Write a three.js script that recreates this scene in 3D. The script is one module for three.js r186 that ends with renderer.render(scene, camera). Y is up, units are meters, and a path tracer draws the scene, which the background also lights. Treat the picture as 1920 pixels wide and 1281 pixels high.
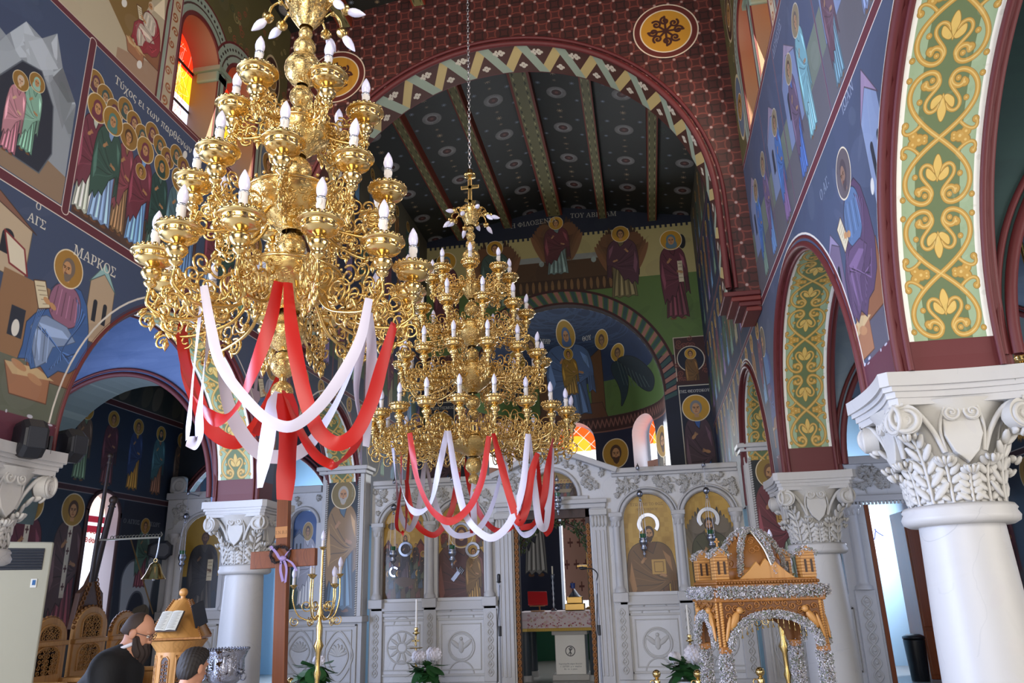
import * as THREE from 'three';
import { RectAreaLightUniformsLib } from 'three/addons/lights/RectAreaLightUniformsLib.js';
import { mergeGeometries, mergeVertices } from 'three/addons/utils/BufferGeometryUtils.js';
import { RoundedBoxGeometry } from 'three/addons/geometries/RoundedBoxGeometry.js';
import { MarchingCubes } from 'three/addons/objects/MarchingCubes.js';

// ---------------------------------------------------------------- camera, sky, lights, exposure
RectAreaLightUniformsLib.init();
const scene = new THREE.Scene();
scene.background = new THREE.Color(0.62, 0.78, 1.0);
const renderer = new THREE.WebGLRenderer();
renderer.toneMapping = THREE.LinearToneMapping;
renderer.toneMappingExposure = 1.08;
renderer.shadowMap.enabled = true;
const EYE = 1.65, YAW = 0.162, PITCH = 0.315, ROLL = 0.030, FOC = 1440;
const camera = new THREE.PerspectiveCamera(2 * Math.atan(640.5 / FOC) * 180 / Math.PI, 1920 / 1281, 0.1, 80);
camera.position.set(0, EYE, 0);
{
  const f = new THREE.Vector3(-Math.sin(YAW) * Math.cos(PITCH), Math.sin(PITCH), -Math.cos(YAW) * Math.cos(PITCH));
  const r0 = new THREE.Vector3(Math.cos(YAW), 0, -Math.sin(YAW)), u0 = new THREE.Vector3().crossVectors(r0, f);
  const r = r0.clone().multiplyScalar(Math.cos(ROLL)).addScaledVector(u0, -Math.sin(ROLL));
  const u = u0.clone().multiplyScalar(Math.cos(ROLL)).addScaledVector(r0, Math.sin(ROLL));
  camera.setRotationFromMatrix(new THREE.Matrix4().makeBasis(r, u, f.clone().negate()));
}
camera.updateMatrixWorld(true);
// Daylight arrives through glazed openings; each area light has the size and place of its opening. F is the distance ahead of the photographer's spot.
function daylight(x, y, F, w, h, tx, ty, tF, rgb, k) {
  const l = new THREE.RectAreaLight(new THREE.Color().setRGB(...rgb), k, w, h);
  l.position.set(x, y, -F); l.lookAt(tx, ty, -tF); scene.add(l); return l;
}
const SKYB = [0.56, 0.68, 1.0], DAYW = [1.0, 0.95, 0.88];
daylight(-1.32, 3.4, -4.05, 4.6, 5.2, -1.32, 3.4, 0, DAYW, 6.0);            // unseen west glazing, added for daylight from behind
daylight(-6.95, 2.2, 1.6, 3.0, 2.6, -1, 2.2, 1.6, SKYB, 40);               // left aisle windows beside the photographer
daylight(-6.95, 2.2, 6.0, 1.6, 1.9, -1, 2.2, 6.0, SKYB, 9);
daylight(4.3, 2.2, 1.6, 3.0, 2.6, -1, 2.2, 1.6, DAYW, 5);                 // right aisle windows
daylight(-3.93, 6.5, 6.13, 1.4, 1.2, 1, 5.5, 6.1, [1.0, 0.82, 0.66], 8);     // clerestory pairs
daylight(1.29, 6.5, 6.13, 1.4, 1.2, -4, 5.5, 6.1, [1.0, 0.82, 0.66], 8);
daylight(-3.93, 6.5, 1.25, 1.4, 1.4, 1, 5.0, 1.4, [0.85, 0.92, 1.0], 10);
daylight(1.29, 6.5, 1.25, 1.4, 1.4, -4, 5.0, 1.4, [0.85, 0.92, 1.0], 10);
daylight(-1.32, 3.7, 15.4, 1.0, 1.8, -1.32, 3.2, 10, [0.9, 0.95, 1.0], 14);           // apse window
daylight(0.3, 3.7, 14.55, 0.5, 1.8, -1.2, 3.2, 10, [0.9, 0.95, 1.0], 12);
daylight(-6.95, 2.3, 12.6, 1.2, 1.4, -5, 2.3, 12.4, [0.7, 0.82, 1.0], 34);             // windows of the side chapels behind the screen
daylight(4.3, 2.3, 12.6, 1.2, 1.4, 2, 2.3, 12.4, [0.8, 0.88, 1.0], 40);
daylight(4.3, 2.2, 9.3, 0.7, 1.7, 0, 2.2, 9.0, SKYB, 6);
daylight(-6.95, 2.2, 9.28, 0.6, 1.7, -4, 2.0, 9.0, SKYB, 6);

// ---------------------------------------------------------------- helpers
let seed = 7;
const rnd = (a = 1, b) => { seed = (seed * 1664525 + 1013904223) >>> 0; const t = seed / 4294967296; return b === undefined ? t * a : a + (b - a) * t; };
const V = (x, y, F) => new THREE.Vector3(x, y, -F);
const P3 = (x, y, z) => new THREE.Vector3(x, y, z);
// a point seen at photo pixel (px, py), standing F metres ahead
const at = (px, py, F) => {
  const d = P3((px - 960) / FOC, (640.5 - py) / FOC, -1).transformDirection(camera.matrixWorld);
  return camera.position.clone().addScaledVector(d, F / -d.z);
};
const names = new Map();
const numbered = (n) => { const k = names.get(n) || 0; names.set(n, k + 1); return k ? n + '_' + String(k).padStart(3, '0') : n; };
const shadow = (m) => { m.castShadow = true; m.receiveShadow = true; return m; };
function part(name, geo, mat, parent, label) { const m = shadow(new THREE.Mesh(geo, mat)); m.name = name; parent.add(m); if (label) m.userData.label = label; return m; }
function sub(name, parent) { const g = new THREE.Group(); g.name = name; parent.add(g); return g; }
function tag(o, label, category, group) { o.userData.label = label; o.userData.category = category; if (group) o.userData.group = group; return o; }
function thing(name, label, category, pos = [0, 0, 0], group, turn = 0) {
  const g = new THREE.Group(); g.name = numbered(name); g.position.set(pos[0], pos[1], -pos[2]); g.rotation.y = turn; scene.add(g); return tag(g, label, category, group);
}
function single(name, geo, mat, label, category, group) { const m = shadow(new THREE.Mesh(geo, mat)); m.name = numbered(name); scene.add(m); return tag(m, label, category, group); }
function struct(name, geo, mat, label) { const m = shadow(new THREE.Mesh(geo, mat)); m.name = numbered(name); scene.add(m); m.userData.kind = 'structure'; m.userData.label = label; m.userData.category = name.split('_')[0]; return m; }
function structGroup(name, label) { const g = new THREE.Group(); g.name = numbered(name); scene.add(g); g.userData.kind = 'structure'; g.userData.label = label; g.userData.category = name.split('_')[0]; return g; }
function clone(o, pos, turn, label) { const c = o.clone(); c.name = numbered(o.name.replace(/_\d{3}$/, '')); scene.add(c); c.position.set(pos[0], pos[1], -pos[2]); if (turn !== undefined) c.rotation.y = turn; if (label) c.userData.label = label; return c; }
function norm(g) { if (g.index) g = g.toNonIndexed(); for (const k of Object.keys(g.attributes)) if (!['position', 'normal', 'uv'].includes(k)) g.deleteAttribute(k); if (!g.attributes.normal) g.computeVertexNormals(); if (!g.attributes.uv) g.setAttribute('uv', new THREE.Float32BufferAttribute(new Float32Array(g.attributes.position.count * 2), 2)); return g; }
const merge = (...gs) => mergeGeometries(gs.flat(9).map(norm), false);
const mv = (g, x = 0, y = 0, z = 0, rx = 0, ry = 0, rz = 0, s = 1) => { const m = new THREE.Matrix4().compose(P3(x, y, z), new THREE.Quaternion().setFromEuler(new THREE.Euler(rx, ry, rz)), typeof s === 'number' ? P3(s, s, s) : P3(...s)); g.applyMatrix4(m); return g; };
// box between corner coordinates; F grows ahead
function box(x0, x1, y0, y1, F0, F1, r = 0) {
  const w = Math.abs(x1 - x0), h = Math.abs(y1 - y0), d = Math.abs(F1 - F0);
  const g = r ? new RoundedBoxGeometry(w, h, d, 2, Math.min(r, w / 2.01, h / 2.01, d / 2.01)) : new THREE.BoxGeometry(w, h, d);
  return g.translate((x0 + x1) / 2, (y0 + y1) / 2, -(F0 + F1) / 2);
}
const bx = (w, h, d, x = 0, y = 0, z = 0, r = 0) => (r ? new RoundedBoxGeometry(w, h, d, 2, Math.min(r, w / 2.01, h / 2.01, d / 2.01)) : new THREE.BoxGeometry(w, h, d)).translate(x, y, z);
const lathe = (pts, seg = 24) => new THREE.LatheGeometry(pts.map(([r, y]) => new THREE.Vector2(Math.max(r, 1e-4), y)), seg);
const curve = (pts, closed = false) => new THREE.CatmullRomCurve3(pts.map((p) => (p.isVector3 ? p : P3(...p))), closed, 'centripetal');
const tube = (pts, r, n = 24, seg = 7, closed = false) => new THREE.TubeGeometry(curve(pts, closed), n, r, seg, closed);
const cyl = (r0, r1, h, x = 0, y = 0, z = 0, seg = 16) => new THREE.CylinderGeometry(r1, r0, h, seg).translate(x, y + h / 2, z);
const sph = (r, x = 0, y = 0, z = 0, a = 14, b = 10, s = [1, 1, 1]) => new THREE.SphereGeometry(r, a, b).scale(...s).translate(x, y, z);
function shapeOf(pts) { const s = new THREE.Shape(); pts.forEach(([x, y], i) => (i ? s.lineTo(x, y) : s.moveTo(x, y))); return s; }
const archPts = (cx, cy, a, b, n = 28, from = Math.PI, to = 0) => Array.from({ length: n + 1 }, (_, i) => { const t = from + (to - from) * i / n; return [cx + a * Math.cos(t), cy + b * Math.sin(t)]; });
const extrude = (s, depth, bevel = 0) => new THREE.ExtrudeGeometry(s, { depth, bevelEnabled: bevel > 0, bevelSize: bevel, bevelThickness: bevel, bevelSegments: 2, curveSegments: 18 });
// a shape drawn in (F, y) stood up as a wall from x0 to x1
function wallFY(shape, x0, x1) { const g = extrude(shape, x1 - x0); g.rotateY(Math.PI / 2); g.translate(x0, 0, 0); return g; }
function setUV(g, fn) { const p = g.attributes.position, uv = new Float32Array(p.count * 2); for (let i = 0; i < p.count; i++) { const [u, v] = fn(p.getX(i), p.getY(i), -p.getZ(i)); uv[2 * i] = u; uv[2 * i + 1] = v; } g.setAttribute('uv', new THREE.BufferAttribute(uv, 2)); return g; }
// a surface through rows of points
function sheet(nu, nv, fn, closeU = false) {
  const pos = [], uv = [], idx = [];
  for (let j = 0; j <= nv; j++) for (let i = 0; i <= nu; i++) { const p = fn(i / nu, j / nv); pos.push(p.x, p.y, p.z); uv.push(i / nu, j / nv); }
  for (let j = 0; j < nv; j++) for (let i = 0; i < nu; i++) { const a = j * (nu + 1) + i, b = a + 1, c = a + nu + 1, d = c + 1; idx.push(a, b, d, a, d, c); }
  const g = new THREE.BufferGeometry(); g.setAttribute('position', new THREE.Float32BufferAttribute(pos, 3)); g.setAttribute('uv', new THREE.Float32BufferAttribute(uv, 2)); g.setIndex(idx); g.computeVertexNormals(); return g;
}

// ---------------------------------------------------------------- painting on canvas
function canvas(w, h, fn) { const c = document.createElement('canvas'); c.width = w; c.height = h; const x = c.getContext('2d'); fn(x, w, h); return c; }
function tex(w, h, fn, srgb = true, rep) { const t = new THREE.CanvasTexture(canvas(w, h, fn)); if (srgb) t.colorSpace = THREE.SRGBColorSpace; t.wrapS = t.wrapT = rep ? THREE.RepeatWrapping : THREE.ClampToEdgeWrapping; if (rep) t.repeat.set(...rep); t.anisotropy = 8; return t; }
const std = (color, rough = 0.7, o = {}) => new THREE.MeshStandardMaterial({ color, roughness: rough, ...o });
const phys = (color, rough = 0.4, o = {}) => new THREE.MeshPhysicalMaterial({ color, roughness: rough, ...o });
// plaster mottling: many faint blotches
function mottle(c, w, h, n, a, cols = ['#000', '#fff']) { for (let i = 0; i < n; i++) { c.globalAlpha = rnd(a * 0.3, a); c.fillStyle = cols[(rnd() * cols.length) | 0]; c.beginPath(); c.ellipse(rnd(w), rnd(h), rnd(4, w / 18), rnd(3, h / 22), rnd(3), 0, 7); c.fill(); } c.globalAlpha = 1; }
function poly(c, pts, fill, stroke, lw = 1) { c.beginPath(); pts.forEach(([x, y], i) => (i ? c.lineTo(x, y) : c.moveTo(x, y))); c.closePath(); if (fill) { c.fillStyle = fill; c.fill(); } if (stroke) { c.strokeStyle = stroke; c.lineWidth = lw; c.stroke(); } }
function blob(c, pts, fill, stroke, lw = 1) { // smooth closed outline
  const n = pts.length, mid = (a, b) => [(a[0] + b[0]) / 2, (a[1] + b[1]) / 2]; c.beginPath(); let m = mid(pts[n - 1], pts[0]); c.moveTo(...m);
  for (let i = 0; i < n; i++) { m = mid(pts[i], pts[(i + 1) % n]); c.quadraticCurveTo(pts[i][0], pts[i][1], m[0], m[1]); } c.closePath(); if (fill) { c.fillStyle = fill; c.fill(); } if (stroke) { c.strokeStyle = stroke; c.lineWidth = lw; c.stroke(); }
}
function line(c, pts, col, lw) { c.strokeStyle = col; c.lineWidth = lw; c.lineCap = 'round'; c.lineJoin = 'round'; c.beginPath(); pts.forEach(([x, y], i) => (i ? c.lineTo(x, y) : c.moveTo(x, y))); c.stroke(); }
function curl(c, pts, col, lw) { c.strokeStyle = col; c.lineWidth = lw; c.lineCap = 'round'; c.beginPath(); c.moveTo(...pts[0]); for (let i = 1; i + 2 < pts.length; i += 3) c.bezierCurveTo(...pts[i], ...pts[i + 1], ...pts[i + 2]); c.stroke(); }
const shade = (hex, k) => { const v = parseInt(hex.slice(1), 16), f = (s) => Math.max(0, Math.min(255, Math.round(((v >> s) & 255) * k + (k > 1 ? (k - 1) * 40 : 0)))); return `rgb(${f(16)},${f(8)},${f(0)})`; };
function face(c, x, y, r, o = {}) {
  const { skin = '#b98a5e', hair = '#4a3222', beard = false, halo = '#a0762c', veil, turn = 0, old = false, rim = '#e2d3b4' } = o;
  if (halo) { c.fillStyle = halo; c.beginPath(); c.ellipse(x, y, r * 1.95, r * 1.95, 0, 0, 7); c.fill(); c.strokeStyle = rim; c.lineWidth = r * 0.13; c.stroke(); }
  const hc = old ? '#a9a49b' : hair;
  c.fillStyle = skin; c.fillRect(x - r * 0.32, y + r * 0.5, r * 0.64, r * 0.9);
  c.fillStyle = veil || hc; c.beginPath(); c.ellipse(x, y - r * 0.1, r * 0.86, r * 1.06, 0, 0, 7); c.fill();
  if (veil) blob(c, [[x - r * 0.9, y], [x - r * 1.1, y + r * 1.5], [x, y + r * 1.8], [x + r * 1.1, y + r * 1.5], [x + r * 0.9, y]], veil);
  c.fillStyle = skin; c.beginPath(); c.ellipse(x + turn * r * 0.2, y + r * 0.1, r * 0.58, r * 0.82, 0, 0, 7); c.fill();
  if (beard) blob(c, [[x - r * 0.55, y + r * 0.3], [x - r * 0.5, y + r], [x + turn * r * 0.2, y + r * 1.55], [x + r * 0.5, y + r], [x + r * 0.55, y + r * 0.3], [x, y + r * 0.62]], hc);
  const fx = x + turn * r * 0.3; c.strokeStyle = '#3a2415'; c.lineWidth = r * 0.09;
  for (const s of [-1, 1]) { c.beginPath(); c.moveTo(fx + s * r * 0.12, y - r * 0.12); c.lineTo(fx + s * r * 0.42, y - r * 0.14); c.stroke(); c.fillStyle = '#2a1a10'; c.beginPath(); c.ellipse(fx + s * r * 0.25, y + r * 0.03, r * 0.1, r * 0.06, 0, 0, 7); c.fill(); }
  line(c, [[fx, y], [fx + turn * r * 0.08, y + r * 0.34], [fx - r * 0.08, y + r * 0.36]], '#6d4426', r * 0.07); line(c, [[fx - r * 0.14, y + r * 0.56], [fx + r * 0.14, y + r * 0.56]], '#7c3b2a', r * 0.08);
}
function folds(c, x0, y0, x1, y1, w0, w1, base, n, lean = 0) {
  for (let i = 0; i < n; i++) { const t = (i + 0.5) / n * 2 - 1, k = rnd(0.5, 1); c.globalAlpha = 0.5; curl(c, [[x0 + t * w0 * 0.85, y0 + (y1 - y0) * rnd(0, 0.3)], [x0 + t * w0, y0 + (y1 - y0) * 0.4], [x1 + t * w1 + lean * 0.3, y0 + (y1 - y0) * 0.7], [x1 + t * w1 * 0.95, y0 + (y1 - y0) * k]], shade(base, i % 2 ? 1.45 : 0.55), Math.max(0.8, w1 * 0.07)); } c.globalAlpha = 1;
}
// a standing saint; (x, y) is the top of the halo in pixels, H its whole height
function saint(c, x, y, H, o = {}) {
  const { robe = '#5a6d8c', mantle = '#6d3340', lean = 0, hands = true, feet = true } = o, r = H * 0.058, hy = y + r * 1.95, sy = hy + r * 1.5, by = y + H, w = H * (o.wide || 0.13), B = by - sy, s = o.flip ? -1 : 1, lw = Math.max(0.8, H * 0.005);
  const q = (u, v) => [x + u * w + lean * v, sy + v * B], path = (pts, fill, edge) => { c.beginPath(); c.moveTo(...q(...pts[0])); for (let i = 1; i < pts.length; i++) { const p = pts[i]; if (p.length === 2) c.lineTo(...q(...p)); else c.quadraticCurveTo(...q(p[0], p[1]), ...q(p[2], p[3])); } c.closePath(); c.fillStyle = fill; c.fill(); if (edge) { c.strokeStyle = edge; c.lineWidth = lw; c.stroke(); } };
  if (feet) for (const k of [-0.38, 0.34]) { const [fx, fy] = q(k, 1); blob(c, [[fx - w * 0.2, fy - H * 0.015], [fx + w * 0.2, fy - H * 0.015], [fx + w * 0.26, fy + H * 0.012], [fx - w * 0.22, fy + H * 0.014]], '#6f4a30'); }
  path([[-0.25, -0.01], [-0.7, 0.01, -0.88, 0.12], [-1.0, 0.26, -0.98, 0.4], [-0.8, 0.47], [-0.66, 0.42], [-0.62, 0.6, -0.74, 0.8], [-0.82, 0.99], [-0.55, 0.965], [-0.34, 1.0], [-0.05, 0.97], [0.22, 1.0], [0.48, 0.965], [0.8, 0.99], [0.74, 0.8], [0.62, 0.6, 0.66, 0.42], [0.8, 0.47], [0.98, 0.4], [1.0, 0.26, 0.88, 0.12], [0.7, 0.01, 0.25, -0.01]], robe, shade(robe, 0.45));
  for (const [u, w2, k] of [[-0.55, 0.1, 1.3], [-0.18, 0.08, 1.45], [0.14, 0.09, 1.25], [0.52, 0.1, 1.4]]) path([[u * 0.6, 0.45], [u + w2, 0.95], [u - w2, 0.96]], shade(robe, k)); for (const u of [-0.68, -0.36, 0, 0.34, 0.66]) line(c, [q(u * 0.5, 0.4), q(u * 0.85, 0.7), q(u, 0.96)], shade(robe, 0.5), lw * 1.3);
  path([[-s * 0.3, -0.01], [-s * 0.75, 0.0, -s * 0.92, 0.12], [-s * 1.06, 0.28, -s * 1.02, 0.45], [-s * 1.0, 0.62, -s * 0.86, 0.8], [-s * 0.7, 0.72], [-s * 0.5, 0.78], [-s * 0.3, 0.68], [-s * 0.05, 0.71], [s * 0.3, 0.52], [s * 0.72, 0.44], [s * 0.74, 0.66], [s * 0.9, 0.62], [s * 1.04, 0.68], [s * 1.0, 0.42], [s * 1.02, 0.24, s * 0.86, 0.1], [s * 0.66, 0.0, s * 0.3, -0.01], [s * 0.1, 0.12], [-s * 0.12, 0.08]], mantle, shade(mantle, 0.4));
  for (let i = 0; i < 6; i++) { const t = i / 5; curl(c, [q(s * (0.62 - t * 0.1), 0.4 + t * 0.02), q(s * 0.2, 0.4 + t * 0.12), q(-s * 0.4, 0.2 + t * 0.3), q(-s * (0.7 + t * 0.1), 0.08 + t * 0.5)], shade(mantle, i % 2 ? 1.15 : 0.6), lw * 1.3); } for (const u of [0.8, 0.9, 0.97]) line(c, [q(s * u, 0.42), q(s * u, 0.62)], shade(mantle, 0.5), lw); path([[-s * 0.82, 0.2], [-s * 0.66, 0.5], [-s * 0.8, 0.6], [-s * 0.95, 0.4]], shade(mantle, 1.35)); path([[s * 0.5, 0.08], [s * 0.8, 0.16], [s * 0.84, 0.32], [s * 0.62, 0.2]], shade(mantle, 1.35));
  if (o.stole) { const [ax, ay] = q(-0.15, 0.02); c.fillStyle = '#d0c8b4'; c.fillRect(ax, ay, w * 0.3, B * 0.62); c.fillStyle = '#4b2a2a'; for (let k = 0; k < 4; k++) { const yy = ay + B * (0.07 + k * 0.15); c.fillRect(ax + w * 0.05, yy, w * 0.2, B * 0.014); c.fillRect(ax + w * 0.12, yy - B * 0.022, w * 0.06, B * 0.06); } }
  if (o.book) { c.fillStyle = '#b9924a'; c.fillRect(...q(0.0, 0.18), w * 0.6, B * 0.17); c.strokeStyle = '#5d3a1c'; c.lineWidth = lw; c.strokeRect(...q(0.0, 0.18), w * 0.6, B * 0.17); c.strokeRect(...q(0.12, 0.21), w * 0.36, B * 0.11); }
  if (o.scroll) { c.fillStyle = '#cfc3a4'; c.fillRect(...q(0.3, 0.2), w * 0.36, B * 0.3); for (let k = 0; k < 5; k++) line(c, [q(0.35, 0.24 + k * 0.05), q(0.6, 0.24 + k * 0.05)], '#6b5a44', lw); }
  if (hands) { const hk = o.skin || '#a87c54'; for (const [u, v, a] of [[-s * 0.34, 0.2, -0.9], [s * 0.5, 0.36, 0.3]]) { const [hx, hyy] = q(u, v); c.fillStyle = hk; c.beginPath(); c.ellipse(hx, hyy, r * 0.42, r * 0.24, a * s, 0, 7); c.fill(); for (let k = -1; k <= 1; k++) line(c, [[hx, hyy], [hx + r * 0.7 * Math.cos(a * s + k * 0.3) * (u < 0 ? 1 : -1), hyy + r * 0.7 * Math.sin(a * s + k * 0.3) * (u < 0 ? 1 : -1)]], hk, r * 0.14); } }
  face(c, x, hy, r, o);
}
function wing(c, x, y, w, h, s, col = '#7b5230') { for (let i = 0; i < 7; i++) { c.fillStyle = shade(col, 0.7 + 0.1 * i); c.beginPath(); c.ellipse(x + s * w * (0.2 + 0.1 * i), y + h * (0.3 + 0.04 * i), w * 0.14, h * (0.55 - 0.03 * i), s * (0.1 + 0.05 * i), 0, 7); c.fill(); } c.fillStyle = shade(col, 1.15); c.beginPath(); c.ellipse(x + s * w * 0.42, y + h * 0.08, w * 0.42, h * 0.16, s * 0.5, 0, 7); c.fill(); }
// a seated figure writing, facing left; (x, y) is the top of the halo, H from halo to footstool
function seated(c, x, y, H, o = {}) {
  const { robe = '#7f93b5', mantle = '#3d5f96', top = '#8d5f78', s = 1 } = o, q = (a, b) => [x + s * a * H, y + b * H];
  poly(c, [q(-0.24, 0.62), q(0.3, 0.62), q(0.3, 0.95), q(-0.24, 0.95)], '#86573b', '#4f2e1d', 2); poly(c, [q(-0.42, 0.9), q(-0.02, 0.93), q(-0.02, 1.1), q(-0.34, 1.1)], '#9c6b4c', '#5a3423', 2); poly(c, [q(-0.42, 0.9), q(-0.14, 0.88), q(0.02, 0.93), q(-0.34, 0.97)], '#c2a578');
  poly(c, [q(-0.06, 0.2), q(-0.14, 0.3), q(-0.14, 0.45), q(-0.24, 0.52), q(-0.3, 0.6), q(-0.3, 0.76), q(-0.32, 0.86), q(-0.24, 0.84), q(-0.2, 0.9), q(-0.12, 0.86), q(-0.04, 0.92), q(0.04, 0.85), q(0.14, 0.84), q(0.24, 0.76), q(0.29, 0.62), q(0.27, 0.46), q(0.22, 0.3), q(0.14, 0.21)], mantle, shade(mantle, 0.5), H * 0.006);
  blob(c, [q(-0.12, 0.24), q(-0.16, 0.44), q(-0.02, 0.55), q(0.16, 0.5), q(0.17, 0.3), q(0.06, 0.2)], top, shade(top, 0.5), H * 0.006);
  poly(c, [q(-0.14, 0.5), q(-0.22, 0.54), q(-0.26, 0.62), q(-0.22, 0.76), q(-0.16, 0.88), q(-0.08, 0.82), q(-0.04, 0.7), q(0.06, 0.66), q(0.16, 0.6), q(0.06, 0.52)], robe, shade(robe, 0.6), H * 0.005); poly(c, [q(-0.2, 0.57), q(0.02, 0.56), q(0.1, 0.6), q(-0.1, 0.64)], shade(robe, 1.2)); poly(c, [q(-0.23, 0.62), q(-0.17, 0.62), q(-0.14, 0.82)], shade(robe, 1.2)); for (const t of [0, 1, 2, 3]) line(c, [q(-0.2 + t * 0.02, 0.6), q(-0.02 + t * 0.05, 0.68 + t * 0.03), q(0.12 + t * 0.03, 0.74 - t * 0.03)], shade(mantle, t % 2 ? 1.35 : 0.55), H * 0.007);
  c.globalAlpha = 0.8; for (let i = 0; i < 9; i++) { const t = i / 8; curl(c, [q(0.1 + t * 0.12, 0.28 + t * 0.1), q(0.2 - t * 0.02, 0.45 + t * 0.08), q(0.1 - t * 0.1, 0.62 + t * 0.05), q(-0.04 + t * 0.1, 0.86 - t * 0.1)], shade(mantle, i % 2 ? 1.4 : 0.55), H * 0.007); curl(c, [q(-0.16 - t * 0.06, 0.46), q(-0.22 - t * 0.03, 0.6), q(-0.24 - t * 0.02, 0.7), q(-0.2 - t * 0.06, 0.86)], shade(mantle, i % 2 ? 1.4 : 0.55), H * 0.006); } c.globalAlpha = 1;
  for (let i = 0; i < 4; i++) { const a = -0.2 + i * 0.035; line(c, [q(a, 0.6), q(a + 0.02, 0.82)], shade(robe, i % 2 ? 1.2 : 0.72), H * 0.007); }
  for (let i = 0; i < 6; i++) line(c, [q(-0.08 + i * 0.04, 0.26 + i * 0.01), q(-0.1 + i * 0.045, 0.46)], shade(top, i % 2 ? 1.25 : 0.65), H * 0.007);
  poly(c, [q(-0.3, 0.3), q(-0.2, 0.27), q(-0.12, 0.44), q(-0.22, 0.48)], '#cfc3a4', '#4a2d1e', 2); for (let i = 0; i < 5; i++) line(c, [q(-0.27 + i * 0.02, 0.33 + i * 0.026), q(-0.2 + i * 0.018, 0.31 + i * 0.026)], '#6b5a44', 1.2);
  for (const [a, b] of [[-0.16, 0.4], [-0.1, 0.42]]) { c.fillStyle = '#b98a5e'; c.beginPath(); c.ellipse(...q(a, b), H * 0.035, H * 0.02, 0.4, 0, 7); c.fill(); }
  for (const [a, b] of [[-0.3, 0.9], [-0.15, 0.96]]) { c.fillStyle = '#b08058'; c.beginPath(); c.ellipse(...q(a, b), H * 0.07, H * 0.025, 0.3 * s, 0, 7); c.fill(); }
  face(c, ...q(-0.01, 0.1), H * 0.072, { beard: true, turn: -s, halo: '#9c7434', hair: '#6f6157', ...o });
}
function house(c, x, y, w, h, col, roof) { poly(c, [[x, y + h * 0.25], [x + w * 0.5, y], [x + w, y + h * 0.25], [x + w, y + h], [x, y + h]], col, shade(col, 0.5), 2); poly(c, [[x - w * 0.06, y + h * 0.28], [x + w * 0.5, y - h * 0.04], [x + w * 1.06, y + h * 0.28], [x + w * 0.5, y + h * 0.1]], roof, shade(roof, 0.5), 2); c.fillStyle = '#20242e'; for (const k of [0.22, 0.62]) { c.beginPath(); c.arc(x + w * (k + 0.08), y + h * 0.5, w * 0.08, Math.PI, 0); c.fill(); c.fillRect(x + w * k, y + h * 0.5, w * 0.16, h * 0.24); } }
function mountain(c, pts, col) { poly(c, pts, col); c.save(); c.clip(); for (let i = 0; i < pts.length * 3; i++) { const p = pts[(rnd() * pts.length) | 0]; poly(c, [[p[0], p[1]], [p[0] + rnd(10, 70), p[1] + rnd(20, 60)], [p[0] + rnd(-20, 40), p[1] + rnd(60, 150)], [p[0] - rnd(10, 50), p[1] + rnd(20, 80)]], shade(col, rnd(0.7, 1.25))); } c.restore(); }
function band(c, x0, y0, x1, y1, w, col = '#6a2f38') { line(c, [[x0, y0], [x1, y1]], '#d9d2c6', w); line(c, [[x0, y0], [x1, y1]], col, w * 0.82); }
function words(c, s, x, y, px, col = '#d9d4c4', rot = 0) { c.save(); c.translate(x, y); c.rotate(rot); c.font = `${px}px serif`; c.fillStyle = col; c.textAlign = 'center'; c.fillText(s, 0, 0); c.restore(); }
function scroll(c, x, y, r, a0, dir, col, lw) { c.strokeStyle = col; c.lineWidth = lw; c.lineCap = 'round'; c.beginPath(); for (let i = 0; i <= 30; i++) { const t = i / 30, a = a0 + dir * t * 8.2, q = r * (1 - t * 0.85); const X = x + q * Math.cos(a), Y = y + q * Math.sin(a); i ? c.lineTo(X, Y) : c.moveTo(X, Y); } c.stroke(); }
// ---------------------------------------------------------------- the church: axis and main dimensions
const XL = -3.95, XR = 1.31, AX = -1.32, TH = 0.5, SPR = 2.63, EAVE = 8.5, RIDGE = 8.97, FA = 7.5, FI = 10.65, FE = 13.8, FW = -4.3, OL = -7.05, OR = 4.41;
const gilt = '#c79a3c';
function fresco(x0, x1, y0, y1, ppm, flip, fn) {
  const w = Math.round((x1 - x0) * ppm), h = Math.round((y1 - y0) * ppm);
  const t = tex(w, h, (c) => fn(c, (a, y) => [(flip ? x1 - a : a - x0) * ppm, (y1 - y) * ppm], ppm, w, h));
  return new THREE.MeshStandardMaterial({ map: t, roughness: 0.62, bumpMap: PLASTER, bumpScale: 0.0015 });
}
const PLASTER = tex(256, 256, (c, w, h) => { c.fillStyle = '#808080'; c.fillRect(0, 0, w, h); for (let i = 0; i < 2600; i++) { const v = rnd(90, 165) | 0; c.fillStyle = `rgb(${v},${v},${v})`; c.globalAlpha = 0.35; c.fillRect(rnd(w), rnd(h), rnd(1, 6), rnd(1, 6)); } }, false, [6, 6]);
const maroon = std('#5a1f22', 0.55), redPaint = std('#6e2a26', 0.55);
const NAVY = '#3d4a66';

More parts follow.
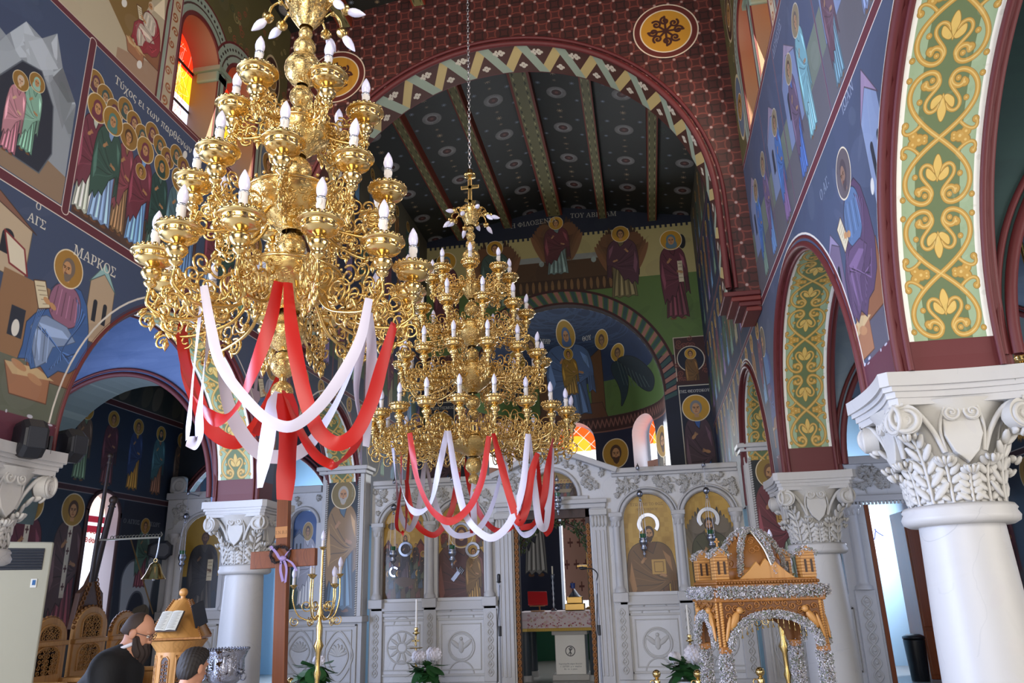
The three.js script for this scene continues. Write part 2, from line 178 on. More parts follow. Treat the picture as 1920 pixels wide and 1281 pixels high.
function wallPainting(c, m, k, w, h, right) {
  c.fillStyle = NAVY; c.fillRect(0, 0, w, h);
  const P = (...a) => a.map(([f, y]) => m(f, y)), S = (f, y, H, o) => saint(c, ...m(f, y), H * k, o);
  // tier between the bands
  if (!right) {
    mountain(c, P([3, 5.1], [3.4, 5.35], [3.62, 5.28], [3.75, 5.5], [3.9, 5.48], [4.02, 5.62], [4.12, 5.4], [4.3, 5.2], [4.32, 4.38], [3, 4.38]), '#8f979f');
    poly(c, P([3, 4.62], [3.6, 4.72], [4.0, 4.66], [4.32, 4.6], [4.32, 4.38], [3, 4.38]), '#8b7560'); poly(c, P([3.7, 4.5], [3.62, 4.95], [3.78, 5.2], [3.95, 5.24], [4.1, 5.05], [4.16, 4.7], [4.08, 4.5]), '#262c3a', '#59616b', 3);
    S(3.93, 5.2, 0.62, { robe: '#6f9a86', mantle: '#80a996', halo: '#8c6830', veil: '#90b5a5' }); S(3.8, 5.12, 0.62, { robe: '#a86f7e', mantle: '#b5808b', halo: '#8c6830', skin: '#c9a88a', hair: '#b8ab99' });
    poly(c, P([4.42, 4.7], [6, 4.7], [6, 4.38], [4.42, 4.38]), '#4c3730');
    for (let i = 0; i < 12; i++) face(c, ...m(4.46 + i * 0.12, 5.52 - (i % 3) * 0.05), 0.05 * k, { halo: '#8c6830', veil: ['#5c3442', '#38504f'][i % 2], skin: '#b08a64' });
    S(4.52, 5.44, 1.02, { robe: '#b9c0b3', mantle: '#6b3342', veil: '#6b3342', halo: '#96702e' }); S(4.9, 5.42, 0.98, { robe: '#8a6a4a', mantle: '#7c3f48', halo: '#8c6830', wide: 0.11 });
    S(4.7, 5.44, 1.02, { robe: '#7e9cc7', mantle: '#335148', veil: '#4f7a73', halo: '#96702e', wide: 0.15 }); S(5.36, 5.4, 0.96, { robe: '#4b6660', mantle: '#26433f', veil: '#26433f', halo: '#96702e' });
    S(5.12, 5.43, 1.0, { robe: '#6f9ad0', mantle: '#6a2f3d', veil: '#6a2f3d', halo: '#96702e', wide: 0.14 }); face(c, ...m(5.1, 5.1), 0.035 * k, { halo: '#96702e' }); S(5.62, 5.42, 1.0, { robe: '#a9b8b0', mantle: '#4c6a74', halo: '#96702e' }); S(5.85, 5.42, 1.0, { robe: '#5c7fae', mantle: '#6f4a40', halo: '#96702e' });
    words(c, 'Τύχος ει των παρθένων', ...m(5.2, 5.66), 0.1 * k);
    poly(c, P([6.05, 5.5], [7.5, 5.5], [7.5, 4.38], [6.05, 4.38]), '#394a63'); for (let i = 0; i < 5; i++) S(6.25 + i * 0.28, 5.45, 1.0, { robe: ['#7e9cc7', '#8b5c4c', '#6f9a86'][i % 3], mantle: ['#6a2f3d', '#335148', '#3d5f96'][i % 3] });
    // upper tier
    c.fillStyle = '#a59a80'; c.fillRect(...m(3, 7.2), 2.22 * k, 1.35 * k); mountain(c, P([3.9, 6.9], [4.5, 7.1], [5.1, 6.9], [5.2, 6.3], [5.2, 5.88], [3.9, 5.88]), '#b3a78d'); poly(c, P([4.4, 7.1], [5.05, 7.1], [4.75, 6.1], [4.45, 6.3]), '#7c6238'); poly(c, P([4.62, 5.98], [5.2, 6.2], [5.2, 5.88], [4.62, 5.88]), '#9c8069');
    seated(c, ...m(4.95, 6.72), 0.62 * k, { robe: '#b7a99a', mantle: '#8d2f38', top: '#c3b9a8', hair: '#c3b39a', halo: null });
  } else {
    for (const [f0, f1] of [[3, 4.28], [4.3, 5.5], [5.52, 6.3], [6.32, 7.5]]) { poly(c, P([f0, 4.75], [f1, 4.75], [f1, 4.38], [f0, 4.38]), '#5d5a5e'); poly(c, P([f0, 5.05], [f1, 5.05], [f1, 4.75], [f0, 4.75]), '#6e7a66'); house(c, ...m(f1 - 0.12, 5.5), 0.5 * k, 0.75 * k, '#7d8fb5', '#a08fa6'); band(c, ...m(f0, 5.85), ...m(f0, 4.33), 0.025 * k, '#5b2f45'); }
    S(4.72, 5.52, 1.02, { robe: '#7fc0c4', mantle: '#76b3bb', halo: '#8f7d58', hair: '#5d5148' }); S(5.1, 5.4, 1.0, { robe: '#3d63b0', mantle: '#5f4a63', halo: '#8f7d58' }); S(5.8, 5.4, 1.0, { robe: '#7d5a8a', mantle: '#3f6db5', halo: '#8f7d58' }); S(6.5, 5.42, 1.0, { robe: '#5b86c8', mantle: '#6a5378', halo: '#8f7d58' }); S(7.0, 5.42, 1.0, { robe: '#6f8d78', mantle: '#3f6db5', halo: '#8f7d58' });
    S(4.02, 5.3, 0.9, { robe: '#5c8592', mantle: '#5b3b46', halo: '#8f7d58', beard: true }); poly(c, P([3, 5.84], [3.7, 5.84], [3.9, 5.1], [3.6, 4.6], [3, 4.6]), '#7c828c'); S(3.4, 5.4, 1.0, { robe: '#7d8fb5', mantle: '#63555f' });
    words(c, 'ΔΕΗΣΙΣ', ...m(5.3, 5.68), 0.11 * k, '#9aa6bd'); words(c, 'Ο ΑΓ.', ...m(4.72, 4.05), 0.1 * k, '#9aa6bd'); words(c, 'ΙΩΑΝ', ...m(3.98, 4.22), 0.1 * k, '#9aa6bd');
  }
  if (right) { c.globalAlpha = 0.3; c.fillStyle = '#565a68'; c.fillRect(0, 0, w, h); c.globalAlpha = 1; }  // even grey-blue wash over the right fresco paints in the sheen of light
  // clerestory surround: scrolls and dotted arches, a medallion beyond
  c.fillStyle = '#4f4a2f'; c.fillRect(0, 0, w, m(0, 7.2)[1]); const xs = [m(5.36, 0)[0], m(7.5, 0)[0]].sort((a, b) => a - b);
  c.fillStyle = '#55512f'; c.fillRect(xs[0], 0, xs[1] - xs[0], m(0, 5.88)[1]); for (let i = 0; i < 130; i++) { const [x, y] = [rnd(xs[0], xs[1]), rnd(0, m(0, 5.9)[1])]; scroll(c, x, y, rnd(6, 20), rnd(6), rnd() < 0.5 ? 1 : -1, ['#7c6238', '#38462f', '#8a4a34', '#8b8256'][i % 4], 4); }
  for (const fc of [5.73, 6.53]) for (const [d, col] of [[0.26, '#5d1f22'], [0.235, '#8b9a8c'], [0.12, '#44302c'], [0.1, '#8b9a8c'], [0.04, '#5d1f22']]) poly(c, [m(fc - 0.33 - d, 5.88), ...archPts(fc, 6.82, 0.33 + d, 0.33 + d, 20).map((p) => m(...p)), m(fc + 0.33 + d, 5.88)], col);
  for (const fc of [5.73, 6.53]) for (let i = 0; i < 26; i++) { const t = Math.PI * i / 25; c.fillStyle = '#2f2624'; c.beginPath(); c.arc(...m(fc + 0.5 * Math.cos(t), 6.82 + 0.5 * Math.sin(t)), 5, 0, 7); c.fill(); }
  { const [x, y] = m(7.12, 7.5); for (const [r, col] of [[0.2, '#b9ab86'], [0.18, '#3c241c'], [0.12, '#7c6a45']]) { c.fillStyle = col; c.beginPath(); c.ellipse(x, y, r * k, r * 1.6 * k, 0, 0, 7); c.fill(); } face(c, x, y, 0.06 * k, { halo: '#8c6830' }); const [x2, y2] = m(7.2, 6.4); for (const [r, col] of [[0.2, '#b9ab86'], [0.18, '#5c6a7a']]) { c.fillStyle = col; c.beginPath(); c.ellipse(x2, y2, r * k, r * 1.9 * k, 0, 0, 7); c.fill(); } face(c, x2, y2, 0.07 * k, { halo: '#8c6830' }); }
  { const [x, y] = m(right ? 5.36 : 5.22, 7.2), ww = 0.14 * k; c.fillStyle = '#b5a78c'; c.fillRect(x, y, ww, 1.34 * k); for (let i = 0; i < 9; i++) scroll(c, x + ww / 2 + (i % 2 ? 5 : -5), y + 20 + i * 0.15 * k, 15, i, i % 2 ? 1 : -1, '#94532f', 5); band(c, x, y, x, y + 1.34 * k, 7); band(c, x + ww, y, x + ww, y + 1.34 * k, 7); }
  // spandrels
  if (!right) {
    poly(c, P([3, 3.2], [5.2, 3.2], [5.2, 2.6], [3, 2.6]), '#5c6152'); house(c, ...m(4.72, 4.12), 0.27 * k, 0.62 * k, '#b09a80', '#8fb5b5'); house(c, ...m(3.5, 4.2), 0.62 * k, 0.5 * k, '#b8a58b', '#7f5a4c'); c.fillStyle = '#8d6a4c'; c.fillRect(...m(3.95, 3.74), 0.42 * k, 0.55 * k); c.fillStyle = '#262c3a'; c.fillRect(...m(4.06, 3.52), 0.12 * k, 0.2 * k); c.fillStyle = '#d8d5cc'; c.beginPath(); c.ellipse(...m(4.12, 3.38), 10, 18, 0, 0, 7); c.fill();
    poly(c, P([3.9, 3.98], [4.08, 3.92], [4.14, 3.75], [3.98, 3.78]), '#d6cdb6', '#7c2f33', 4); seated(c, ...m(4.5, 4.05), 1.0 * k, {});
    words(c, 'Ο', ...m(4.13, 4.24), 0.07 * k); words(c, 'ΑΓΣ', ...m(4.14, 4.13), 0.09 * k); words(c, 'ΜΑΡΚΟΣ', ...m(4.74, 4.08), 0.11 * k);
    house(c, ...m(7.15, 4.2), 0.3 * k, 0.6 * k, '#a88f9c', '#9fc0c4'); seated(c, ...m(7.65, 4.2), 1.05 * k, { top: '#9a97a8' });
  } else {
    house(c, ...m(3.85, 4.2), 0.3 * k, 0.8 * k, '#7f8fae', '#93809c'); house(c, ...m(4.92, 3.75), 0.3 * k, 0.5 * k, '#6d6078', '#8a7f9c'); poly(c, P([3.6, 3.3], [4.4, 3.3], [4.4, 2.6], [3.6, 2.6]), '#55525f');
    seated(c, ...m(4.28, 4.05), 1.08 * k, { top: '#566f92', mantle: '#54405c', robe: '#5f4a68', halo: '#5c5458', skin: '#86695a', hair: '#4b4248' }); seated(c, ...m(7.75, 4.1), 1.08 * k, { top: '#4f79ab', mantle: '#3b4a80', robe: '#5b4a72', halo: '#6f6550' });
  }
  band(c, ...m(0, 4.33), ...m(9, 4.33), 0.085 * k, '#5d2a35'); band(c, ...m(0, 5.85), ...m(9, 5.85), 0.06 * k, '#5d2a35'); if (!right) band(c, ...m(4.365, 5.82), ...m(4.365, 4.36), 0.075 * k, '#5d2a35');
  for (const [a, b, q] of [[2.4, 1.55, 1.55], [6.065, 1.435, 1.435], [9.33, 1.17, 1.42]]) { c.strokeStyle = '#d9d2c6'; c.lineWidth = 5; c.beginPath(); archPts(a, 2.7, b + 0.1, q + 0.1, 40).forEach((p, i) => (i ? c.lineTo(...m(...p)) : c.moveTo(...m(...p)))); c.stroke(); }
  c.fillStyle = '#5b2b3a'; c.fillRect(0, m(0, 2.83)[1], w, h); for (let i = 0; i < 40; i++) { c.fillStyle = '#b9b9c4'; c.beginPath(); c.ellipse(rnd(w), m(0, 2.83)[1] + rnd(-6, 6), rnd(2, 9), rnd(1, 4), 0, 0, 7); c.fill(); }
  for (const [f, y] of right ? [[3.86, 3.62]] : [[4.62, 6.42], [4.9, 6.02], [5.66, 5.6]]) { c.fillStyle = '#d9d6ce'; c.beginPath(); c.ellipse(...m(f, y), 0.03 * k, 0.045 * k, 0.4, 0, 7); c.fill(); }
  mottle(c, w, h, 260, 0.07, ['#1a2030', '#c8c8d0', '#6a5a50']);
}
const wallLeftMat = fresco(3.0, 7.85, 2.6, 8.6, 310, false, (c, m, k, w, h) => wallPainting(c, m, k, w, h, false));
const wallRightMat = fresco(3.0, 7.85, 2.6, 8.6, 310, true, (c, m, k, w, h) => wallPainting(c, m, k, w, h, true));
function chancelPainting(c, m, k, w, h, right) {
  c.fillStyle = '#2f3850'; c.fillRect(0, 0, w, h); c.fillStyle = '#4a5a44'; c.fillRect(0, m(0, 5.2)[1], w, 0.5 * k); c.fillStyle = '#5b5748'; c.fillRect(0, 0, w, m(0, 7.4)[1]);
  for (const [y, H, n] of [[8.3, 0.9, 9], [7.2, 1.15, 10], [5.75, 1.2, 11], [4.3, 0.9, 12]]) for (let i = 0; i < n; i++) saint(c, ...m(8 + i * 5.8 / n, y), H * k, { robe: ['#5f86a8', '#7b6a8f', '#8c8468', '#6f8d78'][(i + n) % 4], mantle: ['#6a3a4a', '#3f5a78', '#44604f', '#8a6238'][(i * 3 + n) % 4], halo: '#a98437', beard: i % 2 === 0 });
  for (const y of [4.33, 5.85, 7.3]) band(c, ...m(7, y), ...m(15, y), 0.06 * k, '#5d2a35'); for (const f of [9.3, 10.5, 11.6, 12.7]) band(c, ...m(f, 7.3), ...m(f, 4.33), 0.04 * k, '#5d2a35');
  { const [x, y] = m(10.98, 3.75); for (const [r, col] of [[0.24, '#b9ab86'], [0.22, '#4a4038']]) { c.fillStyle = col; c.beginPath(); c.ellipse(x, y, r * 1.3 * k, r * 1.7 * k, 0, 0, 7); c.fill(); } face(c, x, y - 12, 0.09 * k, { halo: '#7f6a40', beard: true }); }
  c.strokeStyle = '#d9d2c6'; c.lineWidth = 4; c.beginPath(); archPts(9.33, 2.7, 1.27, 1.52, 40).forEach((p, i) => (i ? c.lineTo(...m(...p)) : c.moveTo(...m(...p)))); c.stroke(); mottle(c, w, h, 240, 0.1, ['#10141e', '#6a6a60', '#3a4a40']);
}
const chanLeftMat = fresco(7.83, 13.9, 2.6, 8.7, 190, false, (c, m, k, w, h) => chancelPainting(c, m, k, w, h, false));
const chanRightMat = fresco(7.83, 13.9, 2.6, 8.7, 190, true, (c, m, k, w, h) => chancelPainting(c, m, k, w, h, true));

// nave walls with their arcades and clerestory windows
function arcadeShape(f0, f1, arches, base = SPR) {
  const p = [[f0, base]]; for (const [c, a, b] of arches) { p.push([c - a, base]); p.push(...archPts(c, 2.7, a, b)); p.push([c + a, base]); } p.push([f1, base], [f1, EAVE + 0.1], [f0, EAVE + 0.1]); return shapeOf(p);
}
const ARCHES = [[-1.15, 1.35, 1.4], [2.4, 1.55, 1.55], [6.065, 1.435, 1.435]], ARCH3 = [9.33, 1.17, 1.42];
function lights(s, list) { for (const [c, y0, yc, r] of list) { const h = new THREE.Path(); [[c - r, y0], [c - r, yc], ...archPts(c, yc, r, r, 20), [c + r, y0]].forEach((p, i) => (i ? h.lineTo(...p) : h.moveTo(...p))); s.holes.push(h); } return s; }
const CLER = [[0.85, 5.9, 6.82, 0.33], [1.65, 5.9, 6.82, 0.33], [5.73, 5.9, 6.82, 0.33], [6.53, 5.9, 6.82, 0.33]];
const revealMat = std('#86664e', 0.6);
function naveWall(name, xa, xb, matA, matB, flip, side) {
  const uvA = (x, y, F) => [flip ? (7.85 - F) / 4.85 : (F - 3.0) / 4.85, (y - 2.6) / 6.0], uvB = (x, y, F) => [flip ? (13.9 - F) / 6.07 : (F - 7.83) / 6.07, (y - 2.6) / 6.1];
  struct(name, setUV(wallFY(lights(arcadeShape(FW, 7.83, ARCHES), CLER), xa, xb), uvA), [matA, maroon], `painted nave wall on the ${side} with arcade and arched windows`);
  struct(name, setUV(wallFY(arcadeShape(7.83, FE + 0.1, [ARCH3]), xa, xb), uvB), [matB, maroon], `painted chancel wall on the ${side} above the marble screen`);
}
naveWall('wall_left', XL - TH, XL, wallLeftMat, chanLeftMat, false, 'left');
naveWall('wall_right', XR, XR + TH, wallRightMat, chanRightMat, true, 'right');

// painted scroll bands on the arch soffits and rounded red mouldings on the arch edges
const bandTex = tex(384, 576, (c, w, h) => {
  c.fillStyle = '#e6e6e0'; c.fillRect(0, 0, w, h); c.fillStyle = '#8da283'; c.fillRect(w * 0.08, 0, w * 0.84, h); c.fillStyle = '#5c6c48'; c.fillRect(w * 0.24, 0, w * 0.52, h);
  const X = (u) => w * (0.5 + u * 0.42), Y = (v) => h * v;
  for (const [col, lw] of [['#86692a', 24], ['#b08a3e', 20], ['#c9ab66', 6]]) for (const s of [-1, 1]) for (const o of [0, 1]) {
    const y = (v) => Y(o ? 1 - v : v);
    curl(c, [[X(0), y(0)], [X(s * 0.4), y(0.08)], [X(s * 0.92), y(0.2)], [X(s * 0.9), y(0.32)], [X(s * 0.88), y(0.46)], [X(s * 0.3), y(0.52)], [X(s * 0.18), y(0.43)], [X(s * 0.12), y(0.36)], [X(s * 0.5), y(0.33)], [X(s * 0.5), y(0.4)]], col, lw);
    curl(c, [[X(s * 0.15), y(0.42)], [X(s * 0.05), y(0.35)], [X(s * 0.55), y(0.3)], [X(s * 0.45), y(0.22)], [X(s * 0.35), y(0.16)], [X(s * 0.12), y(0.2)], [X(s * 0.1), y(0.24)]], col, lw * 0.75);
    curl(c, [[X(s * 0.55), y(0.1)], [X(s * 0.9), y(0.0)], [X(s * 1.1), y(0.06)], [X(s * 0.95), y(0.12)]], col, lw * 0.7);
    for (const [u, v, r] of [[0.56, 0.0, 0.1], [0.72, 0.03, 0.085], [0.4, 0.012, 0.06], [0.95, 0.11, 0.06], [0.52, 0.38, 0.075], [0.34, 0.415, 0.05], [0.96, 0.43, 0.05], [0.62, 0.27, 0.05]]) { c.fillStyle = col; c.beginPath(); c.arc(X(s * u), y(v), r * w * 0.5 * (lw / 17), 0, 7); c.fill(); }
  }
  for (const o of [0, 1]) { const y = (v) => Y(o ? 1 - v : v); c.fillStyle = '#dcbb6a'; blob(c, [[X(0), y(0.09)], [X(0.15), y(0.19)], [X(0.06), y(0.25)], [X(0), y(0.34)], [X(-0.06), y(0.25)], [X(-0.15), y(0.19)]], '#c9a95c', '#8a6a26', 3); for (const s of [-1, 1]) blob(c, [[X(0), y(0.28)], [X(s * 0.3), y(0.19)], [X(s * 0.34), y(0.27)], [X(s * 0.16), y(0.31)], [X(s * 0.04), y(0.31)]], '#c9a95c', '#8a6a26', 3); }
  mottle(c, w, h, 60, 0.08, ['#f0eee0', '#4c5a3c']);
}, true, [1, 1]);
const bandMat = std('#ffffff', 0.6, { map: bandTex });
const endMat = std('#a3b795', 0.6);
let trimNo = 0;
function archTrim(c, a, b, x0, x1, side, which) {
  const path = []; for (let y = 2.8; y < 2.7; y += 0.05) path.push([c - a, y]); path.push(...archPts(c, 2.7, a - 0.004, b - 0.004, 60).filter(([, y]) => y > 2.78));
  let len = 0; const L = path.map((p, i) => (i ? (len += Math.hypot(p[0] - path[i - 1][0], p[1] - path[i - 1][1])) : 0));
  const g = sheet(1, path.length - 1, (u, v) => { const p = path[Math.round(v * (path.length - 1))]; return V(x0 + 0.05 + u * (x1 - x0 - 0.1), p[1], p[0]); });
  const uv = g.attributes.uv, rep = Math.round(len / 0.7); for (let i = 0; i < uv.count; i++) uv.setXY(i, uv.getX(i), L[Math.floor(i / 2)] / len * rep + 0.5);
  const t = structGroup('trim_' + ++trimNo, `gold scroll band and red mouldings of the ${which} arch on the ${side}`);
  part('painted_band', g, bandMat, t, 'gold heart scrolls on green with white edges');
  for (const x of [x0, x1]) { const s = x === x0 ? 1 : -1, q = side === 'left' ? 0.55 : 0.9; for (const [d, r, o] of [[0.02, 0.028, 0], [side === 'left' ? 0.045 : 0.075, 0.02, 0.01], [-0.012, 0.018, 0.04]]) part('moulding', tube([[c - a - d, SPR], ...archPts(c, 2.7, a + d, b + d, 36), [c + a + d, SPR]].map(([F, y]) => V(x + s * o, y, F)), r * q, 70, 7), maroon, t); }
}
for (const [c, a, b, n] of [[...ARCHES[1], 'wide near'], [...ARCHES[2], 'middle'], [...ARCH3, 'far']]) { archTrim(c, a, b, XL - TH, XL, 'left', n); archTrim(c, a, b, XR, XR + TH, 'right', n); }

// stained glass in the clerestory
const stain = tex(256, 512, (c, w, h) => { const rows = [['#ff2a10', 0.3], ['#ffb01c', 0.26], ['#d9dcff', 0.26], ['#a8e6a8', 0.18]]; let y = 0; for (const [col, f] of rows) { c.fillStyle = col; c.fillRect(0, y * h, w, f * h + 1); y += f; } c.globalAlpha = 0.5; for (let i = 0; i < 60; i++) curl(c, [[rnd(w), rnd(h)], [rnd(w), rnd(h)], [rnd(w), rnd(h)], [rnd(w), rnd(h)]], ['#ffffff', '#b3380a', '#ffd75a'][i % 3], 2); c.globalAlpha = 1; });
const stainMat = new THREE.MeshStandardMaterial({ color: '#000000', emissive: '#ffffff', emissiveMap: stain, emissiveIntensity: 2.0, roughness: 0.3 });
const lead = std('#2a2626', 0.5, { metalness: 0.4 });
let winNo = 0;
function archedPane(c, y0, yc, r, x, side, dir) {
  const s = shapeOf([[c - r, y0], [c - r, yc], ...archPts(c, yc, r, r, 20), [c + r, y0]]), g = new THREE.ShapeGeometry(s, 20); g.rotateY(Math.PI / 2); g.translate(x, 0, 0);
  setUV(g, (X, y, F) => [(F - c + r) / (2 * r), (y - y0) / (yc + r - y0)]);
  const w = structGroup('window_' + ++winNo, `red, amber and white stained glass clerestory window on the ${side}`); part('pane', g, stainMat, w, 'red, amber and white stained glass');
  part('leading', merge(box(x - 0.01, x + 0.01, yc - 0.015, yc + 0.015, c - r, c + r), box(x - 0.01, x + 0.01, (y0 + yc) / 2 - 0.012, (y0 + yc) / 2 + 0.012, c - r, c + r), box(x - 0.01, x + 0.01, y0, yc + r, c - 0.008, c + 0.008)), lead, w);
  const rp = [[c - r + 0.003, y0 + 0.003], [c - r + 0.003, yc], ...archPts(c, yc, r - 0.003, r - 0.003, 24), [c + r - 0.003, yc], [c + r - 0.003, y0 + 0.003], [c - r + 0.003, y0 + 0.003]]; part('reveal', sheet(rp.length - 1, 1, (u, v) => { const p = rp[Math.round(u * (rp.length - 1))]; return V(x + dir * 0.285 * v, p[1], p[0]); }), revealMat, w, 'painted window reveal');
}
for (const [c, y0, yc, r] of CLER) { archedPane(c, y0, yc, r, XL - 0.3, 'left', 1); archedPane(c, y0, yc, r, XR + 0.3, 'right', -1); }
for (const x of [XL - 0.12, XR + 0.12]) { const t = structGroup('trim_' + ++trimNo, 'slender painted mullion column between paired windows'); part('shaft', cyl(0.055, 0.05, 0.8, x, 5.9, -6.13, 12), std('#5f5348', 0.5), t); part('capital', merge(bx(0.24, 0.12, 0.2, x, 6.76, -6.13, 0.02), bx(0.3, 0.05, 0.24, x, 6.84, -6.13)), std('#7b8a78', 0.6), t); }

// transverse arch wall carrying the patterned red field
const fieldMat = fresco(-4.0, 1.36, 3.9, 9.1, 230, false, (c, m, k, w, h) => {
  c.fillStyle = '#421d1b'; c.fillRect(0, 0, w, h); const d = 0.155 * k; c.lineWidth = 3.6;
  for (let i = -1; i < w / d + 1; i++) for (let j = -1; j < h / d + 1; j++) { c.strokeStyle = (i + j) % 2 ? '#6d342d' : '#24100f'; c.beginPath(); c.arc(i * d, j * d, d * 0.72, 0, 7); c.stroke(); }
  for (let i = -1; i < w / d + 1; i++) for (let j = -1; j < h / d + 1; j++) { c.fillStyle = '#5d2a26'; c.beginPath(); c.arc(i * d + d * 0.5, j * d + d * 0.5, d * 0.16, 0, 7); c.fill(); c.fillStyle = '#a08a86'; c.beginPath(); c.arc(i * d + d * 0.5, j * d + d * 0.5, 3.6, 0, 7); c.fill(); }
  for (const x of [0.67, -3.31]) { const [X, Y] = m(x, 7.72); for (const [r, col] of [[0.37, '#d9cdb8'], [0.355, '#5a211c'], [0.295, '#d9cdb8'], [0.28, '#b98428']]) { c.fillStyle = col; c.beginPath(); c.arc(X, Y, r * k, 0, 7); c.fill(); } for (let i = 0; i < 8; i++) { const a = i * Math.PI / 4; scroll(c, X + 0.14 * k * Math.cos(a), Y + 0.14 * k * Math.sin(a), 0.055 * k, a, i % 2 ? 1 : -1, '#3f1d16', 6); line(c, [[X, Y], [X + (i % 2 ? 0.1 : 0.2) * k * Math.cos(a), Y + (i % 2 ? 0.1 : 0.2) * k * Math.sin(a)]], '#3f1d16', 6); } }
  mottle(c, w, h, 160, 0.1, ['#1a0c0c', '#6a3a34']);
});
{
  const s = shapeOf([[XL, 4.28], [-3.72, 4.4], ...archPts(AX, 5.52, 2.33, 2.33, 48), [1.08, 4.4], [XR, 4.28], [XR, EAVE], [AX, RIDGE], [XL, EAVE]]), g = extrude(s, 0.54); g.translate(0, 0, -FA - 0.54); setUV(g, (x, y) => [(x + 4.0) / 5.36, (y - 3.9) / 5.2]);
  struct('wall_chancel_arch', g, [fieldMat, maroon], 'red wall patterned with rings above the great round chancel arch');
  const zig = tex(256, 256, (c, w, h) => { c.fillStyle = '#4c2a22'; c.fillRect(0, 0, w, h); poly(c, [[0, 0], [w * 0.5, h], [w * 0.78, h], [w * 0.28, 0]], '#c9b57c'); poly(c, [[w, 0], [w * 0.5, h], [w * 0.78, h], [w * 1.28, 0]], '#9fb0a0'); poly(c, [[-w * 0.0, 0], [-w * 0.5, h], [-w * 0.22, h], [w * 0.28, 0]], '#9fb0a0'); for (const [x, y] of [[0.08, 0.75], [0.98, 0.75], [0.6, 0.25]]) for (let i = 0; i < 4; i++) { c.fillStyle = '#d6d0c2'; c.beginPath(); c.arc(x * w + 16 * Math.cos(i * 1.57), y * h + 16 * Math.sin(i * 1.57), 13, 0, 7); c.fill(); } }, true, [1, 1]);
  const pts = [[AX - 2.326, 4.5], ...archPts(AX, 5.52, 2.326, 2.326, 60), [AX + 2.326, 4.5]]; let len = 0; const L = pts.map((p, i) => (i ? (len += Math.hypot(p[0] - pts[i - 1][0], p[1] - pts[i - 1][1])) : 0));
  const gz = sheet(pts.length - 1, 1, (u, v) => { const p = pts[Math.round(u * (pts.length - 1))]; return V(p[0], p[1], FA + 0.02 + v * 0.5); }); const uv = gz.attributes.uv; for (let i = 0; i < uv.count; i++) uv.setXY(i, L[i % pts.length] / len * 20, uv.getY(i));
  const t = structGroup('trim_' + ++trimNo, 'cream and green zigzag ribbon on the soffit of the chancel arch'); part('zigzag_band', gz, std('#fff', 0.6, { map: zig }), t);
  for (const [d, r] of [[0.0, 0.035], [0.075, 0.022]]) part('moulding', tube(pts.map(([x, y]) => { const q = y > 5.52 ? (2.33 + d) / 2.326 : 1; return V(AX + (x - AX) * (y > 5.52 ? q : (2.33 + d) / 2.326), 5.52 + (y - 5.52) * q, FA - 0.005); }), r, 110, 7), maroon, t);
  for (const [x0, x1, s] of [[XL, -3.62, 1], [0.98, XR, -1]]) { const xo = s > 0 ? x0 : x1; const cb = structGroup('trim_' + ++trimNo, 'stepped dark red corbel under the chancel arch'); for (let i = 0; i < 4; i++) part('step', box(xo, xo + s * (0.36 - i * 0.07), 4.4 - i * 0.05, 4.45 - i * 0.05, FA - 0.05 + i * 0.02, FA + 0.54, 0.012), [maroon, redPaint, maroon, redPaint][i], cb); }
}

// ceiling boards with rosettes, and the beams
const ceilTex = tex(1024, 1024, (c, w, h) => {
  c.fillStyle = '#20221f'; c.fillRect(0, 0, w, h); const k = w / 2.0;
  for (let i = 0; i < 2; i++) for (let j = 0; j < 2; j++) { const x = (i + 0.5) * w / 2, y = (j + 0.5) * h / 2;
    for (let q = 0; q < 60; q++) { const a = q / 60 * 6.283; line(c, [[x + 40 * Math.cos(a), y + 40 * Math.sin(a)], [x + 78 * Math.cos(a), y + 78 * Math.sin(a)]], '#b9b4b4', 3.2); } c.fillStyle = '#4c2a2a'; c.beginPath(); c.arc(x, y, 36, 0, 7); c.fill(); c.fillStyle = '#7a4a44'; c.beginPath(); c.arc(x, y, 14, 0, 7); c.fill();
    for (const [dx, dy, r, col] of [[0, 0.5, 26, '#d0b48c'], [0.26, 0.25, 20, '#93a2b6'], [-0.26, 0.25, 20, '#93a2b6'], [0, 0.32, 15, '#9a8468'], [0, -0.32, 15, '#9a8468'], [0.3, -0.2, 17, '#93a2b6'], [-0.3, -0.2, 17, '#93a2b6']]) for (let q = 0; q < 8; q++) { const a = q * Math.PI / 4; const X = x + dx * k, Y = y + dy * k; line(c, [[X, Y], [X + r * Math.cos(a), Y + r * Math.sin(a)]], col, 3); }
    for (const s of [-1, 1]) for (let q = 0; q < 6; q++) { c.strokeStyle = '#23382c'; c.lineWidth = 6; c.beginPath(); c.arc(x + s * 0.42 * k + 30 * Math.cos(q), y + 30 * Math.sin(q), 18, 0, 7); c.stroke(); }
  }
  mottle(c, w, h, 120, 0.12, ['#05070a', '#2a3038']);
}, true, [1, 1]);
const ceilMat = std('#ffffff', 0.55, { map: ceilTex });
const beamTex = tex(128, 512, (c, w, h) => { c.fillStyle = '#75714c'; c.fillRect(0, 0, w, h); c.fillStyle = '#7a2c1c'; c.fillRect(0, 0, w * 0.12, h); c.fillRect(w * 0.88, 0, w * 0.12, h); for (let i = 0; i < 12; i++) { c.fillStyle = i % 2 ? '#b0a878' : '#3c3f26'; for (const x of [0.2, 0.7]) poly(c, [[x * w, i * h / 12], [(x + 0.1) * w, (i + 0.5) * h / 12], [x * w, (i + 1) * h / 12]], c.fillStyle); } }, true, [1, 1]);
const beamMat = std('#ffffff', 0.6, { map: beamTex }), beamSide = std('#7a3420', 0.55);
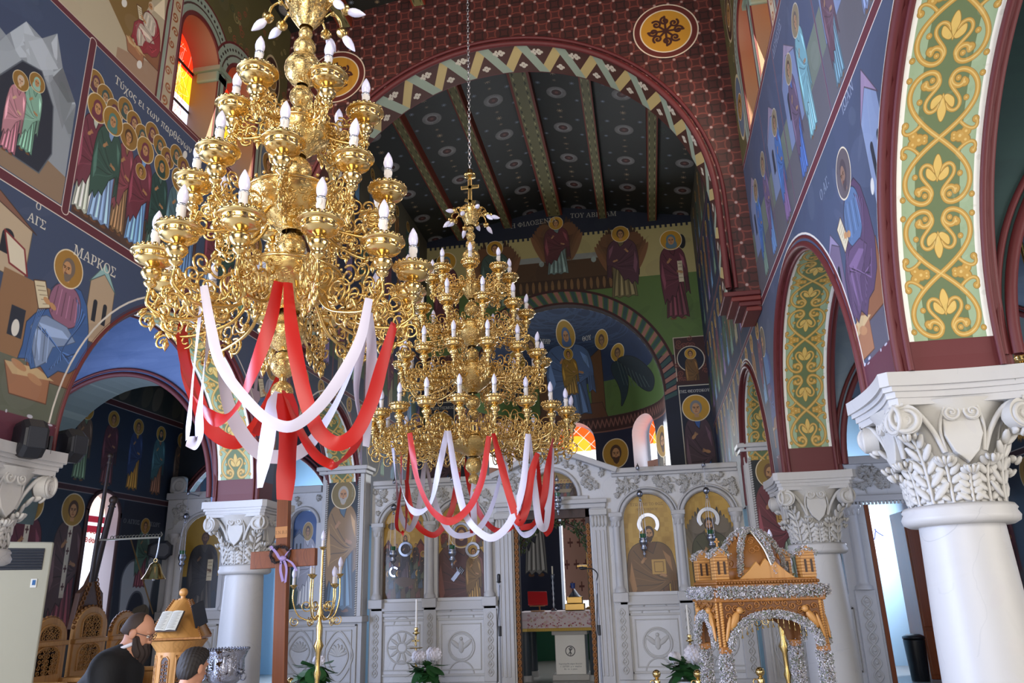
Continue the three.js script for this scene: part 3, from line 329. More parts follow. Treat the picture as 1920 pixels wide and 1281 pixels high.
for (const s of [-1, 1]) {
  const xo = s < 0 ? XL - 0.5 : XR + 0.5, yo = EAVE - 0.12;
  const g = sheet(1, 1, (u, v) => V(AX + (xo - AX) * u, RIDGE + (yo - RIDGE) * u, FW + (FE + 0.2 - FW) * v)); const gm = merge(g, sheet(1, 1, (u, v) => V(AX + (xo - AX) * u, RIDGE + 0.12 + (yo - RIDGE) * u, FW + (FE + 0.2 - FW) * v)));
  setUV(gm, (x, y, F) => [(x - AX) / 0.98 * 0.5, F / 0.95 * 0.5]); struct(s < 0 ? 'ceiling_left' : 'ceiling_right', gm, ceilMat, 'dark boarded ceiling slope painted with rosettes and stars');
}
for (let i = -2; i <= 2; i++) for (const [f0, f1] of [[FW, FA], [FA + 0.54, FE]]) {
  const x = AX + i * 0.95, y = RIDGE - Math.abs(i) * 0.165 - 0.0, wd = i ? 0.085 : 0.16, g = box(x - wd, x + wd, y - 0.2, y + 0.02, f0, f1);
  const uv = g.attributes.uv, nn = g.attributes.normal, pp = g.attributes.position; for (let q = 0; q < uv.count; q++) if (Math.abs(nn.getY(q)) > 0.5) uv.setXY(q, (pp.getX(q) - x + wd) / (2 * wd), -pp.getZ(q) / 1.4);
  const b = new THREE.Mesh(g, [beamSide, beamSide, beamMat, beamMat, beamSide, beamSide]); b.name = numbered('trim_beam'); shadow(b); scene.add(b); b.userData = { kind: 'structure', label: i ? 'slim painted ceiling beam with dotted soffit' : 'broad painted ridge beam with toothed soffit', category: 'beam' };
}

// east wall, apse and conch
const AR = 1.83, AY = 5.04;
const eastMat = fresco(-4.05, 1.41, 2.4, 9.1, 230, false, (c, m, k, w, h) => {
  c.fillStyle = '#10182c'; c.fillRect(0, 0, w, h); c.fillStyle = '#a89c68'; c.fillRect(0, m(0, 8.28)[1], w, 1.2 * k); for (let i = 0; i < 60; i++) { c.fillRect(i * 0.1 * k, m(0, 8.34)[1], 0.06 * k, 0.08 * k); } c.fillStyle = '#566f38'; c.fillRect(0, m(0, 7.3)[1], w, 1.6 * k);
  for (const x of [1.1, -3.75]) { c.fillStyle = '#14161c'; c.beginPath(); c.ellipse(...m(x, 7.95), 0.07 * k, 0.15 * k, 0, 0, 7); c.fill(); }
  poly(c, [m(-2.95, 7.85), m(0.3, 7.85), m(0.25, 7.35), m(-2.9, 7.35)], '#4c341e', '#2a1a10', 3); poly(c, [m(-3, 7.9), m(0.35, 7.9), m(0.3, 7.78), m(-2.95, 7.78)], '#8b8f8a'); c.fillStyle = '#3a2616'; c.fillRect(...m(-2.6, 7.4), 2.7 * k, 0.28 * k); for (let i = 0; i < 22; i++) { c.fillStyle = '#7a5a38'; c.beginPath(); c.ellipse(...m(-2.55 + i * 0.125, 7.26), 0.03 * k, 0.12 * k, 0, 0, 7); c.fill(); }
  for (const [x, y, H, o] of [[-1.3, 8.75, 1.25, { robe: '#6f8580', mantle: '#5c2a30' }], [-0.05, 8.4, 1.5, { robe: '#6a6040', mantle: '#50303c', flip: true }], [-2.55, 8.35, 1.45, { robe: '#5c6a58', mantle: '#3f5148' }]]) { const [X, Y] = m(x, y); for (const s of [-1, 1]) wing(c, X + s * 0.1 * k, Y + 0.22 * k, 0.36 * k, 0.85 * k, s, '#54361f'); saint(c, X, Y, H * k, { ...o, wide: 0.2, halo: '#b98a28', feet: false }); }
  for (const [x, s] of [[0.9, 1], [-3.55, -1]]) saint(c, ...m(x, 8.2), 1.8 * k, { robe: '#5a2a33', mantle: '#5c2d38', halo: '#b98a28', veil: '#5d7884', wide: 0.14, scroll: s > 0 });
  for (const [x, y] of [[-1.62, 7.75], [-0.6, 7.75], [-2.3, 7.75]]) { c.fillStyle = '#93a09a'; c.beginPath(); c.ellipse(...m(x, y), 0.05 * k, 0.06 * k, 0, 0, 7); c.fill(); }
  words(c, 'Η ΦΙΛΟΞΕΝΙΑ', ...m(-1.75, 8.62), 0.14 * k, '#a9a596', -0.06); words(c, 'ΤΟΥ ΑΒΡΑΑΜ', ...m(-0.55, 8.66), 0.14 * k, '#a9a596', 0.06);
  for (let i = 0; i < 64; i++) { const a0 = -0.1 + (Math.PI + 0.2) * i / 64, a1 = -0.1 + (Math.PI + 0.2) * (i + 0.8) / 64; const q = (a, r) => m(AX + r * Math.cos(a), AY + r * Math.sin(a)); poly(c, [q(a0, 1.84), q(a1, 1.84), q(a1 + 0.06, 2.1), q(a0 + 0.06, 2.1)], i % 2 ? '#9a6a5c' : '#33504c'); }
  c.strokeStyle = '#3c1a1a'; for (const r of [1.85, 2.12]) { c.lineWidth = 11; c.beginPath(); c.arc(...m(AX, AY), r * k, Math.PI, 0); c.stroke(); }
  for (const s of [-1, 1]) { const x = AX + s * 2.36; poly(c, [m(x - 0.28, 6.02), m(x + 0.28, 6.02), m(x + 0.28, 5.15), m(x - 0.28, 5.15)], '#3a1d1c', '#b9ab96', 4); for (let i = 0; i < 22; i++) scroll(c, ...m(x + rnd(-0.25, 0.25), rnd(5.2, 6)), 12, rnd(6), 1, '#6b3a30', 4); const [X, Y] = m(x, 5.6); c.fillStyle = '#10182c'; c.beginPath(); c.arc(X, Y, 0.24 * k, 0, 7); c.fill(); c.strokeStyle = '#c9bfa8'; c.lineWidth = 4; c.stroke(); saint(c, X, Y - 0.2 * k, 0.9 * k, { halo: '#b98a28', robe: '#6a4a24', mantle: '#6a4a24', hands: false, feet: false }); c.fillStyle = '#10182c'; c.fillRect(...m(x - 0.3, 5.12), 0.62 * k, 2.8 * k); c.strokeStyle = '#c9bfa8'; c.lineWidth = 4; c.strokeRect(...m(x - 0.27, 5.1), 0.55 * k, 2.7 * k); saint(c, ...m(x, 4.92), 2.1 * k, { halo: '#b98a28', robe: '#2c57a0', mantle: '#46303a', hair: '#777', wide: 0.12 }); words(c, s > 0 ? 'ΤΗΣ ΘΕΟΤΟΚΟΥ' : 'Ο ΧΑΙΡΕΤΙΣΜΟΣ', ...m(x, 4.97), 0.07 * k); c.fillStyle = '#3a1d1c'; c.fillRect(...m(x - 0.3, 5.19), 0.6 * k, 0.07 * k); }
  mottle(c, w, h, 200, 0.1, ['#0a0c12', '#4a4a40']);
});
{
  const s = shapeOf([[XL, 0], [AX - AR, 0], ...archPts(AX, AY, AR, AR, 40), [AX + AR, 0], [XR, 0], [XR, EAVE], [AX, RIDGE], [XL, EAVE]]), g = extrude(s, 0.2); g.translate(0, 0, -FE - 0.2); setUV(g, (x, y) => [(x + 4.05) / 5.46, (y - 2.4) / 6.7]);
  struct('wall_east', g, [eastMat, std('#2a1d1c', 0.7)], 'painted east wall with feasting angels around the apse');
  const conch = fresco(AX - 1.9, AX + 1.9, AY - 0.1, AY + 1.9, 300, false, (c, m, k, w, h) => {
    c.fillStyle = '#1a2d4c'; c.fillRect(0, 0, w, h); c.fillStyle = '#4f6a34'; c.fillRect(0, m(0, 5.75)[1], w, h); for (let i = 0; i < 60; i++) line(c, [[rnd(w), rnd(0.5 * k)], [rnd(w), rnd(0.7 * k)]], '#2c4262', 3);
    poly(c, [m(-2.0, 6.35), m(-1.72, 6.2), m(-1.72, 5.1), m(-2.0, 5.06)], '#5c3c1c', '#2a1a0e', 3); poly(c, [m(-0.64, 6.35), m(-0.92, 6.2), m(-0.92, 5.1), m(-0.64, 5.06)], '#5c3c1c', '#2a1a0e', 3); poly(c, [m(-1.95, 5.35), m(-0.7, 5.35), m(-0.6, 5.02), m(-2.05, 5.02)], '#5a3620', '#2a1a0e', 3);
    saint(c, ...m(AX, 6.8), 1.68 * k, { halo: '#a98428', robe: '#3c5478', mantle: '#4a638a', veil: '#4a638a', wide: 0.29, feet: false }); saint(c, ...m(AX, 6.42), 0.85 * k, { halo: '#a98428', robe: '#86692a', mantle: '#8a6a22', wide: 0.2, feet: true });
    for (const s of [-1, 1]) { const X = (a) => AX + s * a; for (const [a, y] of [[0.72, 6.45], [1.02, 6.18]]) face(c, ...m(X(a), y), 0.07 * k, { halo: '#a98428', skin: '#8a6a48' }); blob(c, [m(X(1.0), 6.12), m(X(1.35), 6.05), m(X(1.72), 5.55), m(X(1.66), 5.25), m(X(1.45), 5.4), m(X(1.22), 5.75), m(X(1.0), 5.95)], '#1e2c33', '#10181c', 3); blob(c, [m(X(0.8), 6.0), m(X(1.05), 6.1), m(X(1.25), 5.6), m(X(0.98), 5.08), m(X(1.05), 5.5)], '#1d3138', '#10181c', 3); for (let i = 0; i < 8; i++) line(c, [m(X(1.0 + i * 0.07), 6.05 - i * 0.06), m(X(1.1 + i * 0.07), 5.6 - i * 0.03)], '#4d5f5c', 3); }
    words(c, 'ΜΗΡ', ...m(-1.75, 6.5), 0.09 * k); words(c, 'ΘΟΥ', ...m(-0.9, 6.5), 0.09 * k); mottle(c, w, h, 90, 0.1, ['#0a0c12', '#4a5a40']);
  });
  const gc = sheet(40, 16, (u, v) => { const a = Math.PI * u, e = Math.PI / 2 * v; return V(AX - AR * Math.cos(a) * Math.cos(e), AY + AR * Math.sin(e), FE + 0.2 + AR * Math.sin(a) * Math.cos(e)); }); setUV(gc, (x, y) => [(x - AX + 1.9) / 3.8, (y - AY + 0.1) / 2.0]);
  struct('wall_apse_conch', gc, conch, 'half dome painted with an enthroned mother and child on green and blue');
  // apse cylinder with three arched windows
  const wins = [[-0.9, 0.2], [0, 0.23], [0.9, 0.2]], yb = 1.3, yc = 4.56, N = 120, pos = [], uvs = [], rev = [];
  const top = (a) => { for (const [c, h] of wins) if (Math.abs(a - c) <= h + 1e-6) return yc + Math.sqrt(Math.max(0, h * h - (a - c) ** 2)) * AR; return null; };
  const pt = (a, y, r = AR) => V(AX + r * Math.sin(a), y, FE + 0.2 + r * Math.cos(a)), quad = (arr, a, b, c2, d) => { for (const p of [a, b, c2, a, c2, d]) arr.push(p.x, p.y, p.z); };
  const edges = new Set(); for (let i = 0; i <= N; i++) edges.add(+(-Math.PI / 2 + Math.PI * i / N).toFixed(4)); for (const [c, h] of wins) { edges.add(+(c - h).toFixed(4)); edges.add(+(c + h).toFixed(4)); } const E2 = [...edges].sort((a, b) => a - b);
  for (let i = 0; i + 1 < E2.length; i++) { const a = E2[i], b = E2[i + 1], mid = (a + b) / 2; if (top(mid) === null) quad(pos, pt(a, 0), pt(b, 0), pt(b, AY), pt(a, AY)); else { const ta = top(a) ?? yc, tb = top(b) ?? yc; quad(pos, pt(a, 0), pt(b, 0), pt(b, yb), pt(a, yb)); quad(pos, pt(a, ta), pt(b, tb), pt(b, AY), pt(a, AY)); quad(rev, pt(a, ta), pt(b, tb), pt(b, tb, AR + 0.45), pt(a, ta, AR + 0.45)); quad(rev, pt(a, yb), pt(b, yb), pt(b, yb, AR + 0.45), pt(a, yb, AR + 0.45)); } }
  for (const [c, h] of wins) for (const s of [-1, 1]) quad(rev, pt(c + s * h, yb), pt(c + s * h, yc), pt(c + s * h, yc, AR + 0.45), pt(c + s * h, yb, AR + 0.45));
  const mk = (arr) => { const g = new THREE.BufferGeometry(); g.setAttribute('position', new THREE.Float32BufferAttribute(arr, 3)); g.computeVertexNormals(); return g; };
  const ang = (x, F) => Math.atan2(x - AX, F - FE - 0.2);
  const apseMat = fresco(-3, 3, 0, 5.1, 150, false, (c, m, k, w, h) => { c.fillStyle = '#151d38'; c.fillRect(0, 0, w, h); c.fillStyle = '#3a201e'; c.fillRect(0, m(0, 5.08)[1], w, 0.36 * k); for (let i = 0; i < 60; i++) line(c, [m(-3 + i * 0.1, 4.98), m(-2.95 + i * 0.1, 4.82), m(-2.9 + i * 0.1, 4.98)], '#7a5148', 4); for (const [x, r, mt] of [[-2.3, '#6c6a58', '#4a4438'], [-0.92, '#8d8b86', '#3b3b4a'], [0.86, '#2c2f45', '#23283c'], [2.3, '#6c6a58', '#4a4438']]) saint(c, ...m(x, 4.55), 2.6 * k, { robe: r, mantle: mt, halo: '#a9802a', beard: true, stole: true, wide: 0.11 }); for (const s of [-1, 1]) line(c, [m(-3, 4.73), m(3, 4.73)], '#7a5148', 4); c.fillStyle = '#1c5c40'; c.fillRect(0, m(0, 1.2)[1], w, 1.2 * k); });
  struct('wall_apse', setUV(mk(pos), (x, y, F) => [(ang(x, F) * AR + 3) / 6, y / 5.1]), apseMat, 'curved apse wall painted with hierarchs between windows'); struct('wall_apse_reveals', mk(rev), std('#e4e6f0', 0.7), 'white splayed reveals of the apse windows');
  const glassTex = tex(128, 512, (c, w, h) => { c.fillStyle = '#f4f6ff'; c.fillRect(0, 0, w, h); c.fillStyle = '#ff5a1e'; c.fillRect(0, 0, w, h * 0.14); c.fillStyle = '#ffb030'; c.beginPath(); c.arc(w / 2, h * 0.145, w * 0.36, Math.PI, 0); c.fill(); c.strokeStyle = '#c8d4d8'; c.lineWidth = 3; for (let i = -8; i < 20; i++) { line(c, [[0, i * 40], [w, i * 40 + 110]], '#c4d2d4', 2); line(c, [[w, i * 40], [0, i * 40 + 110]], '#c4d2d4', 2); } });
  const glassMat = new THREE.MeshStandardMaterial({ color: '#000', emissive: '#fff', emissiveMap: glassTex, emissiveIntensity: 1.6 });
  const screenTex = tex(128, 256, (c, w, h) => { c.fillStyle = '#b98f7c'; c.fillRect(0, 0, w, h); for (let i = 0; i < 4; i++) for (let j = 0; j < 6; j++) { const x = (i + (j % 2 ? 0.75 : 0.3)) * 32, y = j * 42 + 20; c.fillStyle = '#6a4038'; c.fillRect(x - 9, y - 2, 18, 4); c.fillRect(x - 2, y - 9, 4, 18); } });
  for (const [c, h] of wins) { const w = structGroup('window_' + ++winNo, 'tall arched apse window with red and amber head'); const ps = [[-h * 1.8, yb], [-h * 1.8, yc], ...archPts(0, yc, h * 1.8, h * 1.8, 20), [h * 1.8, yb]], g = new THREE.ShapeGeometry(shapeOf(ps)); setUV(g, (x, y) => [(x + h * 1.8) / (h * 3.6), (y - yb) / (yc + h * 1.8 - yb)]); const p = part('pane', g, glassMat, w, 'leaded white glass with a red and amber head'), q = pt(c, 0, AR + 0.4); p.position.set(q.x, 0, q.z); p.rotation.y = -c; const cu = part('curtain', bx(h * 3.3, 2.6, 0.015, 0, 2.75, 0.12), std('#fff', 0.9, { map: screenTex }), w, 'rose curtain printed with crosses'); cu.position.copy(p.position); cu.rotation.y = -c; }
}
// ---------------------------------------------------------------- aisles, floor, west front
const marbleTex = tex(1024, 1024, (c, w, h) => { c.fillStyle = '#e9e7e3'; c.fillRect(0, 0, w, h); mottle(c, w, h, 150, 0.06, ['#b9bac2', '#ffffff', '#d8cfc0']); for (let i = 0; i < 26; i++) { let x = rnd(w), y = rnd(h), a = rnd(6.28); c.globalAlpha = rnd(0.08, 0.28); const p = [[x, y]]; for (let k = 0; k < 26; k++) { a += rnd(-0.35, 0.35); x += 22 * Math.cos(a); y += 22 * Math.sin(a); p.push([x, y]); } line(c, p, ['#9a9aa2', '#a8a095'][i % 2], rnd(0.8, 3)); } c.globalAlpha = 1; }, true, [1, 1]);
const marble = phys('#c6c6c8', 0.46, { map: marbleTex });
const carved = std('#c8c7c5', 0.55, { map: marbleTex });
const marbleDim = std('#dadbde', 0.5, { map: marbleTex });
function woodTex(base, dark, n = 60) { return tex(256, 512, (c, w, h) => { c.fillStyle = base; c.fillRect(0, 0, w, h); for (let i = 0; i < n; i++) { c.globalAlpha = rnd(0.08, 0.3); const x = rnd(w); curl(c, [[x, 0], [x + rnd(-16, 16), h * 0.3], [x + rnd(-16, 16), h * 0.6], [x + rnd(-10, 10), h]], dark, rnd(0.8, 4)); } c.globalAlpha = 1; }); }
const woodHoney = std('#ffffff', 0.42, { map: woodTex('#a0682f', '#5c3410') }), woodRed = std('#ffffff', 0.35, { map: woodTex('#8a4316', '#4a1d08') }), woodCross = std('#ffffff', 0.45, { map: woodTex('#7d4420', '#4a220e') }), woodDark = std('#ffffff', 0.5, { map: woodTex('#3a2214', '#1a0d06') }), woodCarve = std('#83521f', 0.5), woodPale = std('#ffffff', 0.45, { map: woodTex('#c08a4a', '#8a5a26') });

// floors
const floorTex = tex(512, 512, (c, w, h) => { c.fillStyle = '#b9b3a8'; c.fillRect(0, 0, w, h); mottle(c, w, h, 120, 0.1, ['#8d8a86', '#dcd8d0']); }, true, [6, 10]);
struct('floor', box(OL - 0.3, OR + 0.3, -0.15, 0, FW - 0.3, 16.9), std('#ffffff', 0.28, { map: floorTex }), 'pale polished stone floor of the church');
struct('floor_sanctuary', box(OL, OR, 0, 0.38, FI - 0.35, 15.9), std('#cfd2d8', 0.25, { map: floorTex }), 'raised marble floor of the sanctuary');
{ const st = structGroup('floor_steps', 'two marble steps in front of the screen'); for (let i = 0; i < 2; i++) part('step', box(XL - TH, XR + TH, 0, 0.13 + i * 0.13, FI - 0.95 + i * 0.3, FI - 0.35), marbleDim, st); }

// aisle outer walls
function aislePainting(c, m, k, w, h, right) {
  c.fillStyle = '#1d2a3c'; c.fillRect(0, 0, w, h); c.fillStyle = '#3a3c40'; c.fillRect(0, m(0, 1.75)[1], w, h);
  poly(c, [m(0, 4.95), m(14, 4.95), m(14, 4.3), m(0, 4.3)], '#3a3a34'); for (let i = 0; i < 60; i++) blob(c, [m(i * 0.25, 4.32), m(i * 0.25 + 0.2, 4.36), m(i * 0.25 + 0.3, 4.6 + rnd(0.25)), m(i * 0.25 + 0.05, 4.7)], ['#4c4a3c', '#5d574a', '#2f3430'][i % 3]);
  for (let i = 0; i < 20; i++) { const f = 3.3 + i * 0.54 + (i === 10 ? 0.02 : 0); saint(c, ...m(f, 4.16), 1.0 * k, { robe: ['#b5822e', '#8a5f46', '#6f8a6c', '#5c3234'][i % 4], mantle: ['#2a3c64', '#3f6468', '#6a584a', '#522a32'][i % 4], veil: i % 4 === 1 ? '#1d3038' : undefined, old: i % 4 === 2, beard: i % 4 === 2, halo: '#a8802c', wide: 0.15 }); }
  for (let i = 0; i < 12; i++) { const f = right ? 3.2 + i * 0.95 : [3.4, 4.1, 5, 5.8, 6.6, 7.45, 8.02, 8.72, 11.2, 12, 12.8, 13.4][i]; saint(c, ...m(f, 2.98), 1.75 * k, { robe: ['#6a3234', '#70343c'][i % 2], mantle: ['#5c2c36', '#523c3c'][i % 2], halo: '#a07c34', wide: 0.15, stole: true }); }
  if (!right) { c.fillStyle = '#121a2c'; c.fillRect(...m(9.68, 3.0), 0.98 * k, 1.6 * k); const q = (a, b) => m(9.7 + a, 1.3 + b); blob(c, [q(0.1, 0.75), q(0.3, 0.95), q(0.6, 0.85), q(0.85, 1.15), q(0.95, 1.05), q(0.8, 0.6), q(0.8, 0.15), q(0.7, 0.15), q(0.6, 0.5), q(0.35, 0.5), q(0.25, 0.1), q(0.15, 0.1), q(0.12, 0.45)], '#9aa0a6', '#4c5058', 4); saint(c, ...q(0.5, 1.5), 0.95 * k, { robe: '#6a3540', mantle: '#4a6a5c', halo: '#a07422', wide: 0.16, feet: false }); for (let i = 0; i < 20; i++) blob(c, [q(0.3 + rnd(0.5), rnd(0.3)), q(0.4 + rnd(0.5), 0.1 + rnd(0.3)), q(0.5 + rnd(0.4), rnd(0.2))], ['#4c4030', '#5d5240'][i % 2]); line(c, [q(0.2, 1.2), q(0.9, 0.2)], '#8a6a3a', 4); words(c, 'Ο ΑΓΙΟΣ', ...m(9.88, 2.7), 0.09 * k, '#8f8f8c'); words(c, 'ΓΕΩΡΓ', ...m(10.4, 2.7), 0.09 * k, '#8f8f8c'); }
  band(c, ...m(0, 3.05), ...m(15, 3.05), 0.08 * k, '#3c1a20'); band(c, ...m(0, 4.27), ...m(15, 4.27), 0.09 * k, '#4c1f22'); mottle(c, w, h, 200, 0.1, ['#05080f', '#3a3a40', '#5a4a40']);
}
const aisleL = fresco(3.0, 13.8, 0.9, 5.1, 150, false, (c, m, k, w, h) => aislePainting(c, m, k, w, h, false)), aisleR = fresco(3.0, 13.8, 0.9, 5.1, 110, true, (c, m, k, w, h) => aislePainting(c, m, k, w, h, true));
const AW = [[1.0, 0.9, 2.6, 0.5], [2.4, 0.9, 2.6, 0.5], [6.0, 1.25, 2.7, 0.4], [9.28, 1.25, 2.76, 0.3], [12.6, 1.6, 2.7, 0.4]];
function aisleShape() { return lights(shapeOf([[FW, 0], [15.9, 0], [15.9, 5.2], [FW, 5.2]]), AW); }
struct('wall_left_aisle', setUV(wallFY(aisleShape(), OL - 0.3, OL), (x, y, F) => [(F - 3) / 10.8, (y - 0.9) / 4.2]), [aisleL, std('#c9c4cc', 0.7)], 'dark blue outer wall of the left aisle with rows of standing saints');
struct('wall_right_aisle', setUV(wallFY(aisleShape(), OR, OR + 0.3), (x, y, F) => [(13.8 - F) / 10.8, (y - 0.9) / 4.2]), [aisleR, std('#c9c4cc', 0.7)], 'dark painted outer wall of the right aisle');
const aisleGlassTex = tex(128, 384, (c, w, h) => { c.fillStyle = '#eef0ff'; c.fillRect(0, 0, w, h); c.fillStyle = '#ffdccc'; c.fillRect(0, 0, w, h * 0.14); for (const [y, s] of [[0.16, 1], [0.23, 0.8]]) { c.fillStyle = '#7a1c2c'; c.fillRect(0, y * h, w, h * 0.045); for (let i = 0; i < 9; i++) scroll(c, (i + 0.5) * w / 9, y * h + 40, 9 * s, i, 1, '#8a3a2c', 3); } for (let i = 0; i < 18; i++) scroll(c, 22 + rnd(-6, 6), h * 0.2 + i * 13, 10, i, i % 2 ? 1 : -1, ['#b4544a', '#6a4a8a'][i % 2], 3); });
const aisleGlass = new THREE.MeshStandardMaterial({ color: '#000', emissive: '#fff', emissiveMap: aisleGlassTex, emissiveIntensity: 1.5 });
const plainGlass = new THREE.MeshStandardMaterial({ color: '#000', emissive: '#dfe8ff', emissiveIntensity: 1.5 });
for (const [c, y0, yc, r] of AW) for (const x of [OL - 0.2, OR + 0.2]) { const seenWin = x < 0 && c > 9 && c < 10, g = new THREE.ShapeGeometry(shapeOf([[c - r, y0], [c - r, yc], ...archPts(c, yc, r, r, 20), [c + r, y0]])); g.rotateY(Math.PI / 2); g.translate(x, 0, 0); setUV(g, (X, y, F) => [(F - c + r) / (2 * r), (y - y0) / (yc + r - y0)]); const w = structGroup('window_' + ++winNo, seenWin ? 'bright arched aisle window with red lace curtain beside the horseman' : 'arched window of clear glass in an aisle wall'); part('pane', g, seenWin ? aisleGlass : plainGlass, w); if (seenWin) part('moulding', tube([[c - r - 0.02, y0], [c - r - 0.02, yc], ...archPts(c, yc, r + 0.02, r + 0.02, 16), [c + r + 0.02, yc], [c + r + 0.02, y0]].map(([F, y]) => V(OL + 0.01, y, F)), 0.025, 60, 6), std('#3a2226', 0.6), w); }
// flat aisle roofs and diaphragm arches
const vaultMat = fresco(0, 3, 0, 3, 200, false, (c, m, k, w, h) => { c.fillStyle = '#5b6a68'; c.fillRect(0, 0, w, h); for (let i = 0; i < 70; i++) blob(c, Array.from({ length: 5 }, () => [rnd(w), rnd(h)]).map(([x, y], j, a) => [a[0][0] + (x - a[0][0]) * 0.18, a[0][1] + (y - a[0][1]) * 0.12]), ['#6f7d78', '#4a5856', '#7d7666', '#8a93a0'][i % 4]); });
for (const [n, x0, x1] of [['ceiling_left_aisle', OL - 0.3, XL - 0.3], ['ceiling_right_aisle', XR + 0.3, OR + 0.3]]) struct(n, setUV(box(x0, x1, 5.05, 5.25, FW, 15.9), (x, y, F) => [x / 3, F / 3]), vaultMat, 'painted aisle vault with rocks and clouds');
function skyPaint(base, cloud) { return fresco(0, 2.6, 2.6, 5.1, 180, false, (c, m, k, w, h) => { c.fillStyle = base; c.fillRect(0, 0, w, h); for (let i = 0; i < 150; i++) { c.globalAlpha = 0.06; c.fillStyle = cloud; c.beginPath(); c.ellipse(rnd(w), rnd(h), rnd(20, 90), rnd(6, 26), 0, 0, 7); c.fill(); } c.globalAlpha = 1; mountain(c, [[0, 30], [w * 0.3, 50], [w * 0.6, 30], [w, 60], [w, 0], [0, 0]], '#8a7868'); }); }
const dBlue = skyPaint('#566c96', '#9db0d0'), dTeal = skyPaint('#24393a', '#33504e'), dGrey = skyPaint('#6b7d92', '#a9b5c2'), dDark = std('#131c26', 0.7);
function diaphragm(x0, x1, F0, F1, mat, label, b = 1.45) {
  const c = (x0 + x1) / 2, a = (x1 - x0) / 2 - 0.02, s = shapeOf([[x0, 2.55], ...archPts(c, 2.68, a, b, 36), [x1, 2.55], [x1, 5.06], [x0, 5.06]]), g = extrude(s, F1 - F0); g.translate(0, 0, -F1); setUV(g, (x, y, F) => [(x - x0) / 2.6, (y - 2.6) / 2.5]);
  struct('wall_aisle_arch', g, [mat, vaultMat], label); const t = structGroup('trim_' + ++trimNo, 'dark red moulding on ' + label); for (const d of [0, 0.06]) part('moulding', tube(archPts(c, 2.68, a + d - 0.02, b + d - 0.02, 36).map(([x, y]) => V(x, y, F0 - 0.005)), d ? 0.018 : 0.03, 60, 6), maroon, t);
}
diaphragm(OL, XL - TH, 7.5, 8.1, dBlue, 'sky blue cross arch over the left aisle'); diaphragm(OL, XL - TH, 3.95, 4.6, dBlue, 'blue cross arch over the left aisle beside the first column'); diaphragm(OL, XL - TH, FI + 0.2, FI + 0.4, dDark, 'dark cross arch above the left chapel screen', 1.2);
diaphragm(XR + TH, OR, 7.5, 8.1, dGrey, 'grey clouded cross arch over the right aisle'); diaphragm(XR + TH, OR, 3.95, 4.6, dTeal, 'deep green cross arch over the right aisle'); diaphragm(XR + TH, OR, FI + 0.2, FI + 0.4, dGrey, 'grey cross arch above the right chapel screen', 1.3);
// light blue side chapels behind the screens
const paleBlue = std('#a8cfea', 0.8), cream = std('#d9c6a4', 0.8);
for (const [n, x0, x1] of [['wall_left_chapel', OL, XL - TH], ['wall_right_chapel', XR + TH, OR]]) { struct(n, box(x0, x1, 0.38, 5.1, FE, FE + 0.2), paleBlue, 'light blue end wall of the side chapel'); }
struct('wall_left_chapel', box(XL - TH, XL, 0.38, SPR, FI + 0.35, FE), paleBlue, 'light blue partition of the left chapel'); struct('wall_right_chapel', box(XR, XR + TH, 0.38, SPR, FI + 0.35, FE), paleBlue, 'light blue partition of the right chapel');

struct('wall_back', box(OL - 0.3, OR + 0.3, 0, 9.2, 16.8, 17.0), std('#cfd6e0', 0.9), 'outer wall behind the apse');
// west front with a tall unseen glazed opening, added for daylight from behind
struct('wall_west', (() => { const s = shapeOf([[OL - 0.3, 0], [OR + 0.3, 0], [OR + 0.3, 9.2], [OL - 0.3, 9.2]]), h = new THREE.Path(); [[AX - 2.3, 0.8], [AX + 2.3, 0.8], [AX + 2.3, 6], [AX - 2.3, 6]].forEach((p, i) => (i ? h.lineTo(...p) : h.moveTo(...p))); s.holes.push(h); const g = extrude(s, 0.3); g.translate(0, 0, -FW); return g; })(), std('#8d8678', 0.8), 'west wall with a tall opening added for daylight');
{ const w = structGroup('window_' + ++winNo, 'unseen tall west glazing added for daylight'); part('pane', box(AX - 2.3, AX + 2.3, 0.8, 6, FW - 0.12, FW - 0.1), new THREE.MeshStandardMaterial({ color: '#000', emissive: '#fff4e4', emissiveIntensity: 1.2 }), w); for (let i = 0; i <= 4; i++) part('mullion', box(AX - 2.3 + i * 1.15 - 0.03, AX - 2.3 + i * 1.15 + 0.03, 0.8, 6, FW - 0.1, FW - 0.02), woodDark, w); for (const y of [0.83, 2.5, 4.2, 5.97]) part('transom', box(AX - 2.3, AX + 2.3, y - 0.03, y + 0.03, FW - 0.1, FW - 0.02), woodDark, w); }

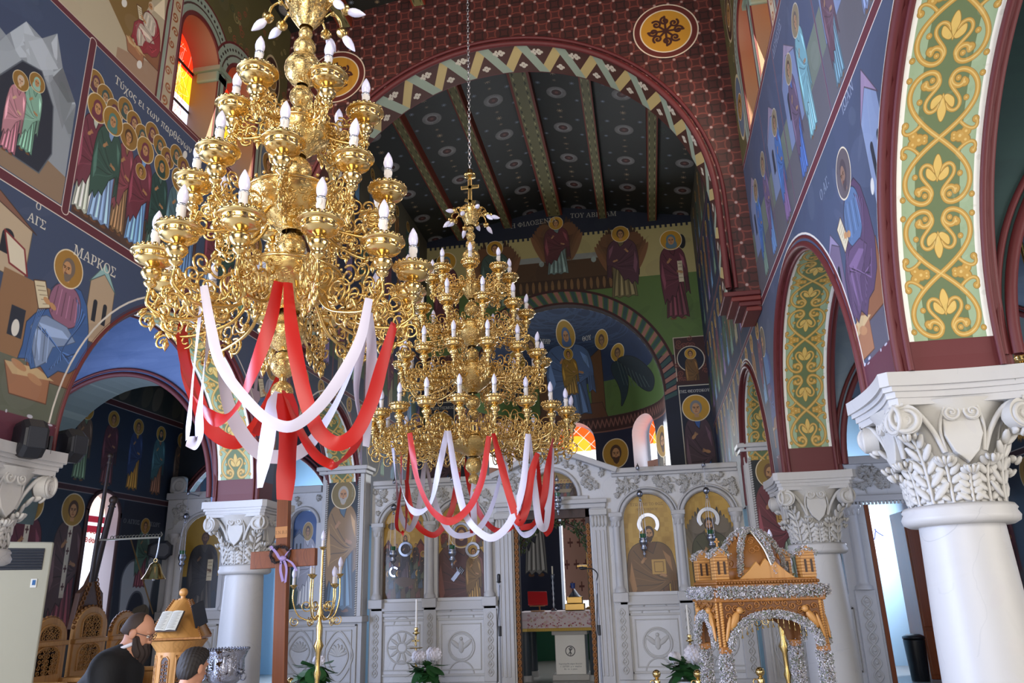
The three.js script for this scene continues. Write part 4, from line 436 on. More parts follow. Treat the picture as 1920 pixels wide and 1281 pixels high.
// ---------------------------------------------------------------- marble columns with leafy capitals
const bellR = (v) => 0.2 + 0.03 * v + 0.1 * v ** 3;
function leafGeo(h, w, curlOut, y0) { // acanthus: a spine, a thin web and pairs of pointed lobes, curling outwards at the top
  const at3 = (s, v) => { const y = y0 + h * (v - 0.2 * v ** 9), out = 0.006 + curlOut * v ** 4, rr = bellR((y - 2.0) / 0.48) + out - 0.3 * s * s; return P3(rr * Math.sin(s / rr), y, rr * Math.cos(s / rr)); }, gs = [];
  gs.push(sheet(6, 10, (u, v) => at3((u * 2 - 1) * w * 0.62 * Math.sin(Math.PI * (0.25 + 0.68 * v)), v))); gs.push(tube([0, 0.25, 0.5, 0.75, 0.92, 1].map((v) => at3(0, v).add(P3(0, 0, 0.01))), 0.0085, 14, 5));
  for (const s of [-1, 1]) for (let i = 0; i < 6; i++) { const v0 = 0.04 + i * 0.155, wide = w * (0.95 - 0.09 * i), a = at3(s * wide * 0.14, v0).add(P3(0, 0, 0.007)), b = at3(s * wide * 0.95, Math.min(1, v0 + 0.2)).add(P3(0, 0, 0.004)), m = a.clone().lerp(b, 0.5).add(P3(0, 0, 0.006)), d = b.clone().sub(a), L = d.length(); const g = sph(1, 0, 0, 0, 7, 5, [L * 0.56, 0.018, 0.0125]); g.applyMatrix4(new THREE.Matrix4().compose(m, new THREE.Quaternion().setFromUnitVectors(P3(1, 0, 0), d.normalize()), P3(1, 1, 1))); gs.push(g); }
  const tip = at3(0, 1).add(P3(0, -0.012, 0.016)); for (const k of [-1, 0, 1]) gs.push(mv(sph(1, 0, 0, 0, 7, 5, [0.011, 0.026, 0.012]), tip.x + k * 0.017, tip.y, tip.z, 0.7, 0, -k * 0.4)); return merge(gs);
}
function spiralGeo(r, turns, tubeR, dir, depth = 0.05) { const p = []; for (let i = 0; i <= 46; i++) { const t = i / 46, a = Math.PI * 0.5 - dir * t * turns * 2 * Math.PI, q = r * (1 - 0.86 * t); p.push(P3(q * Math.cos(a), q * Math.sin(a), 0)); } const disc = new THREE.CylinderGeometry(r * 0.98, r * 0.98, depth, 20).rotateX(Math.PI / 2).translate(0, 0, -depth / 2); return merge(tube(p, tubeR, 60, 6), disc, sph(r * 0.2, 0, 0, 0.004, 8, 6)); }
const leafLow = leafGeo(0.26, 0.088, 0.06, 2.0), leafHigh = leafGeo(0.4, 0.09, 0.09, 2.0), leafMid = leafGeo(0.2, 0.07, 0.05, 2.0), bigVol = [1, -1].map((d) => spiralGeo(0.075, 1.9, 0.013, d, 0.07)), smallVol = [1, -1].map((d) => spiralGeo(0.042, 1.6, 0.008, d, 0.04));
const shaftGeo = lathe([[0, 0], [0.34, 0], [0.34, 0.1], [0.32, 0.12], [0.34, 0.17], [0.31, 0.22], [0.27, 0.25], [0.28, 0.3], [0.245, 0.33], [0.225, 0.36], [0.222, 0.9], [0.212, 1.4], [0.192, 1.93]], 48);
const ringGeo = lathe([[0.18, 1.9], [0.235, 1.9], [0.262, 1.915], [0.268, 1.94], [0.255, 1.965], [0.262, 1.975], [0.25, 1.995], [0.2, 2.0]], 48), bellGeo = lathe(Array.from({ length: 14 }, (_, i) => [bellR(i / 13), 2 + 0.49 * i / 13]), 40);
function abacusSlab(half, y0, h, dip) { const p = []; for (let k = 0; k < 4; k++) for (let i = 0; i <= 10; i++) { const t = i / 10 * 2 - 1, ch = 0.035, x = t * (half - ch), z = half - dip * (1 - t * t), a = -k * Math.PI / 2; p.push([x * Math.cos(a) - z * Math.sin(a), x * Math.sin(a) + z * Math.cos(a)]); } const g = extrude(shapeOf(p.reverse()), h); g.rotateX(-Math.PI / 2); g.translate(0, y0, 0); return g; }
const abacusGeo = merge(abacusSlab(0.325, 2.47, 0.04, 0.03), abacusSlab(0.335, 2.505, 0.035, 0.03), abacusSlab(0.35, 2.535, 0.03, 0.03), abacusSlab(0.365, 2.56, 0.07, 0.025));
const uvm = (g, s = 0.8) => setUV(g, (x, y, z) => [(x + z * 0.7) * s, (y + z * 0.3) * s]); [shaftGeo, ringGeo, abacusGeo].forEach((g) => uvm(g));
function makeColumn(label, x, F) {
  const t = thing('marble_column', label, 'column', [x, 0, F], 'columns of the nave arcades');
  part('shaft', shaftGeo, marble, t); part('neck_ring', ringGeo, marble, t); part('bell', bellGeo, carved, t); part('abacus', abacusGeo, marble, t);
  for (let i = 0; i < 8; i++) { const l = part('leaf', leafLow, carved, t); l.rotation.y = i * Math.PI / 4 + Math.PI / 8; const u = part('leaf', i % 2 ? leafHigh : leafMid, carved, t); u.rotation.y = i * Math.PI / 4; if (i % 2) { u.scale.set(1.06, 1.02, 1.06); u.position.y = -0.04; } }
  const stem = (s) => tube([[s * 0.09, 2.24, 0.235], [s * 0.13, 2.34, 0.25], [s * 0.2, 2.44, 0.275], [s * 0.265, 2.475, 0.3]], 0.014, 16, 6), stem2 = (s) => tube([[s * 0.085, 2.24, 0.24], [s * 0.1, 2.36, 0.26], [s * 0.075, 2.455, 0.29]], 0.009, 12, 6);
  const shield = extrude(shapeOf([[-0.075, 2.42], [0.075, 2.42], [0.082, 2.32], [0.05, 2.24], [0, 2.19], [-0.05, 2.24], [-0.082, 2.32]]), 0.03, 0.006); shield.translate(0, 0, 0.235);
  for (let k = 0; k < 4; k++) { const f = sub('capital_face', t); f.rotation.y = k * Math.PI / 2; part('shield', shield, carved, f); for (const s of [-1, 1]) { const v = part('corner_volute', bigVol[s > 0 ? 0 : 1], carved, f); v.position.set(s * 0.268, 2.4, 0.315); v.rotation.y = s * 0.25; const q = part('helix', smallVol[s > 0 ? 1 : 0], carved, f); q.position.set(s * 0.048, 2.425, 0.292); part('stalk', merge(stem(s), stem2(s)), carved, f); } }
  return t;
}
const colP = makeColumn('white marble column with leafy capital between the wide near arch and middle arch on the right', XR + TH / 2, 4.29);
clone(colP, [XR + TH / 2, 0, 7.83], 0, 'white marble column with leafy capital behind the carved flower-trimmed bier'); clone(colP, [XL - TH / 2, 0, 4.29], 0, 'white marble column with leafy capital under the pair of black loudspeakers'); clone(colP, [XL - TH / 2, 0, 7.83], 0, 'white marble column with leafy capital behind the wooden cross'); clone(colP, [XR + TH / 2, 0, 0.52], 0, 'white marble column at the right hand of the photographer'); clone(colP, [XL - TH / 2, 0, 0.52], 0, 'white marble column of the left arcade level with the photographer');
for (const [x, s] of [[XL - TH / 2, 'left'], [XR + TH / 2, 'right']]) struct('wall_west_pier_' + s, box(x - TH / 2, x + TH / 2, 0, SPR, FW, -2.5), maroon, 'pier at the west end of the arcade');
// ---------------------------------------------------------------- marble altar screen with its icons
function vine(x0, x1, y0, y1, F, n, keep = () => true) { // carved leaves on stems
  const gs = []; for (let i = 0; i < n; i++) { const x = rnd(x0 + 0.05, x1 - 0.05), y = rnd(y0 + 0.04, y1 - 0.04); if (!keep(x, y)) continue; const a = rnd(6.28), r = rnd(0.055, 0.09); for (let k = -2; k <= 2; k++) { const b = a + k * 0.55, l = r * (1 - Math.abs(k) * 0.18); gs.push(mv(sph(1, 0, 0, 0, 7, 5, [l * 0.6, l * 0.26, 0.045]), x + l * 0.5 * Math.cos(b), y + l * 0.5 * Math.sin(b), -F, 0, 0, b)); } if (i % 2) gs.push(tube([[x, y, -F], [x - 0.06 * Math.cos(a + 0.6), y - 0.06 * Math.sin(a + 0.6), -F + 0.004], [x - 0.12 * Math.cos(a), y - 0.12 * Math.sin(a), -F]], 0.009, 8, 5)); } return merge(gs);
}
function ring(x, y, F, r, t = 0.012, arc = Math.PI * 2) { return new THREE.TorusGeometry(r, t, 6, 36, arc).translate(x, y, -F); }
function guilloche(x, y0, y1, F, w, n) { const gs = []; for (const s of [-1, 1]) { const p = []; for (let i = 0; i <= n * 6; i++) p.push(P3(x + s * w * Math.sin(i / 6 * Math.PI), y0 + (y1 - y0) * i / (n * 6), -F)); gs.push(tube(p, 0.011, n * 10, 5)); } for (let i = 0; i < n; i++) gs.push(sph(0.018, x, y0 + (y1 - y0) * (i + 0.5) / n, -F, 7, 5)); return merge(gs); }
function frame(x0, x1, y0, y1, F, w, d = 0.02) { return merge(box(x0, x1, y1 - w, y1, F - d, F + 0.01, 0.006), box(x0, x1, y0, y0 + w, F - d, F + 0.01, 0.006), box(x0, x0 + w, y0, y1, F - d, F + 0.01, 0.006), box(x1 - w, x1, y0, y1, F - d, F + 0.01, 0.006)); }
function lowPanel(x0, x1, y0, y1, F, kind) { const cx = (x0 + x1) / 2, cy = (y0 + y1) / 2, w = (x1 - x0) / 2, h = (y1 - y0) / 2, g = [frame(x0, x1, y0, y1, F, 0.03), frame(x0 + 0.07, x1 - 0.07, y0 + 0.07, y1 - 0.07, F, 0.015, 0.012)];
  if (kind === 'rosette') { g.push(ring(cx, cy, F, w * 0.62), ring(cx, cy, F, w * 0.2)); for (let i = 0; i < 10; i++) { const a = i * Math.PI / 5; g.push(mv(sph(1, 0, 0, 0, 8, 5, [w * 0.2, w * 0.07, 0.016]), cx + w * 0.38 * Math.cos(a), cy + w * 0.38 * Math.sin(a), -F, 0, 0, a)); } for (const s of [-1, 1]) g.push(ring(cx, cy + s * h * 0.78, F, w * 0.35, 0.01, Math.PI)); }
  if (kind === 'eagle') { g.push(ring(cx, cy, F, w * 0.52), ring(cx, cy, F, w * 0.45, 0.006)); g.push(mv(sph(1, 0, 0, 0, 10, 7, [w * 0.12, w * 0.24, 0.02]), cx, cy, -F)); for (const s of [-1, 1]) g.push(mv(sph(1, 0, 0, 0, 10, 6, [w * 0.26, w * 0.09, 0.018]), cx + s * w * 0.22, cy + w * 0.08, -F, 0, 0, s * 0.7), ring(cx, cy + s * w * 1.02, F, w * 0.5, 0.01, Math.PI)); g.push(sph(w * 0.07, cx, cy + w * 0.28, -F, 8, 6)); }
  if (kind === 'lozenge') { for (const q of [1, 0.7]) g.push(tube([[cx, cy + h * 0.8 * q, -F], [cx + w * 0.8 * q, cy, -F], [cx, cy - h * 0.8 * q, -F], [cx - w * 0.8 * q, cy, -F]].map((p) => P3(...p)), 0.012, 40, 5, true)); for (let i = 0; i < 7; i++) { const a = Math.PI * (0.1 + 0.8 * i / 6); g.push(mv(sph(1, 0, 0, 0, 8, 5, [h * 0.2, 0.022, 0.014]), cx + h * 0.16 * Math.cos(a), cy + h * 0.2 * Math.sin(a), -F, 0, 0, a)); } }
  return merge(g);
}
const screenMat = marbleDim;
function slab(x0, x1, y0, y1, holes, F0, F1, top) { const s = shapeOf(top || [[x0, y0], [x1, y0], [x1, y1], [x0, y1]]); for (const [a, b, c, d, arch] of holes) { const r = (b - a) / 2, h = new THREE.Path(), p = arch ? [[a, c], [a, d - r], ...archPts((a + b) / 2, d - r, r, r, 20), [b, c]] : [[a, c], [a, d], [b, d], [b, c]]; p.forEach((q, i) => (i ? h.lineTo(...q) : h.moveTo(...q))); s.holes.push(h); } const g = extrude(s, F1 - F0); g.translate(0, 0, -F1); return setUV(g, (x, y, F) => [x * 0.5, y * 0.5 + F * 0.3]); }
function colonette(x, y0, y1, F, r) { const g = lathe([[r * 1.5, y0], [r * 1.5, y0 + 0.04], [r * 1.15, y0 + 0.06], [r, y0 + 0.09], [r * 0.92, y1 - 0.14], [r * 1.1, y1 - 0.13], [r, y1 - 0.12], [r * 1.3, y1 - 0.05], [r * 1.65, y1 - 0.03], [r * 1.65, y1]], 14); const l = []; for (let i = 0; i < 8; i++) { const a = i * Math.PI / 4; l.push(mv(sph(1, 0, 0, 0, 6, 5, [r * 0.3, 0.05, r * 0.22]), r * 1.1 * Math.sin(a), y1 - 0.08, r * 1.1 * Math.cos(a))); } return merge(g, l).translate(x, 0, -F); }
const ICONS = [[-3.67, -3.06], [-2.87, -2.22], [-0.3, 0.35], [0.5, 1.13]];
{
  const t = thing('altar_screen', 'carved white marble altar screen with gabled doorway between two tall painted piers', 'screen', [0, 0, 0]);
  const holes = ICONS.map(([a, b]) => [a, b, 1.6, 2.86, true]); holes.push([-1.8, -0.75, 0.385, 2.7, false], [-1.6, -0.9, 2.87, 3.22, true]);
  part('wall_slab', slab(0, 0, 0, 0, holes, FI, FI + 0.14, [[-3.83, 0.38], [1.26, 0.38], [1.26, 3.12], [-0.42, 3.12], [-0.42, 3.2], [-1.24, 3.5], [-1.98, 3.2], [-1.98, 3.12], [-3.83, 3.12]]), screenMat, t);
  for (const [a, b] of [[-3.8, -2.0], [-0.42, 1.25]]) { part('cornice', merge(box(a, b, 3.1, 3.14, FI - 0.05, FI + 0.18, 0.01), box(a, b, 3.14, 3.21, FI - 0.09, FI + 0.2, 0.012)), marble, t); part('ledge', merge(box(a, b, 1.44, 1.56, FI - 0.05, FI + 0.02, 0.012), box(a, b, 1.37, 1.42, FI - 0.03, FI + 0.02, 0.01)), marble, t); part('plinth', box(a, b, 0.38, 0.55, FI - 0.06, FI + 0.02, 0.012), marble, t); }
  for (const [x0, y0, x1, y1] of [[-2.06, 3.17, -1.2, 3.53], [-0.36, 3.17, -1.26, 3.53]]) part('gable_cornice', mv(bx(Math.hypot(x1 - x0, y1 - y0) + 0.05, 0.075, 0.3, 0, 0, 0, 0.012), (x0 + x1) / 2, (y0 + y1) / 2 + 0.02, -FI, 0, 0, Math.atan2(y1 - y0, x1 - x0)), marble, t);
  const arcs = ICONS.map(([a, b]) => [(a + b) / 2, 2.86 - (b - a) / 2, (b - a) / 2]);
  for (const [cx, cy, r] of arcs) { part('archivolt', merge(ring(cx, cy, FI - 0.01, r + 0.03, 0.028, Math.PI), ring(cx, cy, FI - 0.02, r + 0.075, 0.014, Math.PI)), marble, t); }
  for (const [x0, x1] of [[-3.82, -2.05], [-0.42, 1.25]]) part('vine_relief', vine(x0, x1, 2.5, 3.1, FI - 0.004, 190, (x, y) => arcs.every(([cx, cy, r]) => Math.hypot(x - cx, y - cy) > r + 0.12 && !(Math.abs(x - cx) < r + 0.1 && y < cy))), carved, t, 'carved vine leaves and grapes');
  part('vine_relief', vine(-1.95, -0.45, 2.9, 3.42, FI - 0.004, 130, (x, y) => Math.hypot((x + 1.25) * 1, y - 2.87) > 0.46 && y < 3.44 - Math.abs(x + 1.22) * 0.38), carved, t, 'carved vine leaves'); part('lunette_moulding', merge(ring(-1.25, 2.87, FI - 0.012, 0.38, 0.03, Math.PI), box(-1.75, -0.75, 2.82, 2.87, FI - 0.03, FI + 0.02, 0.008)), marble, t);
  part('lintel', merge(box(-2.02, -0.52, 2.7, 2.76, FI - 0.05, FI, 0.01), box(-2.04, -0.5, 2.76, 2.82, FI - 0.08, FI, 0.012)), marble, t);
  for (const x of [-3.72, -2.965, -2.14, -0.4, 0.425, 1.16]) { part('colonette', colonette(x, 1.6, 2.56, FI - 0.05, 0.05), marble, t); part('colonette_pedestal', merge(box(x - 0.09, x + 0.09, 0.55, 1.5, FI - 0.05, FI + 0.01, 0.01), box(x - 0.1, x + 0.1, 1.48, 1.6, FI - 0.11, FI + 0.01, 0.012)), marble, t); part('pedestal_relief', guilloche(x, 0.62, 1.4, FI - 0.052, 0.035, 8), carved, t); part('impost', box(x - 0.09, x + 0.09, 2.56, 2.62, FI - 0.09, FI, 0.008), marble, t); }
  for (const [x0, x1] of [[-2.04, -1.82], [-0.73, -0.53]]) { part('door_pilaster', merge(box(x0, x1, 0.38, 2.7, FI - 0.05, FI + 0.02, 0.01), Array.from({ length: 3 }, (_, i) => box(x0 + 0.035 + i * 0.055, x0 + 0.06 + i * 0.055, 0.6, 2.4, FI - 0.062, FI - 0.04, 0.008))), marble, t); part('pilaster_capital', merge(box(x0 - 0.02, x1 + 0.02, 2.6, 2.68, FI - 0.08, FI, 0.01), Array.from({ length: 5 }, (_, i) => mv(sph(1, 0, 0, 0, 7, 6, [0.028, 0.08, 0.03]), x0 + 0.02 + i * 0.045, 2.52, -FI + 0.055))), carved, t); }
  for (const [i, k] of [[0, 'rosette'], [1, 'eagle'], [2, 'eagle'], [3, 'rosette']]) part('carved_panel', lowPanel(ICONS[i][0] - 0.02, ICONS[i][1] + 0.02, 0.62, 1.34, FI, k), carved, t);
}
// painted boards
const gold0 = (c, w, h) => { c.fillStyle = '#b8913c'; c.fillRect(0, 0, w, h); for (let i = 0; i < 12; i++) for (let j = 0; j < 20; j++) { c.globalAlpha = 0.12; c.fillStyle = rnd() < 0.5 ? '#e0c070' : '#8a6a24'; c.fillRect(i * w / 12, j * h / 20, w / 12 - 1, h / 20 - 1); } c.globalAlpha = 1; };
const iconMat = (fn, w = 300, h = 560) => phys('#efece6', 0.5, { map: tex(w, h, fn), clearcoat: 0.08, clearcoatRoughness: 0.08 });
const silver = new THREE.MeshStandardMaterial({ color: '#8f929c', metalness: 1, roughness: 0.28 }), silverDull = new THREE.MeshStandardMaterial({ color: '#b9bcc6', metalness: 1, roughness: 0.32 });
const iconPaint = [
  (c, w, h) => { gold0(c, w, h); c.fillStyle = '#5c4a34'; c.fillRect(0, h * 0.66, w, h * 0.34); house(c, 0, h * 0.38, w * 0.22, h * 0.3, '#7a3a2c', '#5a2a20'); house(c, w * 0.78, h * 0.38, w * 0.22, h * 0.3, '#7a3a2c', '#5a2a20'); for (const [x, y] of [[0.2, 0.22], [0.5, 0.16], [0.8, 0.2]]) blob(c, [[w * (x - 0.14), h * y], [w * x, h * (y - 0.05)], [w * (x + 0.14), h * y], [w * x, h * (y + 0.05)]], '#6d6050', '#3a3026', 2); for (let i = 0; i < 16; i++) saint(c, w * (0.08 + 0.058 * i), h * (0.4 + 0.1 * ((i * 7) % 4)), h * 0.3, { robe: ['#4a4c38', '#5a3a30', '#3a4450'][i % 3], mantle: ['#3a2a28', '#54482c', '#2c3a34'][i % 3], halo: i % 2 ? '#a07a30' : null }); saint(c, w * 0.52, h * 0.3, h * 0.5, { robe: '#4a3c40', mantle: '#3a3234', halo: '#c0a060', veil: '#3a3234' }); blob(c, [[w * 0.2, h * 0.8], [w * 0.5, h * 0.76], [w * 0.85, h * 0.82], [w * 0.5, h * 0.9]], '#5c4a3c'); words(c, 'Η ΚΟΙΜΗΣΙΣ', w / 2, h * 0.09, 22, '#6a2a1c'); },
  (c, w, h) => { gold0(c, w, h); saint(c, w * 0.5, h * 0.2, h * 1.25, { robe: '#5a3a2c', mantle: '#54302a', veil: '#4c2a28', halo: '#b08a38', wide: 0.24, feet: false }); saint(c, w * 0.76, h * 0.46, h * 0.62, { robe: '#8a6a34', mantle: '#7a5c30', halo: '#b08a38', wide: 0.15, feet: false }); for (const x of [0.12, 0.9]) saint(c, w * x, h * 0.28, h * 0.2, { robe: '#4a3c30', mantle: '#6a2c24', halo: null, wide: 0.22 }); words(c, 'ΜΡ   ΘΥ', w / 2, h * 0.12, 26, '#6a2a1c'); },
  (c, w, h) => { gold0(c, w, h); saint(c, w * 0.5, h * 0.28, h * 1.15, { robe: '#5c3a22', mantle: '#6a4a2a', halo: null, beard: true, hair: '#3a2416', wide: 0.23, book: true, feet: false }); words(c, 'ΕΓΩ ΕΙΜΙ ΤΟ ΦΩΣ', w / 2, h * 0.12, 24, '#6a4a1c'); words(c, 'ΤΟΥ ΚΟΣΜΟΥ', w / 2, h * 0.17, 20, '#6a4a1c'); words(c, 'ΙΣ    ΧΣ', w / 2, h * 0.25, 22, '#6a2a1c'); },
  (c, w, h) => { gold0(c, w, h); for (const s of [-1, 1]) wing(c, w * 0.5 + s * 16, h * 0.3, w * 0.44, h * 0.55, s, '#5c5346'); saint(c, w * 0.5, h * 0.22, h * 1.1, { robe: '#5a5036', mantle: '#4a4a34', halo: null, beard: true, hair: '#3a2a1c', wide: 0.2, scroll: true, feet: false }); }];
const iconLabels = ['gold ground icon crowded with mourners, the arched board nearest the bearded saint pier with keys', 'gold ground icon of a veiled mother with a silver hand, left of the screen doorway', 'gold ground icon of a bearded teacher with silver halo, right of the screen doorway', 'gold ground icon of a winged saint with silver halo behind the flower-trimmed bier'];
const haloShape = (r0, r1, a0, a1) => { const s = new THREE.Shape(); s.absarc(0, 0, r1, a0, a1, false); s.absarc(0, 0, r0, a1, a0, true); return extrude(s, 0.008, 0.004); };
ICONS.forEach(([a, b], i) => {
  const t = thing('arched_icon', iconLabels[i], 'icon', [(a + b) / 2, 1.6, FI + 0.06]), w = (b - a) / 2 - 0.004, s = shapeOf([[-w, 0.002], [-w, 1.256 - w], ...archPts(0, 1.256 - w, w, w, 24), [w, 0.002]]), g = extrude(s, 0.03); g.translate(0, 0, -0.03); setUV(g, (x, y) => [(x + w) / (2 * w), y / 1.256]); part('painted_board', g, iconMat(iconPaint[i]), t);
  if (i > 1) part('halo', haloShape(0.1, 0.145, -0.7, Math.PI + 0.7).translate(0, i === 2 ? 0.86 : 0.9, 0.004), silver, t, 'embossed silver halo'); else { part('halo', haloShape(0.07, 0.1, 0, Math.PI * 1.95).translate(i ? 0.16 : 0.02, i ? 0.62 : 0.66, 0.004), silver, t, 'embossed silver halo'); if (i) { part('halo', haloShape(0.1, 0.13, 0.2, Math.PI - 0.2).translate(0, 0.86, 0.004), silver, t); part('silver_hand', merge(mv(bx(0.06, 0.16, 0.01, 0, 0, 0.006, 0.004), -0.08, 0.28, 0, 0, 0, -0.7), Array.from({ length: 4 }, (_, k) => mv(new THREE.CapsuleGeometry(0.009, 0.06, 3, 6), -0.03 + k * 0.016, 0.37 - k * 0.014, 0.01, 0, 0, -0.6)), mv(new THREE.CapsuleGeometry(0.009, 0.04, 3, 6), -0.06, 0.37, 0.01, 0, 0, 0.2)), silver, t, 'silver votive hand'); } else part('halo', haloShape(0.045, 0.07, 0.6, Math.PI * 1.6).translate(-0.14, 0.36, 0.004), silver, t); }
});
{ const s = shapeOf([[-0.345, 0.004], ...archPts(0, 0.004, 0.345, 0.345, 24)]), g = extrude(s, 0.03); setUV(g, (x, y) => [(x + 0.345) / 0.69, y / 0.35]); const m = single('lunette_icon', g, iconMat((c, w, h) => { c.fillStyle = '#8a7038'; c.fillRect(0, 0, w, h); c.fillStyle = '#4a3020'; c.fillRect(0, h * 0.62, w, h * 0.4); for (let i = 0; i < 13; i++) saint(c, w * (0.1 + i * 0.066), h * 0.3, h * 0.7, { robe: ['#4a3c44', '#6a3228', '#3c4a40'][i % 3], mantle: ['#3a2a28', '#54482c', '#2c3a54'][i % 3], halo: '#a5803a' }); poly(c, [[w * 0.1, h * 0.68], [w * 0.9, h * 0.68], [w * 0.86, h * 0.82], [w * 0.14, h * 0.82]], '#8a7a60'); }, 420, 220), 'half-round icon of a supper table set in the gable over the doorway', 'icon'); m.position.set(-1.25, 2.872, -FI - 0.1); }
// painted piers at both ends of the screen
const pierPaint = (old) => (c, w, h) => { c.fillStyle = '#131c22'; c.fillRect(0, 0, w, h); saint(c, w * 0.5, h * 0.02, h * 0.94, old ? { robe: '#4a6478', mantle: '#8a6a3c', halo: '#7c6a36', old: true, beard: true, wide: 0.15 } : { robe: '#7c8a78', mantle: '#6a3038', halo: '#8f7434', hair: '#6a4a30', beard: true, wide: 0.15, book: true }); words(c, old ? 'Ο ΑΓ. ΠΕΤΡΟΣ' : 'Ο ΑΓ. ΠΑΥΛΟΣ', w * 0.78, h * 0.08, 17, '#8f8f80', 1.57); };
for (const [x0, x1, lab, old] of [[-4.5, -3.86, 'marble pier framing a painted bearded saint in ochre mantle', true], [1.31, 1.96, 'marble pier framing a painted saint in dark red mantle', false]]) {
  const t = thing('painted_pier', lab, 'pier', [(x0 + x1) / 2, 0, 10.42]), w = (x1 - x0) / 2; part('core', bx(2 * w, 3.32, 0.2, 0, 1.66, -0.12), marble, t); part('cap', merge(bx(2 * w + 0.06, 0.05, 0.3, 0, 3.33, -0.08, 0.01), bx(2 * w + 0.12, 0.06, 0.36, 0, 3.385, -0.08, 0.014)), marble, t);
  part('painted_panel', setUV(bx(2 * w - 0.2, 1.86, 0.02, 0, 2.33, -0.012), (x, y) => [(x + w - 0.1) / (2 * w - 0.2), (y - 1.4) / 1.86]), iconMat(pierPaint(old), 220, 820), t);
  for (const s of [-1, 1]) { part('rope_moulding', merge(Array.from({ length: 62 }, (_, i) => mv(sph(1, 0, 0, 0, 6, 4, [0.022, 0.014, 0.016]), s * (w - 0.085), 1.42 + i * 0.03, 0, 0, 0, 0.5))), carved, t); part('frame_strip', bx(0.06, 1.95, 0.03, s * (w - 0.04), 2.33, -0.005, 0.008), marble, t); }
  part('carved_panel', lowPanel(-w + 0.06, w - 0.06, 0.5, 1.3, 0.015, 'lozenge'), carved, t); part('ledge', bx(2 * w + 0.06, 0.08, 0.26, 0, 1.36, -0.08, 0.01), marble, t);
}
